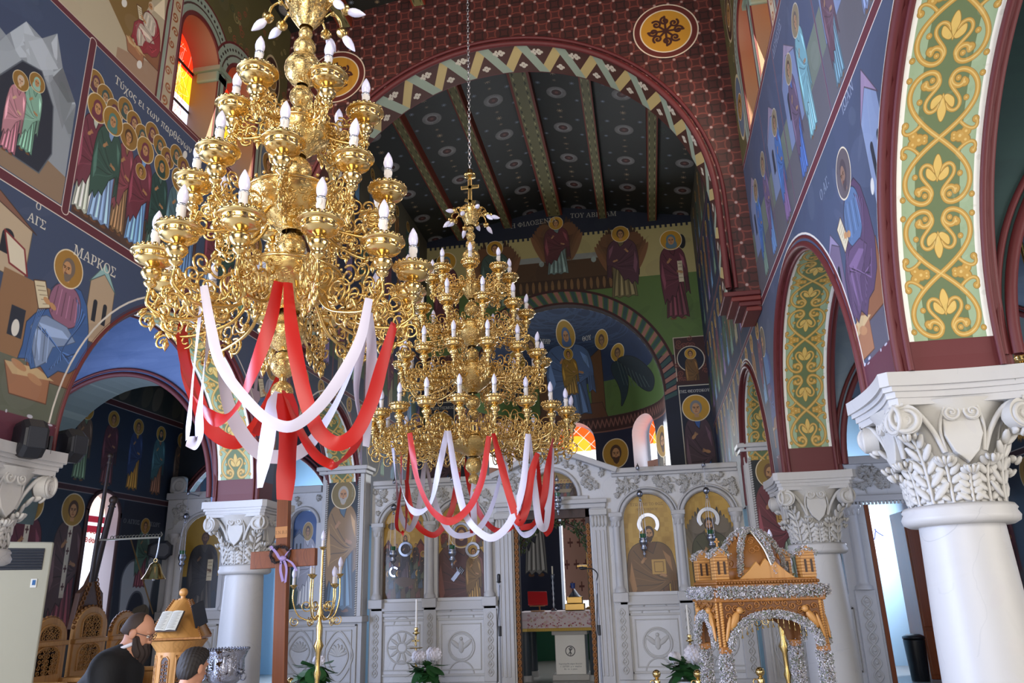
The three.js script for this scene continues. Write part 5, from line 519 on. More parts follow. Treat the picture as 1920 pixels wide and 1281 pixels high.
// chapel screens in the two aisles
{
  const t = thing('chapel_screen', 'smaller grey white marble screen closing the left aisle chapel', 'screen', [0, 0, 0]);
  part('wall_slab', slab(0, 0, 0, 0, [[-6.72, -6.12, 1.55, 2.86, true], [-5.78, -5.18, 0.385, 2.45, false], [-5.04, -4.66, 1.5, 2.86, true]], FI, FI + 0.12, [[OL + 0.02, 0.38], [-4.58, 0.38], [-4.58, 3.1], [OL + 0.02, 3.1]]), screenMat, t);
  part('cornice', merge(box(OL + 0.02, -4.58, 3.1, 3.2, FI - 0.07, FI + 0.16, 0.012)), marble, t); part('ledge', box(OL + 0.02, -5.8, 1.4, 1.52, FI - 0.05, FI, 0.01), marble, t); part('ledge', box(-5.15, -4.58, 1.36, 1.48, FI - 0.05, FI, 0.01), marble, t); part('corner_scroll', merge(box(OL + 0.03, OL + 0.26, 3.2, 3.45, FI - 0.04, FI + 0.1, 0.04), ring(OL + 0.2, 3.3, FI - 0.05, 0.1, 0.03)), carved, t);
  for (const [a, b] of [[-6.72, -6.12], [-5.04, -4.66]]) part('archivolt', ring((a + b) / 2, 2.86 - (b - a) / 2, FI - 0.01, (b - a) / 2 + 0.03, 0.026, Math.PI), marble, t);
  part('vine_relief', vine(OL + 0.1, -4.6, 2.6, 3.08, FI - 0.003, 170, (x, y) => !(x > -6.85 && x < -5.98 && y < 2.95 - (x < -6.7 || x > -6.14 ? 0.25 : 0)) && !(x > -5.1 && x < -4.5 && y < 2.95)), carved, t, 'carved vine leaves');
  for (const x of [-6.86, -5.98, -5.1]) part('colonette', colonette(x, 1.52, 2.6, FI - 0.04, 0.05), marble, t); part('carved_panel', lowPanel(-6.78, -6.05, 0.6, 1.34, FI, 'lozenge'), carved, t); part('carved_panel', lowPanel(-5.08, -4.56, 0.6, 1.3, FI, 'lozenge'), carved, t);
  for (const [a, b, y0, lab, f] of [[-6.72, -6.12, 1.55, 'gold ground icon of a dark robed saint in the left chapel screen', (c, w, h) => { c.fillStyle = '#9a7a1c'; c.fillRect(0, 0, w, h); c.fillStyle = '#12202c'; c.fillRect(0, h * 0.66, w, h * 0.4); saint(c, w * 0.52, h * 0.14, h * 0.95, { robe: '#3a342c', mantle: '#2a2622', halo: null, beard: true, wide: 0.19, skin: '#6a5038', scroll: true }); }], [-5.04, -4.66, 1.5, 'blue and white icon beside the wooden cross in the left chapel screen', (c, w, h) => { c.fillStyle = '#3a5a92'; c.fillRect(0, 0, w, h); c.fillStyle = '#2c4c38'; c.fillRect(0, h * 0.6, w, h); saint(c, w * 0.6, h * 0.12, h * 0.85, { robe: '#c9ccd6', mantle: '#a9a9b8', halo: '#a98a4c', wide: 0.2 }); house(c, w * 0.05, h * 0.2, w * 0.4, h * 0.3, '#8f9aae', '#5a6a8a'); }]]) { const m = thing('arched_icon', lab, 'icon', [(a + b) / 2, y0, FI + 0.06]), w = (b - a) / 2 - 0.004, H = 2.855 - y0, s = shapeOf([[-w, 0.002], [-w, H - w], ...archPts(0, H - w, w, w, 20), [w, 0.002]]), g = extrude(s, 0.03); g.translate(0, 0, -0.03); setUV(g, (x, y) => [(x + w) / (2 * w), y / H]); part('painted_board', g, iconMat(f, 220, 480), m); }
  const t2 = thing('chapel_screen', 'smaller white marble screen with tall open doorway in the right aisle', 'screen', [0, 0, 0]);
  part('wall_slab', slab(0, 0, 0, 0, [[2.76, 4.28, 0.385, 2.62, false], [2.1, 2.42, 1.5, 2.5, false]], FI, FI + 0.12, [[2.05, 0.38], [OR - 0.02, 0.38], [OR - 0.02, 3.1], [2.05, 3.1]]), screenMat, t2);
  part('cornice', box(2.05, OR - 0.02, 3.1, 3.2, FI - 0.08, FI + 0.16, 0.012), marble, t2); part('vine_relief', vine(2.07, OR - 0.1, 2.76, 3.08, FI - 0.003, 120), carved, t2, 'carved rosettes and leaves'); part('lintel', merge(box(2.45, 4.38, 2.62, 2.7, FI - 0.06, FI, 0.012), Array.from({ length: 40 }, (_, i) => box(2.5 + i * 0.045, 2.525 + i * 0.045, 2.58, 2.62, FI - 0.03, FI))), marble, t2);
  for (const [x0, x1] of [[2.48, 2.72]]) { part('door_pilaster', merge(box(x0, x1, 0.38, 1.55, FI - 0.07, FI, 0.01), colonette((x0 + x1) / 2, 1.55, 2.58, FI - 0.04, 0.07)), marble, t2); part('pilaster_relief', guilloche((x0 + x1) / 2, 0.5, 1.48, FI - 0.075, 0.05, 7), carved, t2); }
  part('carved_panel', lowPanel(2.02, 2.44, 0.6, 1.35, FI, 'lozenge'), carved, t2); part('dark_panel', box(2.11, 2.41, 1.51, 2.49, FI + 0.05, FI + 0.08), std('#2c3430', 0.4), t2, 'dark framed panel');
  // contents of the right chapel
  const cb = thing('wooden_cabinet', 'tall reddish brown wooden cabinet inside the right chapel doorway', 'cabinet', [3.98, 0.38, 12.2]); part('body', bx(0.8, 2.2, 0.6, 0, 1.1, 0, 0.01), woodRed, cb); for (const [y0, h] of [[0.06, 0.55], [0.66, 1.5]]) for (const s of [-1, 1]) { const d = part('door', bx(0.37, h, 0.025, s * 0.195, y0 + h / 2, 0.31, 0.006), woodRed, cb); part('knob', sph(0.014, s * 0.04, y0 + h / 2, 0.33, 8, 6), silverDull, d); }
  const bin = thing('black_bin', 'tall black waste bin at the foot of the wooden cabinet', 'bin', [3.4, 0.38, 11.75]); part('body', lathe([[0, 0], [0.11, 0], [0.135, 0.5], [0.13, 0.52], [0, 0.52]], 20), std('#15171c', 0.4), bin); part('lid', lathe([[0, 0.52], [0.14, 0.52], [0.14, 0.55], [0.08, 0.58], [0, 0.58]], 20), std('#1c1e24', 0.35), bin);
  const pc = thing('wall_picture', 'white sheet with a blue pen flourish on the pale chapel wall', 'picture', [3.62, 2.35, FE - 0.015]); part('paper', bx(0.5, 0.7, 0.012, 0, 0, 0), std('#ffffff', 0.7, { map: tex(128, 180, (c, w, h) => { c.fillStyle = '#f2f4fa'; c.fillRect(0, 0, w, h); curl(c, [[20, 120], [60, 60], [70, 140], [80, 80], [95, 50], [60, 60], [110, 90]], '#2c3c6c', 5); }) }), pc);
  const d = structGroup('door_1', 'wooden door leaf standing open in the right chapel doorway'); part('door_leaf', box(2.8, 2.86, 0.38, 2.6, FI + 0.14, FI + 0.8, 0.008), woodRed, d); part('door_panel', box(2.86, 2.875, 0.6, 1.4, FI + 0.22, FI + 0.72, 0.006), woodDark, d); part('door_panel', box(2.86, 2.875, 1.55, 2.45, FI + 0.22, FI + 0.72, 0.006), woodDark, d);
  const lc = thing('wooden_cupboard', 'low wooden cupboard seen through the left chapel doorway', 'cupboard', [-5.36, 0.38, 11.9]); part('body', bx(0.5, 1.0, 0.4, 0, 0.5, 0, 0.01), woodHoney, lc); for (const s of [-1, 1]) part('door', bx(0.22, 0.85, 0.02, s * 0.12, 0.5, 0.21, 0.006), woodHoney, lc); part('top', bx(0.54, 0.03, 0.44, 0, 1.015, 0, 0.006), woodRed, lc);
  const fp = thing('framed_picture', 'small dark framed picture on the light blue chapel wall', 'picture', [-6.35, 2.25, FE - 0.02]); part('frame', frame(-0.13, 0.13, -0.19, 0.19, 0, 0.025), std('#1a1a20', 0.4), fp); part('print', bx(0.22, 0.34, 0.006), std('#7fa0b8', 0.5), fp);
}

// carved doorway frame, garland and the sanctuary behind
{
  const d = structGroup('door_2', 'dark carved wooden frame inside the central doorway'); for (const [x0, x1] of [[-1.8, -1.735], [-0.815, -0.75]]) { part('jamb', box(x0, x1, 0.38, 2.7, FI + 0.02, FI + 0.12, 0.008), woodDark, d); part('carved_strip', guilloche((x0 + x1) / 2, 0.5, 2.5, FI + 0.016, 0.02, 26), woodCarve, d); } part('head', box(-1.8, -0.75, 2.58, 2.7, FI + 0.02, FI + 0.12, 0.008), woodDark, d);
  const gl = thing('leaf_garland', 'dark green and gold leafy garland arching over the altar doorway', 'garland', [0, 0, 0]); const ls = []; for (let i = 0; i < 260; i++) { const a = Math.PI * rnd(0.02, 0.98), r = 0.44 + rnd(-0.07, 0.09); ls.push(mv(sph(1, 0, 0, 0, 5, 4, [0.032, 0.014, 0.012]), -1.275 + r * 1.12 * Math.cos(a), 2.12 + r * Math.sin(a), -FI - 0.3 + rnd(-0.05, 0.05), rnd(3), rnd(3), rnd(3))); } part('hoop', tube(archPts(-1.275, 2.12, 0.49, 0.44, 20).map(([x, y]) => V(x, y, FI + 0.3)), 0.02, 40, 6), woodDark, gl); const lv = part('leaves', merge(ls), std('#3c4a26', 0.6), gl); lv.userData.kind = 'stuff'; for (const x of [-1.825, -0.725]) part('post', cyl(0.022, 0.022, 1.76, x, 0.38, -FI - 0.3, 10), woodDark, gl);
  // altar table
  const t = thing('altar_table', 'square altar table with rose patterned white cloth on dark marble legs', 'altar', [-1.42, 0.38, 12.6]); const cloth = tex(512, 128, (c, w, h) => { c.fillStyle = '#cdbfc2'; c.fillRect(0, 0, w, h); for (let i = 0; i < 160; i++) scroll(c, rnd(w), rnd(h * 0.8), rnd(4, 9), rnd(6), 1, ['#9a5a64', '#b4808a', '#a8906a', '#c8a0a8'][i % 4], 2.5); for (let i = 0; i < 26; i++) { c.fillStyle = '#8a3040'; c.beginPath(); c.arc(i * 20 + 8, h * 0.62 + (i % 2) * 12, 4, 0, 7); c.fill(); } c.fillStyle = '#a8842c'; c.fillRect(0, h * 0.84, w, h * 0.16); c.fillStyle = '#d9bc6a'; for (let i = 0; i < 100; i++) c.fillRect(i * 5.2, h * 0.86, 2, h * 0.14); });
  const cm = std('#ffffff', 0.8, { map: cloth }); part('table_top', bx(1.24, 0.05, 0.9, 0, 0.92, 0, 0.008), marble, t); const dr = sheet(60, 3, (u, v) => { const p = 1.27 * 2 + 0.93 * 2, s = u * p; let x, z; if (s < 1.27) { x = -0.635 + s; z = 0.465; } else if (s < 2.2) { x = 0.635; z = 0.465 - (s - 1.27); } else if (s < 3.47) { x = 0.635 - (s - 2.2); z = -0.465; } else { x = -0.635; z = -0.465 + (s - 3.47); } const q = 0.008 * Math.sin(u * 90) * v; return P3(x * (1 + 0.01 * v) + q, 0.965 - 0.27 * v, z * (1 + 0.02 * v) + q); }); setUV(dr, (x, y, F) => [(x - F) * 0.7, (y - 0.695) / 0.27]); part('altar_cloth', merge(dr, setUV(bx(1.27, 0.012, 0.93, 0, 0.962, 0), (x, y, F) => [x, 0.5])), cm, t, 'rose patterned cloth with gold fringe');
  const darkMarble = std('#3c444c', 0.3); for (const [x, z] of [[-0.52, 0.34], [0.52, 0.34], [-0.52, -0.34], [0.52, -0.34]]) { const l = part('leg', cyl(0.085, 0.075, 0.72, x, 0.08, z, 8), darkMarble, t); part('leg_base', cyl(0.11, 0.1, 0.08, x, 0, z, 8), marble, l); part('leg_capital', cyl(0.08, 0.11, 0.09, x, 0.8, z, 8), marble, l); }
  const inscription = tex(256, 320, (c, w, h) => { c.fillStyle = '#eceae6'; c.fillRect(0, 0, w, h); c.strokeStyle = '#3a3a40'; c.lineWidth = 7; c.beginPath(); c.arc(w / 2, h * 0.42, 40, 0, 7); c.stroke(); c.lineWidth = 6; for (const a of [0.6, -0.6]) line(c, [[w / 2 - 24 * Math.sin(a + 0.1), h * 0.42 + 26], [w / 2 + 24 * Math.sin(a + 0.1), h * 0.42 - 22]], '#3a3a40', 6); line(c, [[w / 2, h * 0.42 + 32], [w / 2, h * 0.42 - 30]], '#3a3a40', 6); c.beginPath(); c.arc(w / 2 + 8, h * 0.42 - 20, 9, 0, 7); c.stroke(); for (let i = 0; i < 3; i++) words(c, ['Γηρυσόμεθα γάμοι Βασιλείᾳ', 'τῷ ΣΩΤΗΡΙ ἡμῶν ἀναμένω', 'Θεῷ τοῦ οὐρανοῦ'][i], w / 2, h * (0.76 + i * 0.065), 16, '#4a4a52'); });
  part('pedestal', merge(bx(0.46, 0.6, 0.46, 0.15, 0.36, 0.05, 0.01), bx(0.56, 0.08, 0.54, 0.15, 0.04, 0.05, 0.01), bx(0.54, 0.06, 0.52, 0.15, 0.66, 0.05, 0.01), bx(0.6, 0.06, 0.58, 0.15, 0.72, 0.05, 0.012)), marble, t); part('inscribed_face', bx(0.44, 0.55, 0.01, 0.15, 0.36, 0.285), std('#ffffff', 0.5, { map: inscription }), t, 'white face with a ringed monogram and dark lettering');
  const bk = thing('red_book', 'red covered book propped open on the altar', 'book', [-1.74, 1.352, 12.35]); part('stand', merge(bx(0.2, 0.015, 0.16, 0, 0.0075, 0), mv(bx(0.02, 0.2, 0.02), 0.02, 0.1, -0.03, 0.3), bx(0.24, 0.012, 0.03, 0, 0.08, 0.05)), woodHoney, bk); part('cover', mv(bx(0.3, 0.22, 0.03, 0, 0, 0, 0.006), 0, 0.19, 0, -0.5, 0.25, 0.1), std('#c0141c', 0.4), bk, 'bright red cover');
  const brass = new THREE.MeshStandardMaterial({ color: '#a48650', metalness: 1, roughness: 0.35 });
  const tb = thing('altar_tabernacle', 'small gilt tabernacle with blue lamp standing on the altar', 'tabernacle', [-1.18, 1.352, 12.5]); part('base', merge(bx(0.3, 0.1, 0.2, 0, 0.05, 0, 0.01), bx(0.24, 0.1, 0.16, 0, 0.15, 0, 0.01)), brass, tb); part('roof', new THREE.ConeGeometry(0.13, 0.12, 4).rotateY(Math.PI / 4).translate(0, 0.26, 0), silver, tb); part('lamp_glass', cyl(0.03, 0.04, 0.08, -0.02, 0.32, 0.02, 12), std('#27408a', 0.2), tb);
  const cr = thing('altar_cross', 'tall gilt altar cross behind the altar table', 'cross', [-0.98, 1.352, 12.9]); part('shaft', cyl(0.02, 0.012, 0.62, 0, 0, 0, 10), brass, cr); part('arm', bx(0.36, 0.035, 0.02, 0, 0.66, 0, 0.008), brass, cr); part('upright', bx(0.035, 0.36, 0.02, 0, 0.72, 0, 0.008), brass, cr); part('foot', lathe([[0, 0], [0.08, 0], [0.06, 0.03], [0.02, 0.05], [0, 0.05]], 16), brass, cr);
  const cd = thing('silver_candlestick', 'slim silver beaded candlestick beside the red book', 'candlestick', [-1.5, 1.352, 12.4]); part('stem', lathe([[0, 0], [0.05, 0], [0.04, 0.02], ...Array.from({ length: 12 }, (_, i) => [i % 2 ? 0.022 : 0.01, 0.05 + i * 0.04]), [0.03, 0.54], [0, 0.54]], 12), silver, cd); part('candle', cyl(0.012, 0.012, 0.12, 0, 0.54, 0, 8), std('#e8e2d0', 0.6), cd);
}

// silver vigil lamps on chains
const greenGlass = phys('#1c5c34', 0.15, { transmission: 0.4, thickness: 0, emissive: '#0c3a1c', emissiveIntensity: 0.2 });
function vigil(px, py, F, topPy, label, small) {
  const p = at(px, py, F), q = at(px, topPy, F), H = q.y - p.y, t = thing('vigil_lamp', label, 'oil lamp', [p.x, p.y, F], 'silver oil lamps hung before the screen');
  part('body', lathe([[0, -0.16], [0.012, -0.15], [0.006, -0.13], [0.022, -0.11], [0.01, -0.085], [0.035, -0.06], [0.045, -0.035], [0.025, -0.01], [0.05, 0.015], [0.058, 0.05], [0.045, 0.075], [0.052, 0.085], [0.05, 0.09], [0, 0.09]], 18), silver, t); part('glass_cup', cyl(0.035, 0.042, 0.05, 0, 0.09, 0, 14), greenGlass, t, 'green glass cup');
  for (let i = 0; i < 3; i++) { const a = i * 2.094 + 0.5; part('chain', tube([[0.05 * Math.cos(a), 0.08, 0.05 * Math.sin(a)], [0.035 * Math.cos(a), H * 0.4, 0.035 * Math.sin(a)], [0.012 * Math.cos(a), H * 0.62, 0.012 * Math.sin(a)]], 0.0025, 8, 5), silverDull, t); }
  part('counterweight', merge(lathe([[0, -0.05], [0.03, -0.035], [0.045, 0], [0.03, 0.035], [0, 0.05]], 14).translate(0, H * 0.66, 0), lathe([[0, 0], [0.02, 0.01], [0.012, 0.04], [0, 0.04]], 10).translate(0, H * 0.66 - 0.1, 0)), silver, t); part('hanger', tube([[0, H * 0.7, 0], [0, H * 0.85, 0], [0, H, 0]], 0.003, 8, 5), silverDull, t); part('finial', merge(lathe([[0, 0], [0.028, 0.01], [0.02, 0.05], [0.008, 0.07], [0, 0.1]], 10).translate(0, H - 0.02, 0), tube([[0, H, 0], [0, H + 0.005, -0.05], [0, H, F > 10.4 ? -0.1 : F < 10.32 ? -0.28 : -0.205]], 0.008, 8, 5)), silver, t);
  return t;
}
vigil(737, 1045, 10.35, 905, 'silver oil lamp with green glass before the icon of mourners'); vigil(848, 1043, 10.35, 900, 'silver oil lamp with green glass before the veiled mother icon'); vigil(1207, 1022, 10.35, 878, 'silver oil lamp with green glass before the bearded teacher icon'); vigil(1334, 1015, 10.35, 872, 'silver oil lamp with green glass before the winged saint icon'); vigil(341, 1052, 10.3, 927, 'silver oil lamp before the dark robed saint in the left chapel'); vigil(984, 950, 10.45, 905, 'short silver oil lamp at the left springing of the gable lunette'); vigil(1046, 944, 10.45, 900, 'short silver oil lamp at the right springing of the gable lunette');
// ---------------------------------------------------------------- gilt chandeliers
const hammered = tex(256, 256, (c, w, h) => { c.fillStyle = '#777'; c.fillRect(0, 0, w, h); for (let i = 0; i < 160; i++) scroll(c, rnd(w), rnd(h), rnd(6, 16), rnd(6), rnd() < 0.5 ? 1 : -1, ['#d8d8d8', '#2c2c2c'][i % 2], 3.5); }, false, [3, 2]);
const goldPlain = new THREE.MeshStandardMaterial({ color: '#dcbe80', metalness: 1, roughness: 0.19 }), goldChased = new THREE.MeshStandardMaterial({ color: '#d6b878', metalness: 1, roughness: 0.25, bumpMap: hammered, bumpScale: 0.004 }), goldCast = new THREE.MeshStandardMaterial({ color: '#d2b272', metalness: 1, roughness: 0.26 });
const bulbMat = phys('#dcdaf0', 0.25, { clearcoat: 0.5 }), sleeveMat = std('#d9d2cc', 0.6);
const bulbGeo = lathe([[0.006, 0], [0.013, 0.004], [0.0185, 0.02], [0.0195, 0.034], [0.016, 0.053], [0.009, 0.069], [0.003, 0.08], [0, 0.083]], 14), sleeveGeo = merge(lathe([[0, 0], [0.0155, 0], [0.015, 0.058], [0.0165, 0.06], [0.0165, 0.064], [0, 0.064]], 12), mv(sph(1, 0, 0, 0, 6, 5, [0.005, 0.014, 0.005]), 0.014, 0.05, 0.004), mv(sph(1, 0, 0, 0, 6, 5, [0.005, 0.012, 0.005]), -0.01, 0.046, 0.011));
const collarGeo = lathe([[0.0165, 0.064], [0.018, 0.066], [0.018, 0.071], [0.006, 0.073]], 12);
const cupGeo = merge(lathe([[0, -0.15], [0.006, -0.145], [0.009, -0.134], [0.005, -0.126], [0.016, -0.118], [0.02, -0.108], [0.012, -0.098], [0.022, -0.092], [0.031, -0.076], [0.027, -0.06], [0.014, -0.053], [0.014, -0.049], [0.034, -0.044], [0.049, -0.034], [0.054, -0.028], [0.052, -0.025], [0.052, -0.01], [0.058, -0.008], [0.067, -0.004], [0.068, 0.0], [0.058, 0.004], [0.02, -0.004], [0, -0.004]], 22), Array.from({ length: 20 }, (_, i) => { const a = i * Math.PI / 10; return mv(sph(1, 0, 0, 0, 6, 4, [0.009, 0.009, 0.004]), 0.06 * Math.cos(a), 0.006, 0.06 * Math.sin(a), 0, -a + Math.PI / 2, 0); }), Array.from({ length: 16 }, (_, i) => { const a = i * Math.PI / 8; return mv(sph(1, 0, 0, 0, 5, 4, [0.004, 0.007, 0.004]), 0.052 * Math.cos(a), -0.0175, 0.052 * Math.sin(a)); }));
function armGeo(r0, R, drop) { // in the x-y plane, cup seat at (R, 0)
  const w = R - r0, sp = (cx, cy, r, a0, dir, turns = 1.5) => { const p = []; for (let i = 0; i <= 26; i++) { const t = i / 26, a = a0 + dir * t * turns * 6.283, q = r * (1 - 0.78 * t); p.push(P3(cx + q * Math.cos(a), cy + q * Math.sin(a), 0)); } return p; };
  const T = (p, r, n) => tube(p, r, n, 5), y0 = -drop * 0.35;
  const g = [tube([[r0, y0, 0], [r0 + w * 0.2, y0 - drop * 0.5, 0], [r0 + w * 0.5, -drop * 1.05, 0], [r0 + w * 0.82, -drop * 1.1, 0], [R + 0.004, -drop * 0.9, 0], [R + 0.003, -0.17, 0], [R, -0.135, 0]], 0.0075, 30, 6)];
  for (const [fx, fy, r, a, d, tr] of [[0.34, 0.62, 0.16, 4.4, 1, 0.0055], [0.62, 0.78, 0.13, 1, -1, 0.005], [0.86, 0.98, 0.12, 2.2, -1, 0.005], [0.8, 0.66, 0.1, 4, 1, 0.0045], [0.18, 0.28, 0.12, 5, 1, 0.005], [0.52, 0.42, 0.13, 2, -1, 0.005], [0.72, 0.4, 0.1, 5.2, 1, 0.0045], [0.45, 1.12, 0.11, 1.2, 1, 0.005], [0.72, 1.2, 0.1, 0.6, -1, 0.0045], [0.98, 1.2, 0.09, 2.6, -1, 0.0045], [0.95, 0.78, 0.08, 3.6, 1, 0.004]]) g.push(T(sp(r0 + w * fx, -drop * fy, Math.max(w * r, 0.024), a, d), tr, 24));
  for (const z of [-1, 1]) for (const [fx, fy, q] of [[0.9, 0.9, 0.032], [0.66, 1.0, 0.028], [0.4, 0.85, 0.026]]) g.push(T([[r0 + w * fx, -drop * fy, 0], [r0 + w * fx + 0.012, -drop * fy - 0.01, z * q * 0.6], [r0 + w * fx, -drop * fy + 0.022, z * q], [r0 + w * fx - 0.012, -drop * fy + 0.012, z * q * 0.7]], 0.0045, 12));
  for (const [fx, fy, s, rz] of [[0.6, 0.95, 0.03, 0.5], [0.3, 0.8, 0.028, -0.6], [0.96, 0.72, 0.024, 1.2], [1.04, 1.05, 0.022, -0.8], [0.65, 0.5, 0.022, 0.2], [0.84, 1.12, 0.026, 0.9], [0.5, 1.18, 0.022, 0], [0.76, 0.85, 0.02, -0.4]]) g.push(mv(sph(1, 0, 0, 0, 6, 5, [s, s * 0.45, s * 0.55]), r0 + w * fx, -drop * fy, 0, 0, 0, rz));
  g.push(lathe([[0, -0.06], [0.008, -0.045], [0.014, -0.03], [0.006, -0.012], [0, 0]], 8).translate(R * 0.96, -drop * 1.1, 0), lathe([[0, -0.05], [0.007, -0.035], [0.012, -0.02], [0, 0]], 8).translate(r0 + w * 0.5, -drop * 1.1, 0));
  return merge(g);
}
const ball = (r, y) => [[0.3 * r, y - r], [0.72 * r, y - 0.72 * r], [0.95 * r, y - 0.32 * r], [r, y], [0.95 * r, y + 0.32 * r], [0.72 * r, y + 0.72 * r], [0.3 * r, y + r]];
function chandelier(label, F, cfg) {
  const t = thing('gilt_chandelier', label, 'chandelier', [AX + 0.01, cfg.y0, F]), Y = (y) => y - cfg.y0;
  part('stem', cyl(0.014, 0.014, cfg.top - cfg.y0 - 0.04, 0, 0.04, 0, 10), goldPlain, t);
  for (const [r, y] of cfg.balls) part('ball', lathe(ball(r, Y(y)), 28), goldChased, t, 'chased gilt ball');
  for (const [r, y0, y1, rn] of cfg.bowls) { const h = y1 - y0; part('bowl', lathe([[rn * 0.7, Y(y0)], [rn, Y(y0) + h * 0.06], [rn * 1.5 < r ? r * 0.55 : r * 0.8, Y(y0) + h * 0.2], [r * 0.9, Y(y0) + h * 0.42], [r, Y(y0) + h * 0.62], [r * 1.02, Y(y0) + h * 0.72], [r * 0.93, Y(y0) + h * 0.78], [r * 0.7, Y(y0) + h * 0.86], [rn * 1.2, Y(y0) + h * 0.92], [rn * 0.8, Y(y1)]], 36), goldChased, t, 'chased gilt bowl'); part('bowl_rim', merge(new THREE.TorusGeometry(r * 1.01, 0.007, 6, 40).rotateX(Math.PI / 2).translate(0, Y(y0) + h * 0.7, 0), Array.from({ length: 28 }, (_, i) => sph(0.008, r * 1.0 * Math.cos(i * 0.2244), Y(y0) + h * 0.8, r * Math.sin(i * 0.2244), 6, 4))), goldPlain, t); }
  if (cfg.drum) { const [r, y0, y1] = cfg.drum; part('pierced_gallery', merge(new THREE.TorusGeometry(r, 0.008, 6, 40).rotateX(Math.PI / 2).translate(0, Y(y0), 0), new THREE.TorusGeometry(r, 0.008, 6, 40).rotateX(Math.PI / 2).translate(0, Y(y1), 0), Array.from({ length: 26 }, (_, i) => { const a = i * Math.PI / 13; return mv(merge(new THREE.TorusGeometry((y1 - y0) * 0.36, 0.006, 5, 12), bx(0.01, y1 - y0, 0.006, 0.022, 0, 0)), r * Math.sin(a), Y((y0 + y1) / 2), r * Math.cos(a), 0, a, 0); })), goldCast, t); part('socket_box', mv(cyl(0.02, 0.02, 0.02, 0, 0, 0, 12), -0.0, Y(y1) + 0.06, r * 0.75, Math.PI / 2), std('#15151a', 0.4), t, 'small black socket'); }
  // bell with downward bulbs and the cross above
  const yb = Y(cfg.bell); part('bell', lathe([[0.03, yb - 0.08], [0.045, yb - 0.06], [0.07, yb - 0.02], [0.085, yb + 0.03], [0.1, yb + 0.06], [0.1, yb + 0.075], [0.02, yb + 0.085]], 30), goldChased, t);
  for (let i = 0; i < 10; i++) { const a = i * Math.PI / 5 + 0.2, low = i % 2, h = sub('bulb_holder', t); h.rotation.y = a; h.position.y = yb; part('bracket', merge(tube([[0.085, 0.02, 0], [0.12, 0.06, 0], [0.155, 0.04, 0], [0.17, low ? -0.02 : 0.02, 0]], 0.006, 12, 5), mv(lathe([[0, -0.02], [0.02, -0.015], [0.026, 0.01], [0.018, 0.02], [0, 0.02]], 12), 0.172, low ? -0.02 : 0.02, 0, 0, 0, low ? 2.5 : 1.9), sph(0.014, 0.12, 0.06, 0, 6, 5)), goldCast, h); const b = part('bulb', bulbGeo, bulbMat, h, 'white candle bulb'); b.position.set(0.18, low ? -0.035 : 0.01, 0); b.rotation.z = (low ? -2.35 : -1.8); }
  const yc = yb + 0.1; part('cross', merge(bx(0.032, 0.3, 0.014, 0, yc + 0.14, 0, 0.003), bx(0.16, 0.034, 0.014, 0, yc + 0.2, 0, 0.003), mv(bx(0.1, 0.03, 0.014, 0, 0, 0, 0.003), 0, yc + 0.06, 0, 0, 0, -0.35), cyl(0.02, 0.02, 0.06, 0, yc - 0.03, 0, 12)), goldPlain, t, 'gilt three barred cross'); part('chain_cap', lathe([[0, yc + 0.29], [0.05, yc + 0.3], [0.055, yc + 0.325], [0.03, yc + 0.34], [0.02, yc + 0.38], [0, yc + 0.38]], 18), goldPlain, t);
  const links = [], cy0 = yc + 0.37, top = RIDGE - 0.2 - cfg.y0; for (let y = cy0, i = 0; y < top; y += 0.034, i++) links.push(mv(new THREE.TorusGeometry(0.016, 0.0038, 5, 10), 0, y, 0, 0, i % 2 ? Math.PI / 2 : 0, 0, [0.75, 1.35, 1])); part('chain', merge(links), silverDull, t, 'steel link chain');
  // arms
  for (const [R, y, n, r0, drop, a0] of cfg.tiers) { const g = armGeo(r0, R, drop); for (let i = 0; i < n; i++) { const a = sub('arm', t); a.rotation.y = a0 + i * 2 * Math.PI / n; a.position.y = Y(y); part('scroll', g, goldCast, a); const c = part('drip_cup', cupGeo, goldPlain, a), s = part('candle_sleeve', sleeveGeo, sleeveMat, a), b = part('bulb', bulbGeo, bulbMat, a), k = part('collar', collarGeo, silverDull, a); for (const m of [c, s, b, k]) m.position.x = R; b.position.y = 0.092; s.position.y = k.position.y = 0.022; c.scale.set(1.2, 1.1, 1.2); if ((i * 7 + n) % 5 === 0) { b.rotation.z = -0.12; s.rotation.z = -0.08; } } }
  return t;
}
chandelier('three tier gilt chandelier with white candle bulbs, tied with broad red and white ribbons', 2.62, { y0: 2.345, top: 4.2, bell: 4.13, balls: [[0.042, 2.388], [0.052, 2.495], [0.078, 2.625], [0.055, 2.99], [0.062, 3.33], [0.042, 3.61], [0.05, 3.69], [0.08, 3.83], [0.048, 3.945], [0.03, 4.02]], bowls: [[0.2, 2.71, 2.93, 0.07], [0.19, 3.05, 3.27, 0.06], [0.13, 3.4, 3.58, 0.05]], tiers: [[0.27, 3.63, 6, 0.06, 0.14, 0.3], [0.38, 3.23, 9, 0.1, 0.19, 0.15], [0.49, 2.87, 12, 0.14, 0.22, 0.12]] });
{ const ch = scene.children.find((o) => o.name === 'gilt_chandelier'); part('enamel_medallion', mv(merge(cyl(0.022, 0.022, 0.008, 0, 0, 0, 20), Array.from({ length: 8 }, (_, i) => mv(sph(1, 0, 0, 0, 6, 4, [0.009, 0.003, 0.003]), 0.011 * Math.cos(i * 0.785), 0.009, 0.011 * Math.sin(i * 0.785), 0, -i * 0.785, 0))), -0.015, 0.47, 0.196, 1.35, 0, 0), std('#a9b0c8', 0.3), ch, 'small blue white enamel medallion'); }
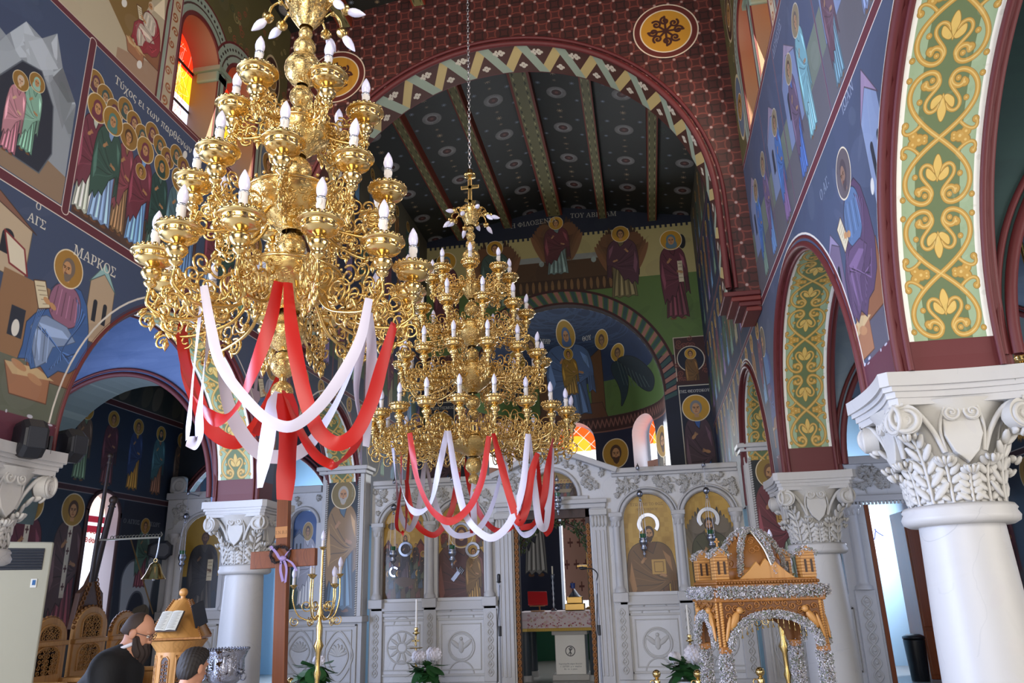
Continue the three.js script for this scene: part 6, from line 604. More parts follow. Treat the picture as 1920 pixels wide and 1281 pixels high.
chandelier('four tier gilt chandelier hanging before the marble screen, tied with narrow red and white ribbons', 5.95, { y0: 2.38, top: 4.85, bell: 4.79, balls: [[0.026, 2.41], [0.045, 2.5], [0.067, 2.61], [0.05, 3.02], [0.062, 3.12], [0.055, 3.53], [0.062, 3.93], [0.042, 4.24], [0.075, 4.41], [0.045, 4.53], [0.042, 4.61], [0.03, 4.68]], bowls: [[0.21, 2.68, 2.86, 0.06], [0.2, 3.2, 3.48, 0.06], [0.15, 3.6, 3.84, 0.05], [0.1, 4.02, 4.2, 0.04]], drum: [0.2, 2.83, 2.91], tiers: [[0.33, 4.22, 8, 0.06, 0.15, 0.2], [0.46, 3.87, 10, 0.09, 0.19, 0.1], [0.58, 3.46, 14, 0.12, 0.2, 0.2], [0.79, 2.97, 20, 0.16, 0.22, 0.1]] });

// satin ribbons: each runs through points seen in the photograph at their own distance
const satin = (col) => phys(col, 0.42, { side: THREE.DoubleSide });
const redSatin = satin('#b3140c'), whiteSatin = satin('#c4bfd2');
function ribbon(pts, width, mat, label, group, cx, cF, twist = 0) {
  const cv = curve(pts.map(([x, y, F]) => at(x, y, F))), N = 56, rows = [];
  for (let i = 0; i <= N; i++) { const t = i / N, p = cv.getPoint(t), tg = cv.getTangent(t), rad = P3(p.x - cx, 0, p.z + cF).normalize(); let w = new THREE.Vector3().crossVectors(tg, rad).normalize(); const nn = new THREE.Vector3().crossVectors(w, tg).normalize(), a = twist * (t - 0.5) * 2 + (pts.length < 5 ? 0.12 : 0.5) * Math.sin(t * 7 + width * 40); w = w.multiplyScalar(Math.cos(a)).addScaledVector(nn, Math.sin(a)); const k = width / 2 * (0.7 + 0.3 * Math.min(1, Math.min(t, 1 - t) * 6)); rows.push([p.clone().addScaledVector(w, k), p.clone().addScaledVector(w, -k), nn]); }
  const g = sheet(2, N, (u, v) => { const [a, b, n] = rows[Math.round(v * N)]; return a.clone().lerp(b, u).addScaledVector(n, u === 0.5 ? 0.004 : 0); });
  return single('satin_ribbon', g, mat, label, 'ribbon', group);
}
let rI = 0, wI = 0;
const RB1 = ['broad red satin ribbon from the three tier chandelier bowl towards the evangelist wall', 'broad red satin ribbon looped behind another on the evangelist side of the three tier chandelier', 'broad red satin ribbon from the three tier chandelier bowl towards the four tier chandelier', 'lowest red satin ribbon swag of the three tier chandelier, rising towards the four tier chandelier', 'straight red satin ribbon tail hanging from the bottom ball above the wooden cross', 'short red satin ribbon end behind the white tail under the bottom ball'];
const WB1 = ['white satin ribbon swag crossing the whole width of the three tier chandelier', 'white satin ribbon hanging straight down on the evangelist side of the three tier chandelier', 'white satin ribbon doubling back up beside the straight one on the evangelist side', 'white satin ribbon swag passing behind the bottom ball of the three tier chandelier', 'long white satin ribbon hanging straight on the side facing the four tier chandelier', 'short narrow white satin ribbon end beside a longer one facing the four tier chandelier', 'white satin ribbon tail hanging from the bottom ball beside the red tail'];
const tail2 = (a, f, col) => a.length < 4 ? `thin ${col} ribbon tail hanging from the finial of the four tier chandelier` : (Array.isArray(f) ? f[1] : f) > 6 ? `narrow ${col} satin ribbon swag on the screen side of the four tier chandelier` : `narrow ${col} satin ribbon swag on the four tier chandelier, turned away from the screen`;
const z1 = (f, a) => a.map(([x, y], i) => [x, y, Array.isArray(f) ? f[0] + (f[1] - f[0]) * i / (a.length - 1) : f]);
for (const [f, a, w] of [[[2.3, 2.6], [[523, 528], [506, 606], [472, 703], [447, 758], [417, 788], [384, 772], [361, 733], [340, 640], [346, 590]], 0.05], [[2.75, 3.15], [[345, 600], [350, 690], [370, 750], [395, 805], [439, 830], [472, 808], [500, 765], [530, 700]], 0.06], [[2.3, 2.5], [[540, 530], [545, 600], [561, 699], [582, 775], [603, 815], [632, 832], [662, 818], [695, 757], [717, 682], [738, 612]], 0.05], [[2.59, 2.6], [[533, 733], [550, 778], [575, 830], [600, 860], [628, 870], [658, 848], [678, 808], [700, 740], [738, 606]], 0.046], [2.585, [[535, 738], [541, 790], [539, 850], [533, 938]], 0.085], [2.66, [[528, 722], [515, 750], [490, 800], [478, 815]], 0.05]]) ribbon(z1(f, a), w, redSatin, RB1[rI++], 'red ribbons of the three tier chandelier', AX, 2.62);
for (const [f, a, w] of [[[2.25, 2.3], [[382, 536], [394, 606], [413, 682], [460, 748], [506, 790], [545, 800], [590, 770], [640, 705], [675, 637], [692, 560]], 0.038], [2.4, [[378, 560], [365, 682], [356, 770], [351, 826]], 0.05], [2.46, [[351, 828], [370, 829], [374, 770], [390, 640], [396, 570]], 0.05], [[2.6, 3.1], [[398, 580], [413, 682], [434, 775], [468, 832], [500, 855], [561, 848], [607, 796], [649, 716], [675, 645], [692, 580]], 0.055], [2.5, [[694, 585], [697, 670], [692, 760], [686, 838]], 0.055], [2.6, [[690, 590], [676, 660], [668, 733], [676, 790]], 0.055], [2.58, [[528, 738], [509, 780], [499, 838], [487, 915]], 0.075]]) ribbon(z1(f, a), w, whiteSatin, WB1[wI++], 'white ribbons of the three tier chandelier', AX, 2.62);
for (const [f, a] of [[5.2, [[768, 812], [774, 854], [784, 904], [812, 960], [843, 978], [877, 955], [902, 904], [917, 818]]], [[5.15, 5.3], [[925, 813], [940, 872], [959, 941], [974, 980], [987, 954], [996, 890], [1008, 850]]], [5.5, [[1037, 822], [1027, 879], [1018, 941], [999, 984], [975, 990]]], [5.75, [[1038, 822], [1036, 910], [1031, 992], [1024, 1000], [1016, 960], [1008, 860]]], [5.8, [[752, 848], [752, 910], [745, 992], [757, 1000], [763, 910], [769, 816]]], [6.6, [[863, 858], [855, 919], [843, 966], [815, 1003], [787, 990], [771, 957], [762, 900]]], [6.6, [[870, 858], [884, 922], [905, 972], [934, 996], [959, 988], [976, 965], [992, 890]]], [5.96, [[888, 905], [886, 960], [884, 1000]]]]) ribbon(z1(f, a), 0.052, redSatin, tail2(a, f, 'red'), 'red ribbons of the four tier chandelier', AX, 5.95);
for (const [f, a] of [[[5.3, 5.7], [[838, 808], [823, 879], [806, 945], [787, 961], [768, 953], [752, 910], [738, 830]]], [[5.25, 5.2], [[841, 808], [855, 897], [874, 968], [896, 996], [921, 1009], [949, 990], [977, 925], [990, 814]]], [6.5, [[796, 855], [812, 929], [827, 972], [855, 1004], [890, 997], [915, 966], [937, 897], [943, 850]]], [[5.3, 5.6], [[993, 814], [1002, 910], [1013, 985], [1022, 990], [1030, 930], [1036, 840]]], [6.4, [[945, 850], [955, 940], [965, 982], [982, 1003], [1002, 993], [1021, 930], [1026, 850]]], [[5.6, 6.4], [[735, 828], [743, 905], [752, 968], [768, 992], [784, 957], [797, 860]]], [5.93, [[888, 905], [888, 960], [892, 998]]]]) ribbon(z1(f, a), 0.05, whiteSatin, tail2(a, f, 'white'), 'white ribbons of the four tier chandelier', AX, 5.95);
// ---------------------------------------------------------------- furnishings
const gold = goldPlain;
const ivory = std('#e9e4da', 0.6);
// baby's breath: thousands of tiny blossoms along paths, one uncountable part each
const blossom = new THREE.OctahedronGeometry(1, 0);
function flowers(parent, samples, n, r, spread) { const im = new THREE.InstancedMesh(blossom, std('#ffffff', 0.9), n), m = new THREE.Matrix4(), q = new THREE.Quaternion(), col = new THREE.Color(); for (let i = 0; i < n; i++) { const p = samples(rnd()), d = P3(rnd(-1, 1), rnd(-1, 1), rnd(-1, 1)).normalize().multiplyScalar(spread * Math.sqrt(rnd(0.15, 1))); q.setFromEuler(new THREE.Euler(rnd(3), rnd(3), rnd(3))); const s = r * rnd(0.6, 1.3); m.compose(p.add(d), q, P3(s, s * rnd(0.5, 1.4), s)); im.setMatrixAt(i, m); const k = rnd(); col.set(k < 0.45 ? '#b4b0b2' : k < 0.7 ? '#8c8a92' : k < 0.9 ? '#737a66' : '#dcd8dc'); im.setColorAt(i, col); } im.name = 'blossoms'; im.userData.kind = 'stuff'; im.castShadow = im.receiveShadow = true; parent.add(im); return im; }
{
  const t = thing('flower_bier', 'carved honey wood canopied bier trimmed with garlands of tiny grey white flowers', 'bier', [0.76, 0, 6.25], undefined, 0.22);
  const W = 0.37, D = 0.27, yt = 1.56; // half sizes
  part('table_board', bx(2 * W + 0.1, 0.06, 2 * D + 0.1, 0, 0.72, 0, 0.01), woodHoney, t); part('skirt', frame(-W, W, 0.56, 0.7, -D, 0.03), woodHoney, t);
  for (const [sx, sz] of [[-1, -1], [1, -1], [-1, 1], [1, 1]]) { part('leg', lathe([[0, 0], [0.04, 0], [0.04, 0.06], [0.025, 0.1], [0.035, 0.35], [0.03, 0.7], [0, 0.7]], 12).translate(sx * (W - 0.04), 0, sz * (D - 0.04)), woodHoney, t); const p = part('post', merge(cyl(0.02, 0.02, 0.5, sx * (W - 0.02), 0.74, sz * (D - 0.02), 10), bx(0.075, 0.05, 0.075, sx * (W - 0.02), 1.22, sz * (D - 0.02), 0.008)), woodHoney, t); flowers(p, (u) => P3(sx * (W - 0.02), 0.76 + 0.44 * u, sz * (D - 0.02)), 4600, 0.006, 0.058); }
  // pierced frieze: side panels with arches
  const friezeShape = (w) => { const s = shapeOf([[-w, 1.24], [-w + 0.07, 1.24], ...archPts(0, 1.24, w - 0.07, 0.2, 20), [w - 0.07, 1.24], [w, 1.24], [w, 1.54], [-w, 1.54]]); return extrude(s, 0.02); };
  for (const [w, ry, x, z, n] of [[W, 0, 0, D - 0.01, 'frieze_front'], [W, Math.PI, 0, -D + 0.01, 'frieze_back'], [D, -Math.PI / 2, -W + 0.01, 0, 'frieze_side'], [D, Math.PI / 2, W - 0.01, 0, 'frieze_side']]) {
    const f = part('frieze_panel', friezeShape(w), std('#6f431c', 0.5), t); f.rotation.y = ry; f.position.set(x, 0, z);
    const gs = []; for (let i = 0; i < 13; i++) { const u = -w + 0.06 + i * (2 * w - 0.12) / 12, yb = 1.24 + 0.2 * Math.sqrt(Math.max(0, 1 - (u / (w - 0.07)) ** 2)); for (let y = yb + 0.035; y < 1.53; y += 0.055) { const p = []; for (let k = 0; k <= 16; k++) { const tt = k / 16, a = i + tt * 8, q = 0.024 * (1 - 0.7 * tt); p.push(P3(u + q * Math.cos(a), y + q * Math.sin(a), 0.026)); } gs.push(tube(p, 0.0045, 18, 5)); } } part('carved_scrolls', merge(gs), woodHoney, f);
    for (const s of [-1, 1]) part('carved_bird', merge(mv(sph(1, 0, 0, 0, 10, 8, [0.03, 0.07, 0.022]), s * (w - 0.09), 1.41, 0.04, 0, 0, s * 0.5), sph(0.024, s * (w - 0.135), 1.48, 0.045, 10, 8), mv(new THREE.ConeGeometry(0.008, 0.03, 6), s * (w - 0.16), 1.475, 0.05, 0, 0, s * 1.4), mv(sph(1, 0, 0, 0, 8, 6, [0.014, 0.09, 0.012]), s * (w - 0.04), 1.36, 0.05, 0, 0, s * 0.25)), woodPale, f, 'carved dove'); for (const s of [-1, 1]) part('twisted_edge', merge(Array.from({ length: 18 }, (_, i) => mv(sph(1, 0, 0, 0, 6, 4, [0.016, 0.011, 0.014]), s * (w - 0.012), 1.25 + i * 0.017, 0.022, 0, 0, 0.6))), woodPale, f);
    if (n !== 'frieze_back') flowers(f, (u) => { const a = Math.PI * (0.03 + 0.94 * u); return P3((w - 0.05) * Math.cos(a), 1.23 + 0.22 * Math.sin(a), 0.045); }, 5200, 0.0055, 0.033);
    if (n === 'frieze_front') for (let i = 0; i < 13; i++) { const u = -0.23 + i * 0.038, yb = 1.235 + 0.2 * Math.sqrt(1 - (u / 0.31) ** 2); part('tassel', merge(tube([[u, yb, 0.03], [u, yb - 0.03, 0.03], [u, yb - 0.045, 0.03]], 0.002, 4, 4), new THREE.ConeGeometry(0.009, 0.032, 7).translate(u, yb - 0.058, 0.03)), gold, f); }
  }
  part('cornice', merge(bx(2 * W + 0.06, 0.04, 2 * D + 0.06, 0, 1.555, 0, 0.01), bx(2 * W, 0.07, 2 * D, 0, 1.655, 0, 0.01)), woodHoney, t);
  part('cornice_beads', merge(Array.from({ length: 34 }, (_, i) => sph(0.013, -W + i * 2 * W / 33, 1.665, D + 0.004, 7, 5)), Array.from({ length: 24 }, (_, i) => sph(0.013, -W - 0.004, 1.665, -D + i * 2 * D / 23, 7, 5))), woodCarve, t);
  const rim = part('roof_rim', frame(-W - 0.03, W + 0.03, 1.565, 1.62, -D - 0.02, 0.02), woodHoney, t); flowers(rim, (u) => { const p = 4 * (W + D), s = u * p; if (s < 2 * W) return P3(-W + s, 1.6, D + 0.04); if (s < 2 * W + 2 * D) return P3(W + 0.05, 1.6, D - (s - 2 * W)); if (s < 4 * W + 2 * D) return P3(W - (s - 2 * W - 2 * D), 1.6, -D - 0.03); return P3(-W - 0.05, 1.6, -D + (s - 4 * W - 2 * D)); }, 14000, 0.006, 0.048);
  // dome with ribs
  part('dome_drum', lathe([[0.2, 1.69], [0.235, 1.69], [0.235, 1.75], [0.215, 1.77], [0.2, 1.77]], 32), woodHoney, t); part('dome', lathe(Array.from({ length: 12 }, (_, i) => [0.205 * Math.cos(i / 11 * 1.5), 1.77 + 0.25 * Math.sin(i / 11 * 1.5)]), 32), woodCarve, t); { const gs = []; for (let i = 0; i < 60; i++) { const a = rnd(6.28), e = rnd(0.1, 1.2), r = 0.208 * Math.cos(e); gs.push(mv(new THREE.TorusGeometry(0.02, 0.005, 5, 10), r * Math.sin(a), 1.77 + 0.25 * Math.sin(e), r * Math.cos(a), -e * 0.8, a, 0)); } part('dome_carving', merge(gs), woodHoney, t); }
  for (let i = 0; i < 6; i++) { const a = i * Math.PI / 3 + 0.35, pt = (u) => { const e = 1.5 * u, r = 0.235 * Math.cos(e); return P3(r * Math.sin(a), 1.72 + 0.33 * Math.sin(e), r * Math.cos(a)); }; const rb = part('dome_rib', tube([0, 0.3, 0.6, 0.9, 1].map(pt), 0.012, 20, 6), woodHoney, t); flowers(rb, pt, 1900, 0.0055, 0.027); }
  part('dome_cord', tube([[0.0, 2.04, 0.05], [0.03, 1.9, 0.2], [0.05, 1.78, 0.26]], 0.006, 12, 6), ivory, t);
  part('pediment', merge(extrude(shapeOf([[-0.2, 1.69], [0.2, 1.69], [0.13, 1.74], [0.07, 1.8], [0.045, 1.77], [0, 1.82], [-0.045, 1.77], [-0.07, 1.8], [-0.13, 1.74]]), 0.025, 0.006).translate(0.02, 0, D - 0.06)), woodPale, t, 'carved scroll pediment');
  for (const [sx, sz] of [[-1, 1], [1, 1], [-1, -1], [1, -1]]) { const k = part('turret', merge(bx(0.1, 0.17, 0.1, sx * (W - 0.05), 1.775, sz * (D - 0.05), 0.004), extrude(shapeOf([[-0.058, 0], [0.058, 0], [0, 0.05]]), 0.11).translate(sx * (W - 0.05), 1.86, sz * (D - 0.05) - 0.055)), woodPale, t); for (const s of [-0.022, 0.022]) part('turret_window', bx(0.016, 0.09, 0.006, sx * (W - 0.05) + s, 1.77, sz * (D - 0.05) + 0.05), woodDark, k); part('course', merge(Array.from({ length: 7 }, (_, i) => bx(0.104, 0.005, 0.104, sx * (W - 0.05), 1.71 + i * 0.022, sz * (D - 0.05)))), woodCarve, k); if (sx < 0 && sz > 0) part('turret_cross', merge(bx(0.012, 0.06, 0.01, sx * (W - 0.05), 1.95, sz * (D - 0.05)), bx(0.036, 0.012, 0.01, sx * (W - 0.05), 1.955, sz * (D - 0.05))), woodPale, k); flowers(k, (u) => P3(sx * (W - 0.05) + (u - 0.5) * 0.13, 1.9 - Math.abs(u - 0.5) * 0.09, sz * (D - 0.05) + rnd(-0.06, 0.06)), 700, 0.005, 0.025); }
}
// brass floor candelabra with seven electric candles
function candelabrum(px, py, F, label) {
  const b = at(px, py, F), t = thing('floor_candelabrum', label, 'candelabrum', [b.x, 0, F]), h = b.y; // py: hub where branches leave the pole
  part('pole', lathe([[0, 0], [0.16, 0], [0.15, 0.03], [0.06, 0.08], [0.03, 0.12], [0.022, 0.2], [0.045, 0.26], [0.022, 0.32], [0.018, h - 0.5], [0.03, h - 0.46], [0.018, h - 0.42], [0.02, h - 0.3], [0.042, h - 0.25], [0.02, h - 0.2], [0.026, h - 0.1], [0.014, h - 0.06], [0.03, h], [0.012, h + 0.05], [0.01, h + 0.5], [0.02, h + 0.51], [0.01, h + 0.52], [0, h + 0.52]], 18), goldCast, t); part('reeding', merge(Array.from({ length: 8 }, (_, i) => cyl(0.005, 0.005, h - 0.95, 0.018 * Math.cos(i * 0.785), 0.4, 0.018 * Math.sin(i * 0.785), 5))), goldCast, t);
  const sl = cyl(0.013, 0.013, 0.06, 0, 0, 0, 10), pan = lathe([[0, -0.03], [0.012, -0.02], [0.03, 0], [0.032, 0.006], [0, 0.004]], 14);
  const top = sub('branch', t); top.position.y = h + 0.52; part('drip_pan', pan, gold, top); part('candle_sleeve', sl, sleeveMat, top); const tb = part('bulb', bulbGeo, bulbMat, top); tb.position.y = 0.06;
  for (let i = 0; i < 6; i++) { const low = i % 2, R = low ? 0.22 : 0.15, y = low ? 0.22 : 0.3, a = sub('branch', t); a.rotation.y = i * Math.PI / 3 + 0.35; a.position.y = h; part('scroll_arm', merge(tube([[0.01, 0, 0], [0.06, -0.05, 0], [R * 0.75, -0.02, 0], [R, 0.1, 0], [R, y - 0.03, 0]], 0.0065, 24, 6), tube(Array.from({ length: 24 }, (_, k) => { const q = k / 23, an = 3 + q * 9, r = 0.05 * (1 - 0.75 * q); return P3(R * 0.5 + r * Math.cos(an), 0.06 + r * Math.sin(an), 0); }), 0.0045, 26, 5), tube(Array.from({ length: 24 }, (_, k) => { const q = k / 23, an = 1 - q * 9, r = 0.04 * (1 - 0.75 * q); return P3(R * 0.9 + r * Math.cos(an), -0.06 + r * Math.sin(an), 0); }), 0.0045, 26, 5)), goldCast, a); const p = part('drip_pan', pan, gold, a), s = part('candle_sleeve', sl, sleeveMat, a), bu = part('bulb', bulbGeo, bulbMat, a); p.position.set(R, y, 0); s.position.set(R, y, 0); bu.position.set(R, y + 0.06, 0); }
  return t;
}
candelabrum(600, 1150, 6.3, 'brass seven branched floor candelabrum beside the wooden cross'); candelabrum(1462, 1150, 6.85, 'brass seven branched floor candelabrum half hidden behind the flower bier');
// wooden cross with a crown of thorns
{
  const f = 5.8, p0 = at(524, 1281, f), p1 = at(533, 936, f), t = thing('wooden_cross', 'tall brown wooden cross hung with a thorn crown and purple ribbon', 'cross', [p0.x - (p1.x - p0.x) * p0.y / (p1.y - p0.y), 0, f]); const lean = -(p1.x - p0.x) / (p1.y - p0.y); t.rotation.z = lean; t.rotation.y = 0.0; const H = p1.y, ya = at(525, 1048, f).y;
  part('upright', bx(0.095, H, 0.06, 0, H / 2, 0, 0.004), woodCross, t); part('crossbar', mv(bx(0.53, 0.13, 0.055, 0, 0, 0, 0.004), 0.01, ya, 0.0, 0, 0, -0.015), woodCross, t); part('foot_block', bx(0.4, 0.1, 0.4, 0, 0.05, 0, 0.01), woodDark, t);
  part('title_board', bx(0.1, 0.085, 0.008, 0.0, ya + 0.2, 0.034, 0.002), std('#ffffff', 0.6, { map: tex(128, 108, (c, w, h) => { c.fillStyle = '#b98250'; c.fillRect(0, 0, w, h); words(c, 'Ι.Ν.Β.Ι', w / 2, h * 0.66, 40, '#54361c'); }) }), t, 'small lettered title board');
  const th = []; for (let k = 0; k < 3; k++) th.push(tube(Array.from({ length: 18 }, (_, i) => { const a = i / 18 * 6.283; return P3(0.075 * Math.cos(a) + 0.008 * Math.sin(a * 5 + k * 2), ya + 0.03 + 0.06 * Math.sin(a) + 0.012 * Math.sin(a * 7 + k), 0.045 + 0.012 * Math.cos(a * 6 + k)); }), 0.005, 60, 5, true)); for (let i = 0; i < 40; i++) { const a = rnd(6.28); th.push(mv(new THREE.ConeGeometry(0.003, 0.035, 4), 0.085 * Math.cos(a), ya + 0.03 + 0.07 * Math.sin(a), 0.045 + rnd(-0.01, 0.02), rnd(-0.6, 0.6), 0, a - 1.57)); } part('thorn_crown', merge(th), std('#2a2024', 0.7), t, 'dark thorn crown');
  const lilac = satin('#9a84b8'), strip = (pts, w) => { const cv = curve(pts), N = 24; return sheet(1, N, (u, v) => cv.getPoint(v).add(P3((u - 0.5) * w, (u - 0.5) * w * 0.4, 0))); }; part('purple_ribbon', merge(strip([[-0.08, ya + 0.1, 0.05], [-0.03, ya + 0.05, 0.06], [0.02, ya - 0.01, 0.06], [0.06, ya + 0.04, 0.05], [0.09, ya + 0.07, 0.05]], 0.02), strip([[0.02, ya, 0.06], [0.01, ya - 0.08, 0.055], [0.03, ya - 0.17, 0.05]], 0.02), strip([[0.03, ya, 0.06], [0.06, ya - 0.07, 0.06], [0.05, ya - 0.18, 0.05]], 0.018), strip([[0.04, ya, 0.06], [0.1, ya - 0.04, 0.05], [0.14, ya - 0.1, 0.05]], 0.016), mv(sph(1, 0, 0, 0, 8, 6, [0.03, 0.02, 0.015]), 0.03, ya, 0.06)), lilac, t, 'lilac bow');
}
// chanter's lectern with sloping desk faces and an open book
{
  const p = at(336, 1196, 6.3), t = thing('chanter_lectern', 'pale wooden lectern with pyramid desk top and carved eight sided base', 'lectern', [p.x, 0, 6.3], undefined, 0.35), y = p.y;
  part('base', new THREE.CylinderGeometry(0.17, 0.18, y - 0.06, 8).translate(0, (y - 0.06) / 2, 0), woodPale, t); part('neck', new THREE.CylinderGeometry(0.235, 0.17, 0.09, 8).translate(0, y - 0.06, 0), woodPale, t); part('desk_board', bx(0.44, 0.02, 0.44, 0, y, 0, 0.006), woodHoney, t);
  part('desk_pyramid', new THREE.CylinderGeometry(0.085, 0.3, 0.29, 4).rotateY(Math.PI / 4).translate(0, y + 0.155, 0), woodPale, t); part('finial', merge(sph(0.036, 0, y + 0.36, 0, 14, 10), cyl(0.02, 0.02, 0.04, 0, y + 0.29, 0, 12), cyl(0.04, 0.035, 0.012, 0, y + 0.3, 0, 12)), woodPale, t);
  for (const [sx, sz] of [[-1, 1], [1, 1], [1, -1], [-1, -1]]) part('rope_edge', merge(Array.from({ length: 22 }, (_, i) => { const k = i / 21, r = 0.212 - (0.212 - 0.06) * k; return sph(0.009, sx * r, y + 0.015 + 0.285 * k, sz * r, 6, 5); })), woodCarve, t);
  for (let i = 0; i < 8; i++) { const a = i * Math.PI / 4 + Math.PI / 8, f = sub('arched_panel', t); f.rotation.y = a; const gs = []; for (let k = 0; k < 14; k++) gs.push(new THREE.TorusGeometry(0.014, 0.004, 5, 10).translate((k % 2 ? 1 : -1) * 0.014, y - 0.52 + k * 0.026, 0.163)); part('lattice', merge(gs), woodCarve, f); part('panel_back', extrude(shapeOf([[-0.032, y - 0.56], [-0.032, y - 0.17], ...archPts(0, y - 0.17, 0.032, 0.032, 10), [0.032, y - 0.56]]), 0.003).translate(0, 0, 0.157), woodDark, f); part('panel_edge', tube([[-0.036, y - 0.56, 0.163], [-0.036, y - 0.17, 0.161], ...archPts(0, y - 0.17, 0.036, 0.036, 8).map(([a2, b]) => [a2, b, 0.161]), [0.036, y - 0.56, 0.163]].map((q) => P3(...q)), 0.006, 30, 5), woodPale, f); }
  const page = tex(256, 180, (c, w, h) => { c.fillStyle = '#e8e4da'; c.fillRect(0, 0, w, h); c.fillStyle = '#8a8780'; for (let i = 0; i < 17; i++) { c.fillRect(16, 16 + i * 9, 94 - (i % 4) * 7, 3); c.fillRect(146, 16 + i * 9, 94 - (i % 3) * 9, 3); } c.fillStyle = '#b9b4a8'; c.fillRect(w / 2 - 3, 0, 6, h); });
  const bk = thing('open_book', 'open white paged book leaning on the lectern desk', 'book', [0, 0, 0]); bk.position.copy(at(318, 1166, 6.08)); bk.rotation.set(-0.5, -0.2, 0.03, 'YXZ'); part('pages', merge(sheet(20, 1, (u, v) => P3((u - 0.5) * 0.22, (v - 0.5) * 0.165, 0.012 + 0.012 * Math.abs(Math.sin((u - 0.5) * 6.28))))), std('#bab6ac', 0.85, { map: page }), bk); part('cover', bx(0.23, 0.172, 0.008, 0, 0, 0.002, 0.003), std('#3a2a20', 0.6), bk);
  const sh = thing('dark_tablet', 'thin dark board leaning on the far face of the lectern', 'board', [0, 0, 0]); sh.position.copy(at(374, 1152, 6.2)); sh.rotation.set(0, 1.2, 0.35); part('board', bx(0.12, 0.19, 0.012, 0, 0, 0, 0.003), std('#15161c', 0.35), sh);
}
// carved stalls and the tall canopied throne
const woodStall = std('#b98648', 0.45);
function stall(pos, W, H, label, peak, turn) {
  const t = thing('carved_stall', label, 'stall', pos, undefined, turn); const r = W / 2;
  part('back', extrude(shapeOf([[-r, 0], [r, 0], [r, H - r * 0.9], ...archPts(0, H - r * 0.9, r, r * 0.9, 16, 0, Math.PI), [-r, H - r * 0.9]]), 0.05, 0.008).translate(0, 0, -0.05), woodPale, t); part('seat', bx(W, 0.05, 0.42, 0, 0.48, 0.22, 0.01), woodPale, t); for (const s of [-1, 1]) part('arm_panel', merge(bx(0.05, 0.85, 0.44, s * r, 0.425, 0.22, 0.01), bx(0.08, 0.05, 0.48, s * r, 0.88, 0.22, 0.015)), woodPale, t);
  const panel = (y0, y1, w, nm) => { const gs = [], n = Math.max(2, Math.round((y1 - y0) / 0.05)); for (let j = 0; j < n; j++) for (let i = -2; i <= 2; i++) { const y = y0 + (j + 0.5) * (y1 - y0) / n, x = i * w / 2.6; if (Math.abs(x) > w) continue; const p = []; for (let k = 0; k <= 14; k++) { const q = k / 14, a = i * 2 + j + q * 8, rr = 0.026 * (1 - 0.7 * q); p.push(P3(x + rr * Math.cos(a), y + rr * Math.sin(a), 0.014)); } gs.push(tube(p, 0.005, 14, 5)); } part('panel_ground', extrude(shapeOf([[-w, y0], [-w, y1 - w * 0.6], ...archPts(0, y1 - w * 0.6, w, w * 0.6, 12), [w, y0]]), 0.004).translate(0, 0, 0.004), woodDark, t); part(nm, merge(gs), woodStall, t); part('panel_border', tube([[-w - 0.02, y0, 0.01], ...archPts(0, y1 - w * 0.6, w + 0.02, w * 0.6 + 0.02, 10).map(([a, b]) => [a, b, 0.01]), [w + 0.02, y0, 0.01]].map((q) => P3(...q)), 0.012, 40, 6), woodPale, t); };
  panel(0.95, 1.22, r * 0.62, 'lattice'); panel(1.3, H - r * 0.35, r * 0.55, 'lattice'); part('rail', bx(W + 0.04, 0.05, 0.07, 0, 1.26, 0, 0.01), woodPale, t); part('crest', merge(Array.from({ length: 15 }, (_, i) => { const a = Math.PI * (i + 0.5) / 15; return sph(0.022, (r + 0.01) * Math.cos(a), H - r * 0.9 + (r * 0.9 + 0.01) * Math.sin(a), -0.02, 7, 5); })), woodCarve, t);
  if (peak) { part('canopy_spire', extrude(shapeOf([[-r * 0.95, H - 0.22], [r * 0.95, H - 0.22], [r * 0.72, H + 0.15], [r * 0.3, H + peak * 0.6], [0, H + peak], [-r * 0.3, H + peak * 0.6], [-r * 0.72, H + 0.15]]), 0.05, 0.01).translate(0, 0, -0.11), std('#5a3a26', 0.5), t, 'dark carved spire'); part('spire_carving', merge(Array.from({ length: 22 }, (_, i) => { const k = (i % 11) / 10, s = i < 11 ? 1 : -1; return mv(new THREE.TorusGeometry(0.025, 0.008, 5, 10), s * (r * 0.9 * (1 - k * 0.9)), H - 0.15 + (peak + 0.1) * k, -0.045); })), woodCarve, t); }
  return t;
}
stall([-6.4, 0, 7.84], 0.5, 1.52, 'arched carved stall against the frescoed aisle wall beside the air conditioner', 0, 1.5708); stall([-6.4, 0, 8.48], 0.52, 1.62, 'tall carved throne with dark spired back under the bright aisle window', 0.4, 1.5708); stall([-6.4, 0, 9.1], 0.48, 1.54, 'small carved stall with beaded crest right of the spired throne', 0, 1.5708);
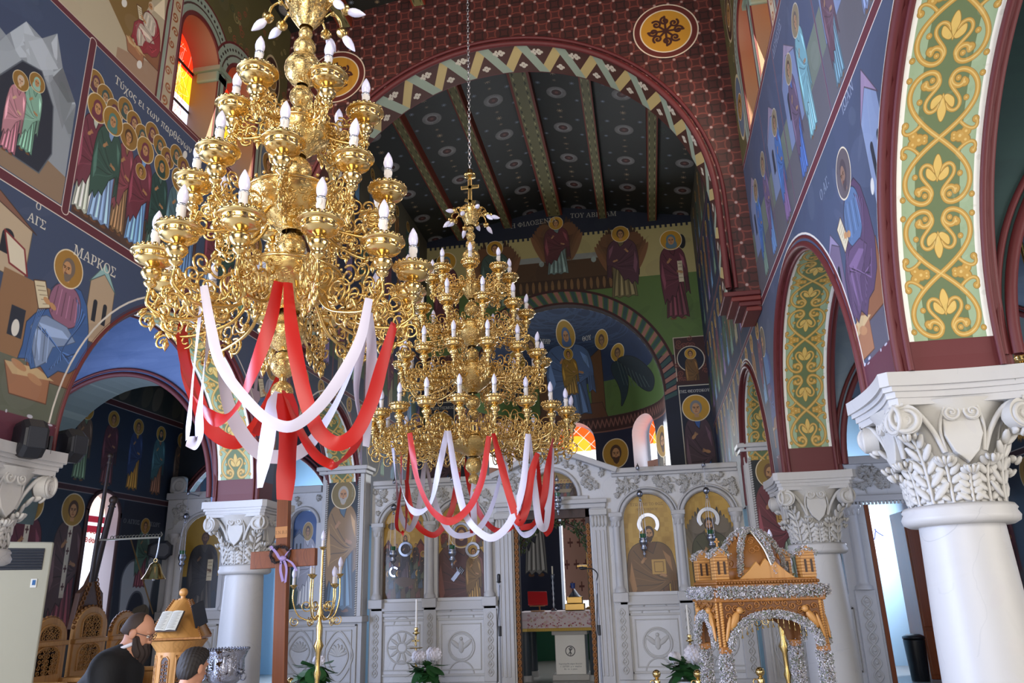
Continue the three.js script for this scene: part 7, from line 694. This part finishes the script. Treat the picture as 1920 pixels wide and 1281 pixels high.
// brass bell on its iron bracket, and the two dark poles behind the throne
{
  const b = at(288, 1086, 8.1), e = at(297, 1008, 8.1), s = at(184, 1011, 8.1), t = thing('hanging_bell', 'polished brass hand bell hanging from an ornate iron bracket by the lectern', 'bell', [b.x, b.y, 8.1]);
  part('bell_body', lathe([[0.13, 0], [0.116, 0.018], [0.09, 0.06], [0.066, 0.12], [0.054, 0.155], [0.024, 0.18], [0, 0.182]], 26), gold, t); part('clapper', merge(cyl(0.004, 0.004, 0.1, 0, 0.0, 0, 6), sph(0.016, 0, -0.005, 0, 10, 8)), silverDull, t); part('crown_loop', mv(new THREE.TorusGeometry(0.02, 0.006, 6, 14), 0, 0.2, 0), gold, t); const H = e.y - b.y; part('hanger', tube([[0, 0.22, 0], [0.012, 0.3, 0], [0.02, H, 0]], 0.008, 14, 6), silverDull, t);
  const g = []; for (let i = 0; i < 16; i++) g.push(new THREE.TorusGeometry(0.018, 0.0045, 5, 10).translate(0.02 - i * 0.04, H + 0.02, 0)); part('bracket', merge(bx(s.distanceTo(e), 0.018, 0.018, 0.02 - s.distanceTo(e) / 2, H, 0), g, tube([[0.02, H, 0], [0.05, H + 0.03, 0], [0.03, H + 0.06, 0]], 0.006, 10, 5)), std('#4a4436', 0.4, { metalness: 0.7 }), t);
  const q0 = at(170, 1092, 8.2), q1 = at(207, 855, 8.15), q2 = at(213, 938, 8.4), q3 = at(174, 1090, 8.3); for (const [a, c2, w, lab] of [[q0, q1, 0.026, 'long dark slender pole rising from the spired throne past the window'], [q3, q2, 0.04, 'shorter dark slanting pole crossing the bright aisle window']]) { const d = c2.clone().sub(a), foot = a.clone(), L = c2.distanceTo(foot), tt = thing('dark_pole', lab, 'pole', [0, 0, 0]); tt.position.copy(foot); tt.quaternion.setFromUnitVectors(P3(0, 1, 0), d.clone().normalize()); part('shaft', cyl(w, w * 0.8, L, 0, 0, 0, 8), std('#2b1d1a', 0.5), tt); part('tip', merge(sph(w * 1.3, 0, L, 0, 8, 6), cyl(w * 1.1, w * 1.1, 0.02, 0, L - 0.09, 0, 8)), std('#3a2a20', 0.5), tt); }
}
// air conditioner
{
  const p = at(24, 1100, 6.75), t = thing('air_conditioner', 'cream floor standing air conditioner with dark louvred outlet', 'air conditioner', [p.x, 0, 6.75], undefined, 0.75), top = at(60, 1016, 6.7).y; const cr = std('#aca68e', 0.5);
  part('cabinet', bx(0.56, top, 0.3, 0, top / 2, 0, 0.02), cr, t); part('outlet', bx(0.42, 0.2, 0.012, 0.0, top - 0.16, 0.15, 0.004), std('#23262c', 0.5), t); for (let i = 0; i < 7; i++) part('louvre', mv(bx(0.4, 0.006, 0.03), 0, top - 0.235 + i * 0.026, 0.155, 0.5), std('#33363c', 0.5), t); part('control_panel', bx(0.05, 0.08, 0.01, 0.16, top - 0.38, 0.152, 0.003), std('#e2ded0', 0.5), t); part('display', bx(0.026, 0.045, 0.006, 0.16, top - 0.375, 0.158), std('#3a6a9a', 0.3), t, 'small blue display'); part('intake', bx(0.42, 0.55, 0.01, 0, 0.62, 0.15, 0.004), std('#8f8b7c', 0.6), t); for (let i = 0; i < 24; i++) part('intake_bar', bx(0.42, 0.007, 0.012, 0, 0.37 + i * 0.022, 0.156), cr, t);
}
// black loudspeakers
function speaker(px, py, F, s, turn, label) { const p = at(px, py, F), t = thing('loudspeaker', label, 'loudspeaker', [p.x, p.y, F], undefined, turn), k = std('#14161d', 0.45); part('cabinet', extrude(shapeOf([[-0.13, -0.05], [-0.05, -0.09], [0.08, -0.1], [0.13, -0.05], [0.13, 0.05], [0.08, 0.1], [-0.05, 0.09], [-0.13, 0.05]]), 0.1, 0.045).translate(0, 0, -0.05).scale(s, s, s), k, t); part('grille', bx(0.02, 0.16, 0.13, 0.172, 0, 0, 0.008).scale(s, s, s), std('#1d2028', 0.7), t); part('bracket', merge(bx(0.03, 0.05, 0.1, -0.1, 0.0, -0.14), bx(0.1, 0.14, 0.02, -0.12, 0.0, -0.19)).scale(s, s, s), std('#1a1c22', 0.5), t); return t; }
speaker(52, 826, 4.3, 0.85, -0.5, 'rounded black loudspeaker with wall bracket on the left arcade pier'); speaker(124, 838, 4.75, 0.8, -0.2, 'black loudspeaker angled away beside another on the left arcade pier'); speaker(300, 1032, 10.2, 0.9, 0.5, 'small black loudspeaker high beside the left chapel screen');
// silver font
{ const p = at(425, 1217, 6.95), t = thing('silver_font', 'embossed silver baptismal font with drop handles', 'font', [p.x, 0, 6.95]), y = p.y, sb = new THREE.MeshStandardMaterial({ color: '#c3c6d6', metalness: 1, roughness: 0.1, bumpMap: hammered, bumpScale: 0.003 }); part('bowl', lathe([[0.02, y - 0.33], [0.09, y - 0.31], [0.15, y - 0.25], [0.17, y - 0.16], [0.165, y - 0.09], [0.19, y - 0.03], [0.2, y - 0.01], [0.2, y], [0.18, y - 0.01], [0.14, y - 0.1], [0, y - 0.2]], 40), sb, t); part('foot', lathe([[0, 0], [0.2, 0], [0.19, 0.04], [0.1, 0.1], [0.05, 0.2], [0.045, y - 0.5], [0.075, y - 0.42], [0.04, y - 0.36], [0.05, y - 0.33], [0, y - 0.33]], 32), sb, t); part('rim_beads', merge(Array.from({ length: 44 }, (_, i) => sph(0.009, 0.198 * Math.cos(i * 0.1428), y, 0.198 * Math.sin(i * 0.1428), 6, 5))), silver, t); for (const s of [-1, 1]) { const h = part('lion_mask', merge(sph(0.026, s * 0.175, y - 0.19, 0.03, 10, 8), bx(0.05, 0.012, 0.03, s * 0.18, y - 0.18, 0.03, 0.004)), silver, t); part('drop_ring', mv(new THREE.TorusGeometry(0.03, 0.006, 6, 16), s * 0.195, y - 0.23, 0.035), silver, h); } }
// candle stands, microphones, flower pots, barrier posts
function candleStand(px, pyTop, F, label) { const p = at(px, pyTop, F), t = thing('candle_stand', label, 'candle stand', [p.x, 0, F]), y = p.y; part('taper', cyl(0.013, 0.011, 0.32, 0, y - 0.32, 0, 10), ivory, t, 'slim white taper'); part('cup', lathe([[0, y - 0.42], [0.015, y - 0.4], [0.05, y - 0.385], [0.02, y - 0.37], [0.028, y - 0.33], [0.016, y - 0.32], [0, y - 0.32]], 16), gold, t); part('cross', merge(bx(0.09, 0.024, 0.014, 0, y - 0.47, 0.02, 0.005), bx(0.024, 0.11, 0.014, 0, y - 0.47, 0.02, 0.005)), gold, t); part('drip_tray', lathe([[0, y - 0.56], [0.075, y - 0.555], [0.08, y - 0.545], [0, y - 0.55]], 20), gold, t); part('twisted_stem', merge(cyl(0.012, 0.012, y - 0.6, 0, 0.04, 0, 8), Array.from({ length: Math.round((y - 0.64) / 0.028) }, (_, i) => mv(sph(1, 0, 0, 0, 7, 5, [0.02, 0.012, 0.02]), 0.004 * Math.sin(i), 0.06 + i * 0.028, 0.004 * Math.cos(i)))), goldCast, t); part('foot', lathe([[0, 0], [0.15, 0], [0.14, 0.025], [0.03, 0.06], [0, 0.06]], 20), gold, t); return t; }
candleStand(781, 1124, 9.5, 'tall brass candle stand with white taper before the mourners icon'); candleStand(1287, 1134, 9.5, 'tall brass candle stand with white taper left of the flower bier');
function mic(px, py, F, label, boom) { const p = at(px, py, F), t = thing('microphone_stand', label, 'microphone', [p.x, 0, F]), y = p.y, k = std('#15161a', 0.4), sg = std('#8a8d96', 0.35, { metalness: 0.8 }); part('stand_pole', merge(cyl(0.011, 0.009, y - 0.12, 0, 0.02, 0, 8)), sg, t); part('foot', lathe([[0, 0], [0.12, 0], [0.12, 0.015], [0.02, 0.03], [0, 0.03]], 20), k, t); part('clamp', cyl(0.02, 0.02, 0.12, 0, y - 0.75, 0, 10), k, t); if (boom) { part('gooseneck', tube([[0, y - 0.12, 0], [0.02, y - 0.03, 0], [-0.03, y + 0.03, 0.02], [-0.1, y + 0.04, 0.03]], 0.008, 16, 6), k, t); part('capsule', mv(lathe([[0, -0.05], [0.012, -0.045], [0.02, 0.0], [0.022, 0.03], [0.012, 0.05], [0, 0.055]], 12), -0.15, y + 0.045, 0.03, 0, 0, 1.5), k, t); } else { part('shock_ring', mv(new THREE.TorusGeometry(0.03, 0.004, 6, 18), 0, y - 0.1, 0, 1.57), k, t); part('capsule', lathe([[0, y - 0.12], [0.02, y - 0.11], [0.022, y - 0.02], [0.018, y - 0.005], [0, y]], 14), k, t); } part('cable', tube([[0.01, y - 0.14, 0], [-0.03, y * 0.6, 0.02], [-0.06, 0.4, 0.02], [-0.14, 0.02, 0.05]], 0.006, 24, 5), k, t); return t; }
mic(935, 1076, 10.1, 'slim black condenser microphone on a stand left of the screen doorway', false); mic(1117, 1072, 10.1, 'gooseneck microphone on a stand at the right jamb of the screen doorway', true);
const leafMat = std('#2c5a2c', 0.55), leafPot = sheet(4, 6, (u, v) => P3((u - 0.5) * 0.09 * Math.sin(Math.PI * (0.08 + 0.9 * v)), 0.01 * Math.cos(v * 5) - 0.05 * v * v, v * 0.13));
function hydrangea(px, py, F, label, heads) { const p = at(px, py, F), t = thing('potted_hydrangea', label, 'potted plant', [p.x, 0, F]), y = p.y; part('stand', lathe([[0, 0], [0.13, 0], [0.12, 0.03], [0.03, 0.08], [0.03, y - 0.42], [0.13, y - 0.38], [0, y - 0.38]], 18), woodDark, t); part('pot', lathe([[0, y - 0.38], [0.09, y - 0.38], [0.12, y - 0.2], [0.13, y - 0.19], [0.12, y - 0.18], [0, y - 0.2]], 20), std('#c9cbd6', 0.4), t); for (let i = 0; i < 40; i++) { const a = i * 2.4, e = rnd(-0.5, 0.9), l = part('leaf', leafPot, leafMat, t); l.position.set(0.05 * Math.sin(a), y - 0.15 + rnd(0.14), 0.05 * Math.cos(a)); l.rotation.set(-e, a, 0, 'YXZ'); l.scale.setScalar(rnd(1.1, 1.8)); } for (const [x, yy, z, r] of heads) { const h = sub('flower_head', t); const gs = []; for (let i = 0; i < 60; i++) { const q = Math.acos(1 - 2 * (i + 0.5) / 60), a = i * 2.4; gs.push(mv(new THREE.CircleGeometry(r * 0.26, 5), r * Math.sin(q) * Math.cos(a), r * Math.cos(q), r * Math.sin(q) * Math.sin(a), -q * Math.sin(a) * 0 - 1.57 + q, a, 0)); } const m = part('florets', merge(gs, sph(r * 0.94, 0, 0, 0, 10, 8)), std('#e2dfe6', 0.8, { side: THREE.DoubleSide }), h, 'white florets'); m.position.set(x, y + yy, z); } return t; }
hydrangea(588, 1250, 8.2, 'dark leaved potted plant with one white bloom behind the brass candelabrum', [[0.08, 0.06, 0.06, 0.055]]); hydrangea(800, 1245, 9.2, 'potted white hydrangea beside the candle stand of the mourners icon', [[-0.08, 0.08, 0.06, 0.07], [0.09, 0.1, 0.03, 0.08]]); hydrangea(1283, 1242, 9.2, 'potted white hydrangea between candle stand and flower bier', [[-0.1, 0.05, 0.05, 0.06], [0.12, 0.08, 0.05, 0.1]]);
function post(px, py, F, label) { const p = at(px, py, F), t = thing('barrier_post', label, 'post', [p.x, 0, F], 'brass rope posts'); part('pole', lathe([[0, 0], [0.14, 0], [0.13, 0.03], [0.03, 0.05], [0.022, 0.1], [0.022, p.y - 0.12], [0.032, p.y - 0.11], [0.032, p.y - 0.06], [0.018, p.y - 0.04], [0, p.y - 0.03]], 18), gold, t); part('ball', sph(0.04, 0, p.y, 0, 16, 12), gold, t); part('hook', mv(new THREE.TorusGeometry(0.022, 0.006, 6, 14), -0.045, p.y - 0.08, 0), gold, t); }
post(1231, 1264, 8.3, 'brass ball topped rope post left of the white hydrangea'); post(1308, 1264, 8.3, 'brass ball topped rope post in front of the white hydrangea'); post(1425, 1260, 7.6, 'brass ball topped rope post seen under the bier arch'); post(545, 1278, 8.4, 'brass ball topped rope post beside the foot of the wooden cross');
// small gilt hanging lamp in the right aisle
{ const p = at(1914, 668, 5.0), t = thing('aisle_pendant', 'small gilt candle pendant hanging in the right aisle', 'pendant lamp', [p.x + 0.16, p.y, 5.0]); part('stem', lathe([[0, -0.15], [0.02, -0.13], [0.05, -0.05], [0.03, 0.05], [0.012, 0.1], [0.012, 5.05 - p.y], [0, 5.05 - p.y]], 16), gold, t); const g = armGeo(0.03, 0.16, 0.15); for (let i = 0; i < 6; i++) { const a = sub('arm', t); a.rotation.y = Math.PI + i * Math.PI / 3; part('scroll', g, goldCast, a); const c = part('drip_cup', cupGeo, gold, a), s = part('candle_sleeve', sleeveGeo, sleeveMat, a), b = part('bulb', bulbGeo, bulbMat, a); for (const m of [c, s, b]) m.position.x = 0.16; b.position.y = 0.07; } }
// ---------------------------------------------------------------- people
function blend(parts, lo, hi, res, k = 0.03) { // parts: distance functions joined smoothly, meshed on a grid
  const mc = new MarchingCubes(res, std('#fff'), false, false, 400000), S = Math.max(hi[0] - lo[0], hi[1] - lo[1], hi[2] - lo[2]) / 2 * 1.06, c = [0, 1, 2].map((i) => (lo[i] + hi[i]) / 2), half = res / 2;
  for (let z = 0; z < res; z++) for (let y = 0; y < res; y++) for (let x = 0; x < res; x++) { const p = [c[0] + (x - half) / half * S, c[1] + (y - half) / half * S, c[2] + (z - half) / half * S]; let d = 1e9; for (const f of parts) { const e = f(p), kk = f.k ?? k, h = Math.max(0, Math.min(1, 0.5 + 0.5 * (d - e) / kk)); d = d > 1e8 ? e : d + (e - d) * h - kk * h * (1 - h); } mc.field[x + y * res + z * res * res] = -d; }
  mc.isolation = 0; mc.update(); const n = mc.count, pos = new Float32Array(mc.positionArray.subarray(0, n * 3)); for (let i = 0; i < n; i++) for (let a = 0; a < 3; a++) pos[3 * i + a] = c[a] + pos[3 * i + a] * S;
  let g = new THREE.BufferGeometry(); g.setAttribute('position', new THREE.BufferAttribute(pos, 3)); g = mergeVertices(g, 1e-4); g.computeVertexNormals(); return norm(g);
}
const cap = (a, b, ra, rb, k) => { const ab = [0, 1, 2].map((i) => b[i] - a[i]), L = ab[0] ** 2 + ab[1] ** 2 + ab[2] ** 2; const f = (p) => { const t = Math.max(0, Math.min(1, ((p[0] - a[0]) * ab[0] + (p[1] - a[1]) * ab[1] + (p[2] - a[2]) * ab[2]) / L)); return Math.hypot(p[0] - a[0] - ab[0] * t, p[1] - a[1] - ab[1] * t, p[2] - a[2] - ab[2] * t) - (ra + (rb - ra) * t); }; f.k = k; return f; };
const ell = (c, r, k) => { const f = (p) => { const q = Math.hypot((p[0] - c[0]) / r[0], (p[1] - c[1]) / r[1], (p[2] - c[2]) / r[2]); return (q - 1) * Math.min(...r); }; f.k = k; return f; };
const skin = std('#b98468', 0.55), cassock = std('#07080d', 0.8), suit = std('#0b0e18', 0.75), shirt = std('#d8d8e4', 0.7), hairDark = std('#1c1512', 0.7), hairBrown = std('#33241c', 0.7), beardMat = std('#2c201c', 0.8);
// head facing +z, centre of skull at the origin
const headParts = () => [ell([0, 0.02, -0.012], [0.076, 0.1, 0.095]), ell([0, -0.055, 0.03], [0.056, 0.065, 0.055]), ell([0, -0.01, 0.082], [0.011, 0.024, 0.016], 0.012), ell([0, -0.03, 0.094], [0.016, 0.012, 0.014], 0.01), ell([0, 0.03, 0.078], [0.05, 0.012, 0.012], 0.015), ell([0.083, -0.008, -0.008], [0.012, 0.034, 0.022], 0.008), ell([-0.083, -0.008, -0.008], [0.012, 0.034, 0.022], 0.008), ell([0, -0.066, 0.082], [0.024, 0.009, 0.01], 0.008), ell([0, -0.098, 0.062], [0.022, 0.016, 0.018], 0.015), cap([0, -0.08, -0.02], [0, -0.2, -0.045], 0.055, 0.06, 0.03)];
const headGeo = blend(headParts(), [-0.11, -0.23, -0.13], [0.11, 0.14, 0.13], 84, 0.025);
// right hand: palm at origin, fingers along +y curled towards +z, thumb on the +x side
const handGeo = (() => { const fs = [ell([0, 0, 0], [0.04, 0.045, 0.016])]; [[-0.03, 0.03, 0.062], [-0.01, 0.036, 0.074], [0.011, 0.035, 0.07], [0.03, 0.027, 0.055]].forEach(([x, y, l]) => { fs.push(cap([x, y, 0], [x * 1.1, y + l * 0.45, 0.01], 0.0095, 0.009, 0.004), cap([x * 1.1, y + l * 0.45, 0.01], [x * 1.12, y + l * 0.72, 0.03], 0.009, 0.0085, 0.004), cap([x * 1.12, y + l * 0.72, 0.03], [x * 1.1, y + l * 0.78, 0.05], 0.0085, 0.0075, 0.004)); }); fs.push(cap([0.028, -0.02, 0.005], [0.055, 0.008, 0.02], 0.013, 0.011, 0.01), cap([0.055, 0.008, 0.02], [0.056, 0.034, 0.036], 0.01, 0.0085, 0.004), cap([0, -0.03, 0], [0, -0.1, 0], 0.026, 0.03, 0.02)); return blend(fs, [-0.07, -0.13, -0.04], [0.09, 0.14, 0.08], 72, 0.008); })();
const place = (g, p, e, s = 1) => mv(g.clone(), p[0], p[1], p[2], 0, 0, 0, s) && (() => { const m = new THREE.Matrix4().compose(P3(...p), new THREE.Quaternion().setFromEuler(new THREE.Euler(e[0], e[1], e[2], 'YXZ')), P3(s, s, s)); return g.clone().applyMatrix4(m); })();
{
  // bearded man in a black cassock, bowed over something in his hands; local +z is the way he faces
  const hp = at(262, 1186, 5.1), t = thing('person', 'bearded man in black cassock and glasses bowed with head lowered beside the lectern', 'person', [0, 0, 0]), H = hp.y; t.position.set(hp.x, 0, hp.z); const turn = 1.9; t.rotation.y = turn; t.position.x -= Math.sin(turn) * 0.2; t.position.z -= Math.cos(turn) * 0.2;
  const hz = 0.2, e = [0.42, -0.1, 0.05], sh = H - 0.19, hands = [[-0.06, H - 0.5, 0.4], [0.1, H - 0.5, 0.4]];
  const bodyParts = [cap([0, sh - 0.02, 0.1], [0, 0.95, -0.01], 0.13, 0.15, 0.08), cap([-0.1, 0.95, -0.05], [-0.1, 0.5, -0.03], 0.085, 0.06, 0.05), cap([0.1, 0.95, -0.05], [0.1, 0.5, -0.03], 0.085, 0.06, 0.05), cap([-0.1, 0.5, -0.03], [-0.1, 0.08, -0.06], 0.06, 0.04, 0.03), cap([0.1, 0.5, -0.03], [0.1, 0.08, -0.06], 0.06, 0.04, 0.03), ell([-0.1, 0.04, 0.02], [0.045, 0.04, 0.12], 0.03), ell([0.1, 0.04, 0.02], [0.045, 0.04, 0.12], 0.03), cap([0, sh, 0.11], [0, H - 0.1, 0.16], 0.075, 0.06, 0.05)];
  for (const s of [-1, 1]) { const h = hands[s < 0 ? 0 : 1]; bodyParts.push(cap([s * 0.17, sh - 0.04, 0.08], [s * 0.22, sh - 0.3, 0.12], 0.055, 0.045, 0.05), cap([s * 0.22, sh - 0.3, 0.12], [h[0], h[1] + 0.01, h[2] - 0.06], 0.044, 0.03, 0.03)); }
  const body = merge(blend(bodyParts, [-0.4, 0, -0.4], [0.4, H, 0.6], 84, 0.05), place(headGeo, [0, H, hz], e), place(handGeo, hands[0], [1.1, 0.3, 0.1], 0.92), place(handGeo.clone().scale(-1, 1, 1), hands[1], [1.1, -0.3, -0.1], 0.92)); part('body', body, skin, t);
  const cp = [cap([0, sh - 0.09, 0.08], [0, 1.0, -0.0], 0.175, 0.185, 0.1), cap([0, 1.0, -0.0], [0, 0.14, -0.03], 0.19, 0.27, 0.12), cap([-0.16, sh - 0.02, 0.06], [0.16, sh - 0.02, 0.06], 0.1, 0.1, 0.09), cap([0, sh, 0.1], [0, sh + 0.06, 0.125], 0.11, 0.072, 0.04)]; for (const s of [-1, 1]) { const h = hands[s < 0 ? 0 : 1]; cp.push(cap([s * 0.19, sh - 0.04, 0.07], [s * 0.255, sh - 0.3, 0.11], 0.085, 0.08, 0.06), cap([s * 0.255, sh - 0.3, 0.11], [h[0], h[1] + 0.005, h[2] - 0.07], 0.078, 0.075, 0.05)); } const fold = (p) => 0; part('cassock', blend(cp.map((f) => { const g = (p) => f(p) + 0.006 * Math.sin(Math.atan2(p[0], p[2]) * 9 + p[1] * 4) * Math.min(1, Math.max(0, 1.1 - p[1])) + 0.004 * Math.sin(p[1] * 23 + p[0] * 9); g.k = f.k; return g; }), [-0.45, -0.12, -0.45], [0.45, H, 0.6], 92, 0.06), cassock, t, 'long black cassock');
  part('collar', mv(new THREE.TorusGeometry(0.072, 0.012, 8, 28), 0, sh + 0.105, 0.14, 1.2), shirt, t, 'white collar band');
  const onHead = (g) => place(g, [0, H, hz], e); const hairG = blend([ell([0, 0.024, -0.024], [0.083, 0.1, 0.094]), ell([0, -0.05, -0.09], [0.05, 0.06, 0.035], 0.03), ell([0, -0.1, -0.105], [0.025, 0.04, 0.022], 0.02)].map((f) => { const g = (p) => Math.max(f(p), (p[2] - 0.028) + (p[1] - 0.05) * 0.6, -0.03 - p[1] + Math.max(0, p[2] + 0.03) * 3, 0.034 - Math.hypot(p[1] + 0.008, p[2] + 0.008) + Math.max(0, 0.06 - Math.abs(p[0])) * -2); g.k = f.k; return g; }), [-0.11, -0.16, -0.14], [0.11, 0.14, 0.11], 70, 0.02); part('hair', onHead(hairG), hairBrown, t, 'thinning brown hair tied at the nape');
  part('beard', onHead(blend([ell([0, -0.1, 0.07], [0.06, 0.05, 0.045]), cap([0, -0.12, 0.075], [0, -0.26, 0.085], 0.052, 0.028, 0.03), cap([-0.066, -0.03, 0.02], [-0.045, -0.11, 0.06], 0.02, 0.03, 0.03), cap([0.066, -0.03, 0.02], [0.045, -0.11, 0.06], 0.02, 0.03, 0.03), ell([0, -0.05, 0.09], [0.032, 0.01, 0.012], 0.01)].map((f) => { const g = (p) => f(p) + 0.004 * Math.sin(p[0] * 220 + p[1] * 40); g.k = f.k; return g; }), [-0.1, -0.3, 0], [0.1, 0.0, 0.16], 64, 0.02)), beardMat, t, 'long dark beard');
  part('glasses', onHead(merge([-1, 1].flatMap((s) => [mv(new THREE.TorusGeometry(0.021, 0.0022, 5, 20), s * 0.03, 0.008, 0.098), tube([[s * 0.05, 0.012, 0.095], [s * 0.078, 0.012, 0.05], [s * 0.084, 0.005, -0.01]], 0.0022, 10, 5)]), tube([[-0.01, 0.012, 0.1], [0, 0.016, 0.104], [0.01, 0.012, 0.1]], 0.002, 8, 5))), std('#3a3a42', 0.3, { metalness: 0.6 }), t); part('eyes', onHead(merge([-1, 1].map((s) => sph(0.011, s * 0.03, 0.005, 0.074, 10, 8)))), std('#e4dcd4', 0.3), t);
}
{
  const hp = at(364, 1252, 4.7), t = thing('person', 'short haired boy in dark jacket and white collar seen from behind', 'person', [0, 0, 0]), H = hp.y; t.position.set(hp.x, 0, hp.z); t.rotation.y = 2.75; const s0 = 0.86, sh = H - 0.2, e = [0.18, 0, 0];
  const bp = [cap([0, sh, -0.01], [0, H * 0.5, 0], 0.1, 0.11, 0.06), cap([0, sh, 0], [0, H - 0.08, 0], 0.05, 0.045, 0.04)]; for (const s of [-1, 1]) bp.push(cap([s * 0.07, H * 0.5, 0], [s * 0.07, H * 0.27, 0.01], 0.065, 0.048, 0.04), cap([s * 0.07, H * 0.27, 0.01], [s * 0.07, 0.07, 0], 0.048, 0.034, 0.03), ell([s * 0.07, 0.035, 0.05], [0.038, 0.035, 0.1], 0.03), cap([s * 0.14, sh - 0.03, 0], [s * 0.17, sh - 0.24, 0.02], 0.04, 0.034, 0.04), cap([s * 0.17, sh - 0.24, 0.02], [s * 0.15, sh - 0.42, 0.07], 0.033, 0.025, 0.02));
  part('body', merge(blend(bp, [-0.3, 0, -0.25], [0.3, H, 0.25], 80, 0.05), place(headGeo, [0, H, 0], e, s0), place(handGeo, [-0.15, sh - 0.49, 0.09], [3.0, 0.2, 0], 0.75), place(handGeo.clone().scale(-1, 1, 1), [0.15, sh - 0.49, 0.09], [3.0, -0.2, 0], 0.75)), skin, t);
  const cl = [cap([0, sh - 0.1, -0.01], [0, H * 0.42, 0], 0.125, 0.135, 0.08), cap([-0.11, sh - 0.025, -0.005], [0.11, sh - 0.025, -0.005], 0.062, 0.062, 0.06)]; for (const s of [-1, 1]) cl.push(cap([s * 0.145, sh - 0.04, 0], [s * 0.18, sh - 0.24, 0.02], 0.058, 0.052, 0.04), cap([s * 0.18, sh - 0.24, 0.02], [s * 0.155, sh - 0.42, 0.07], 0.05, 0.044, 0.03), cap([s * 0.075, H * 0.45, 0], [s * 0.075, 0.1, 0], 0.08, 0.06, 0.03)); part('jacket', blend(cl, [-0.3, 0.02, -0.25], [0.3, H, 0.25], 84, 0.04), suit, t, 'dark navy jacket and trousers'); part('shirt_collar', mv(lathe([[0.058, -0.02], [0.064, 0.02], [0.06, 0.022], [0.053, -0.02]], 24), 0, sh + 0.055, -0.004, 0.15), shirt, t, 'white shirt collar');
  part('hair', place(blend([ell([0, 0.03, -0.018], [0.088, 0.106, 0.106]), ell([0, -0.03, -0.05], [0.08, 0.07, 0.065], 0.03), ell([0, 0.1, 0.04], [0.06, 0.035, 0.06], 0.03)].map((f) => { const g = (p) => Math.max(f(p) + 0.0016 * Math.sin(p[0] * 240 + p[1] * 90) * Math.sin(p[1] * 70 + p[2] * 190 + p[0] * 60), (p[2] - 0.04) + Math.max(0, 0.09 - p[1]) * 0.7 - 0.02, -0.085 - p[1]); g.k = f.k; return g; }), [-0.12, -0.12, -0.14], [0.12, 0.16, 0.14], 76, 0.02), [0, H, 0], e, s0), hairDark, t, 'thick dark brown hair'); part('eyes', place(merge([-1, 1].map((s) => sph(0.011, s * 0.03, 0.005, 0.074, 10, 8))), [0, H, 0], e, s0), std('#e4dcd4', 0.3), t);
}
renderer.render(scene, camera);
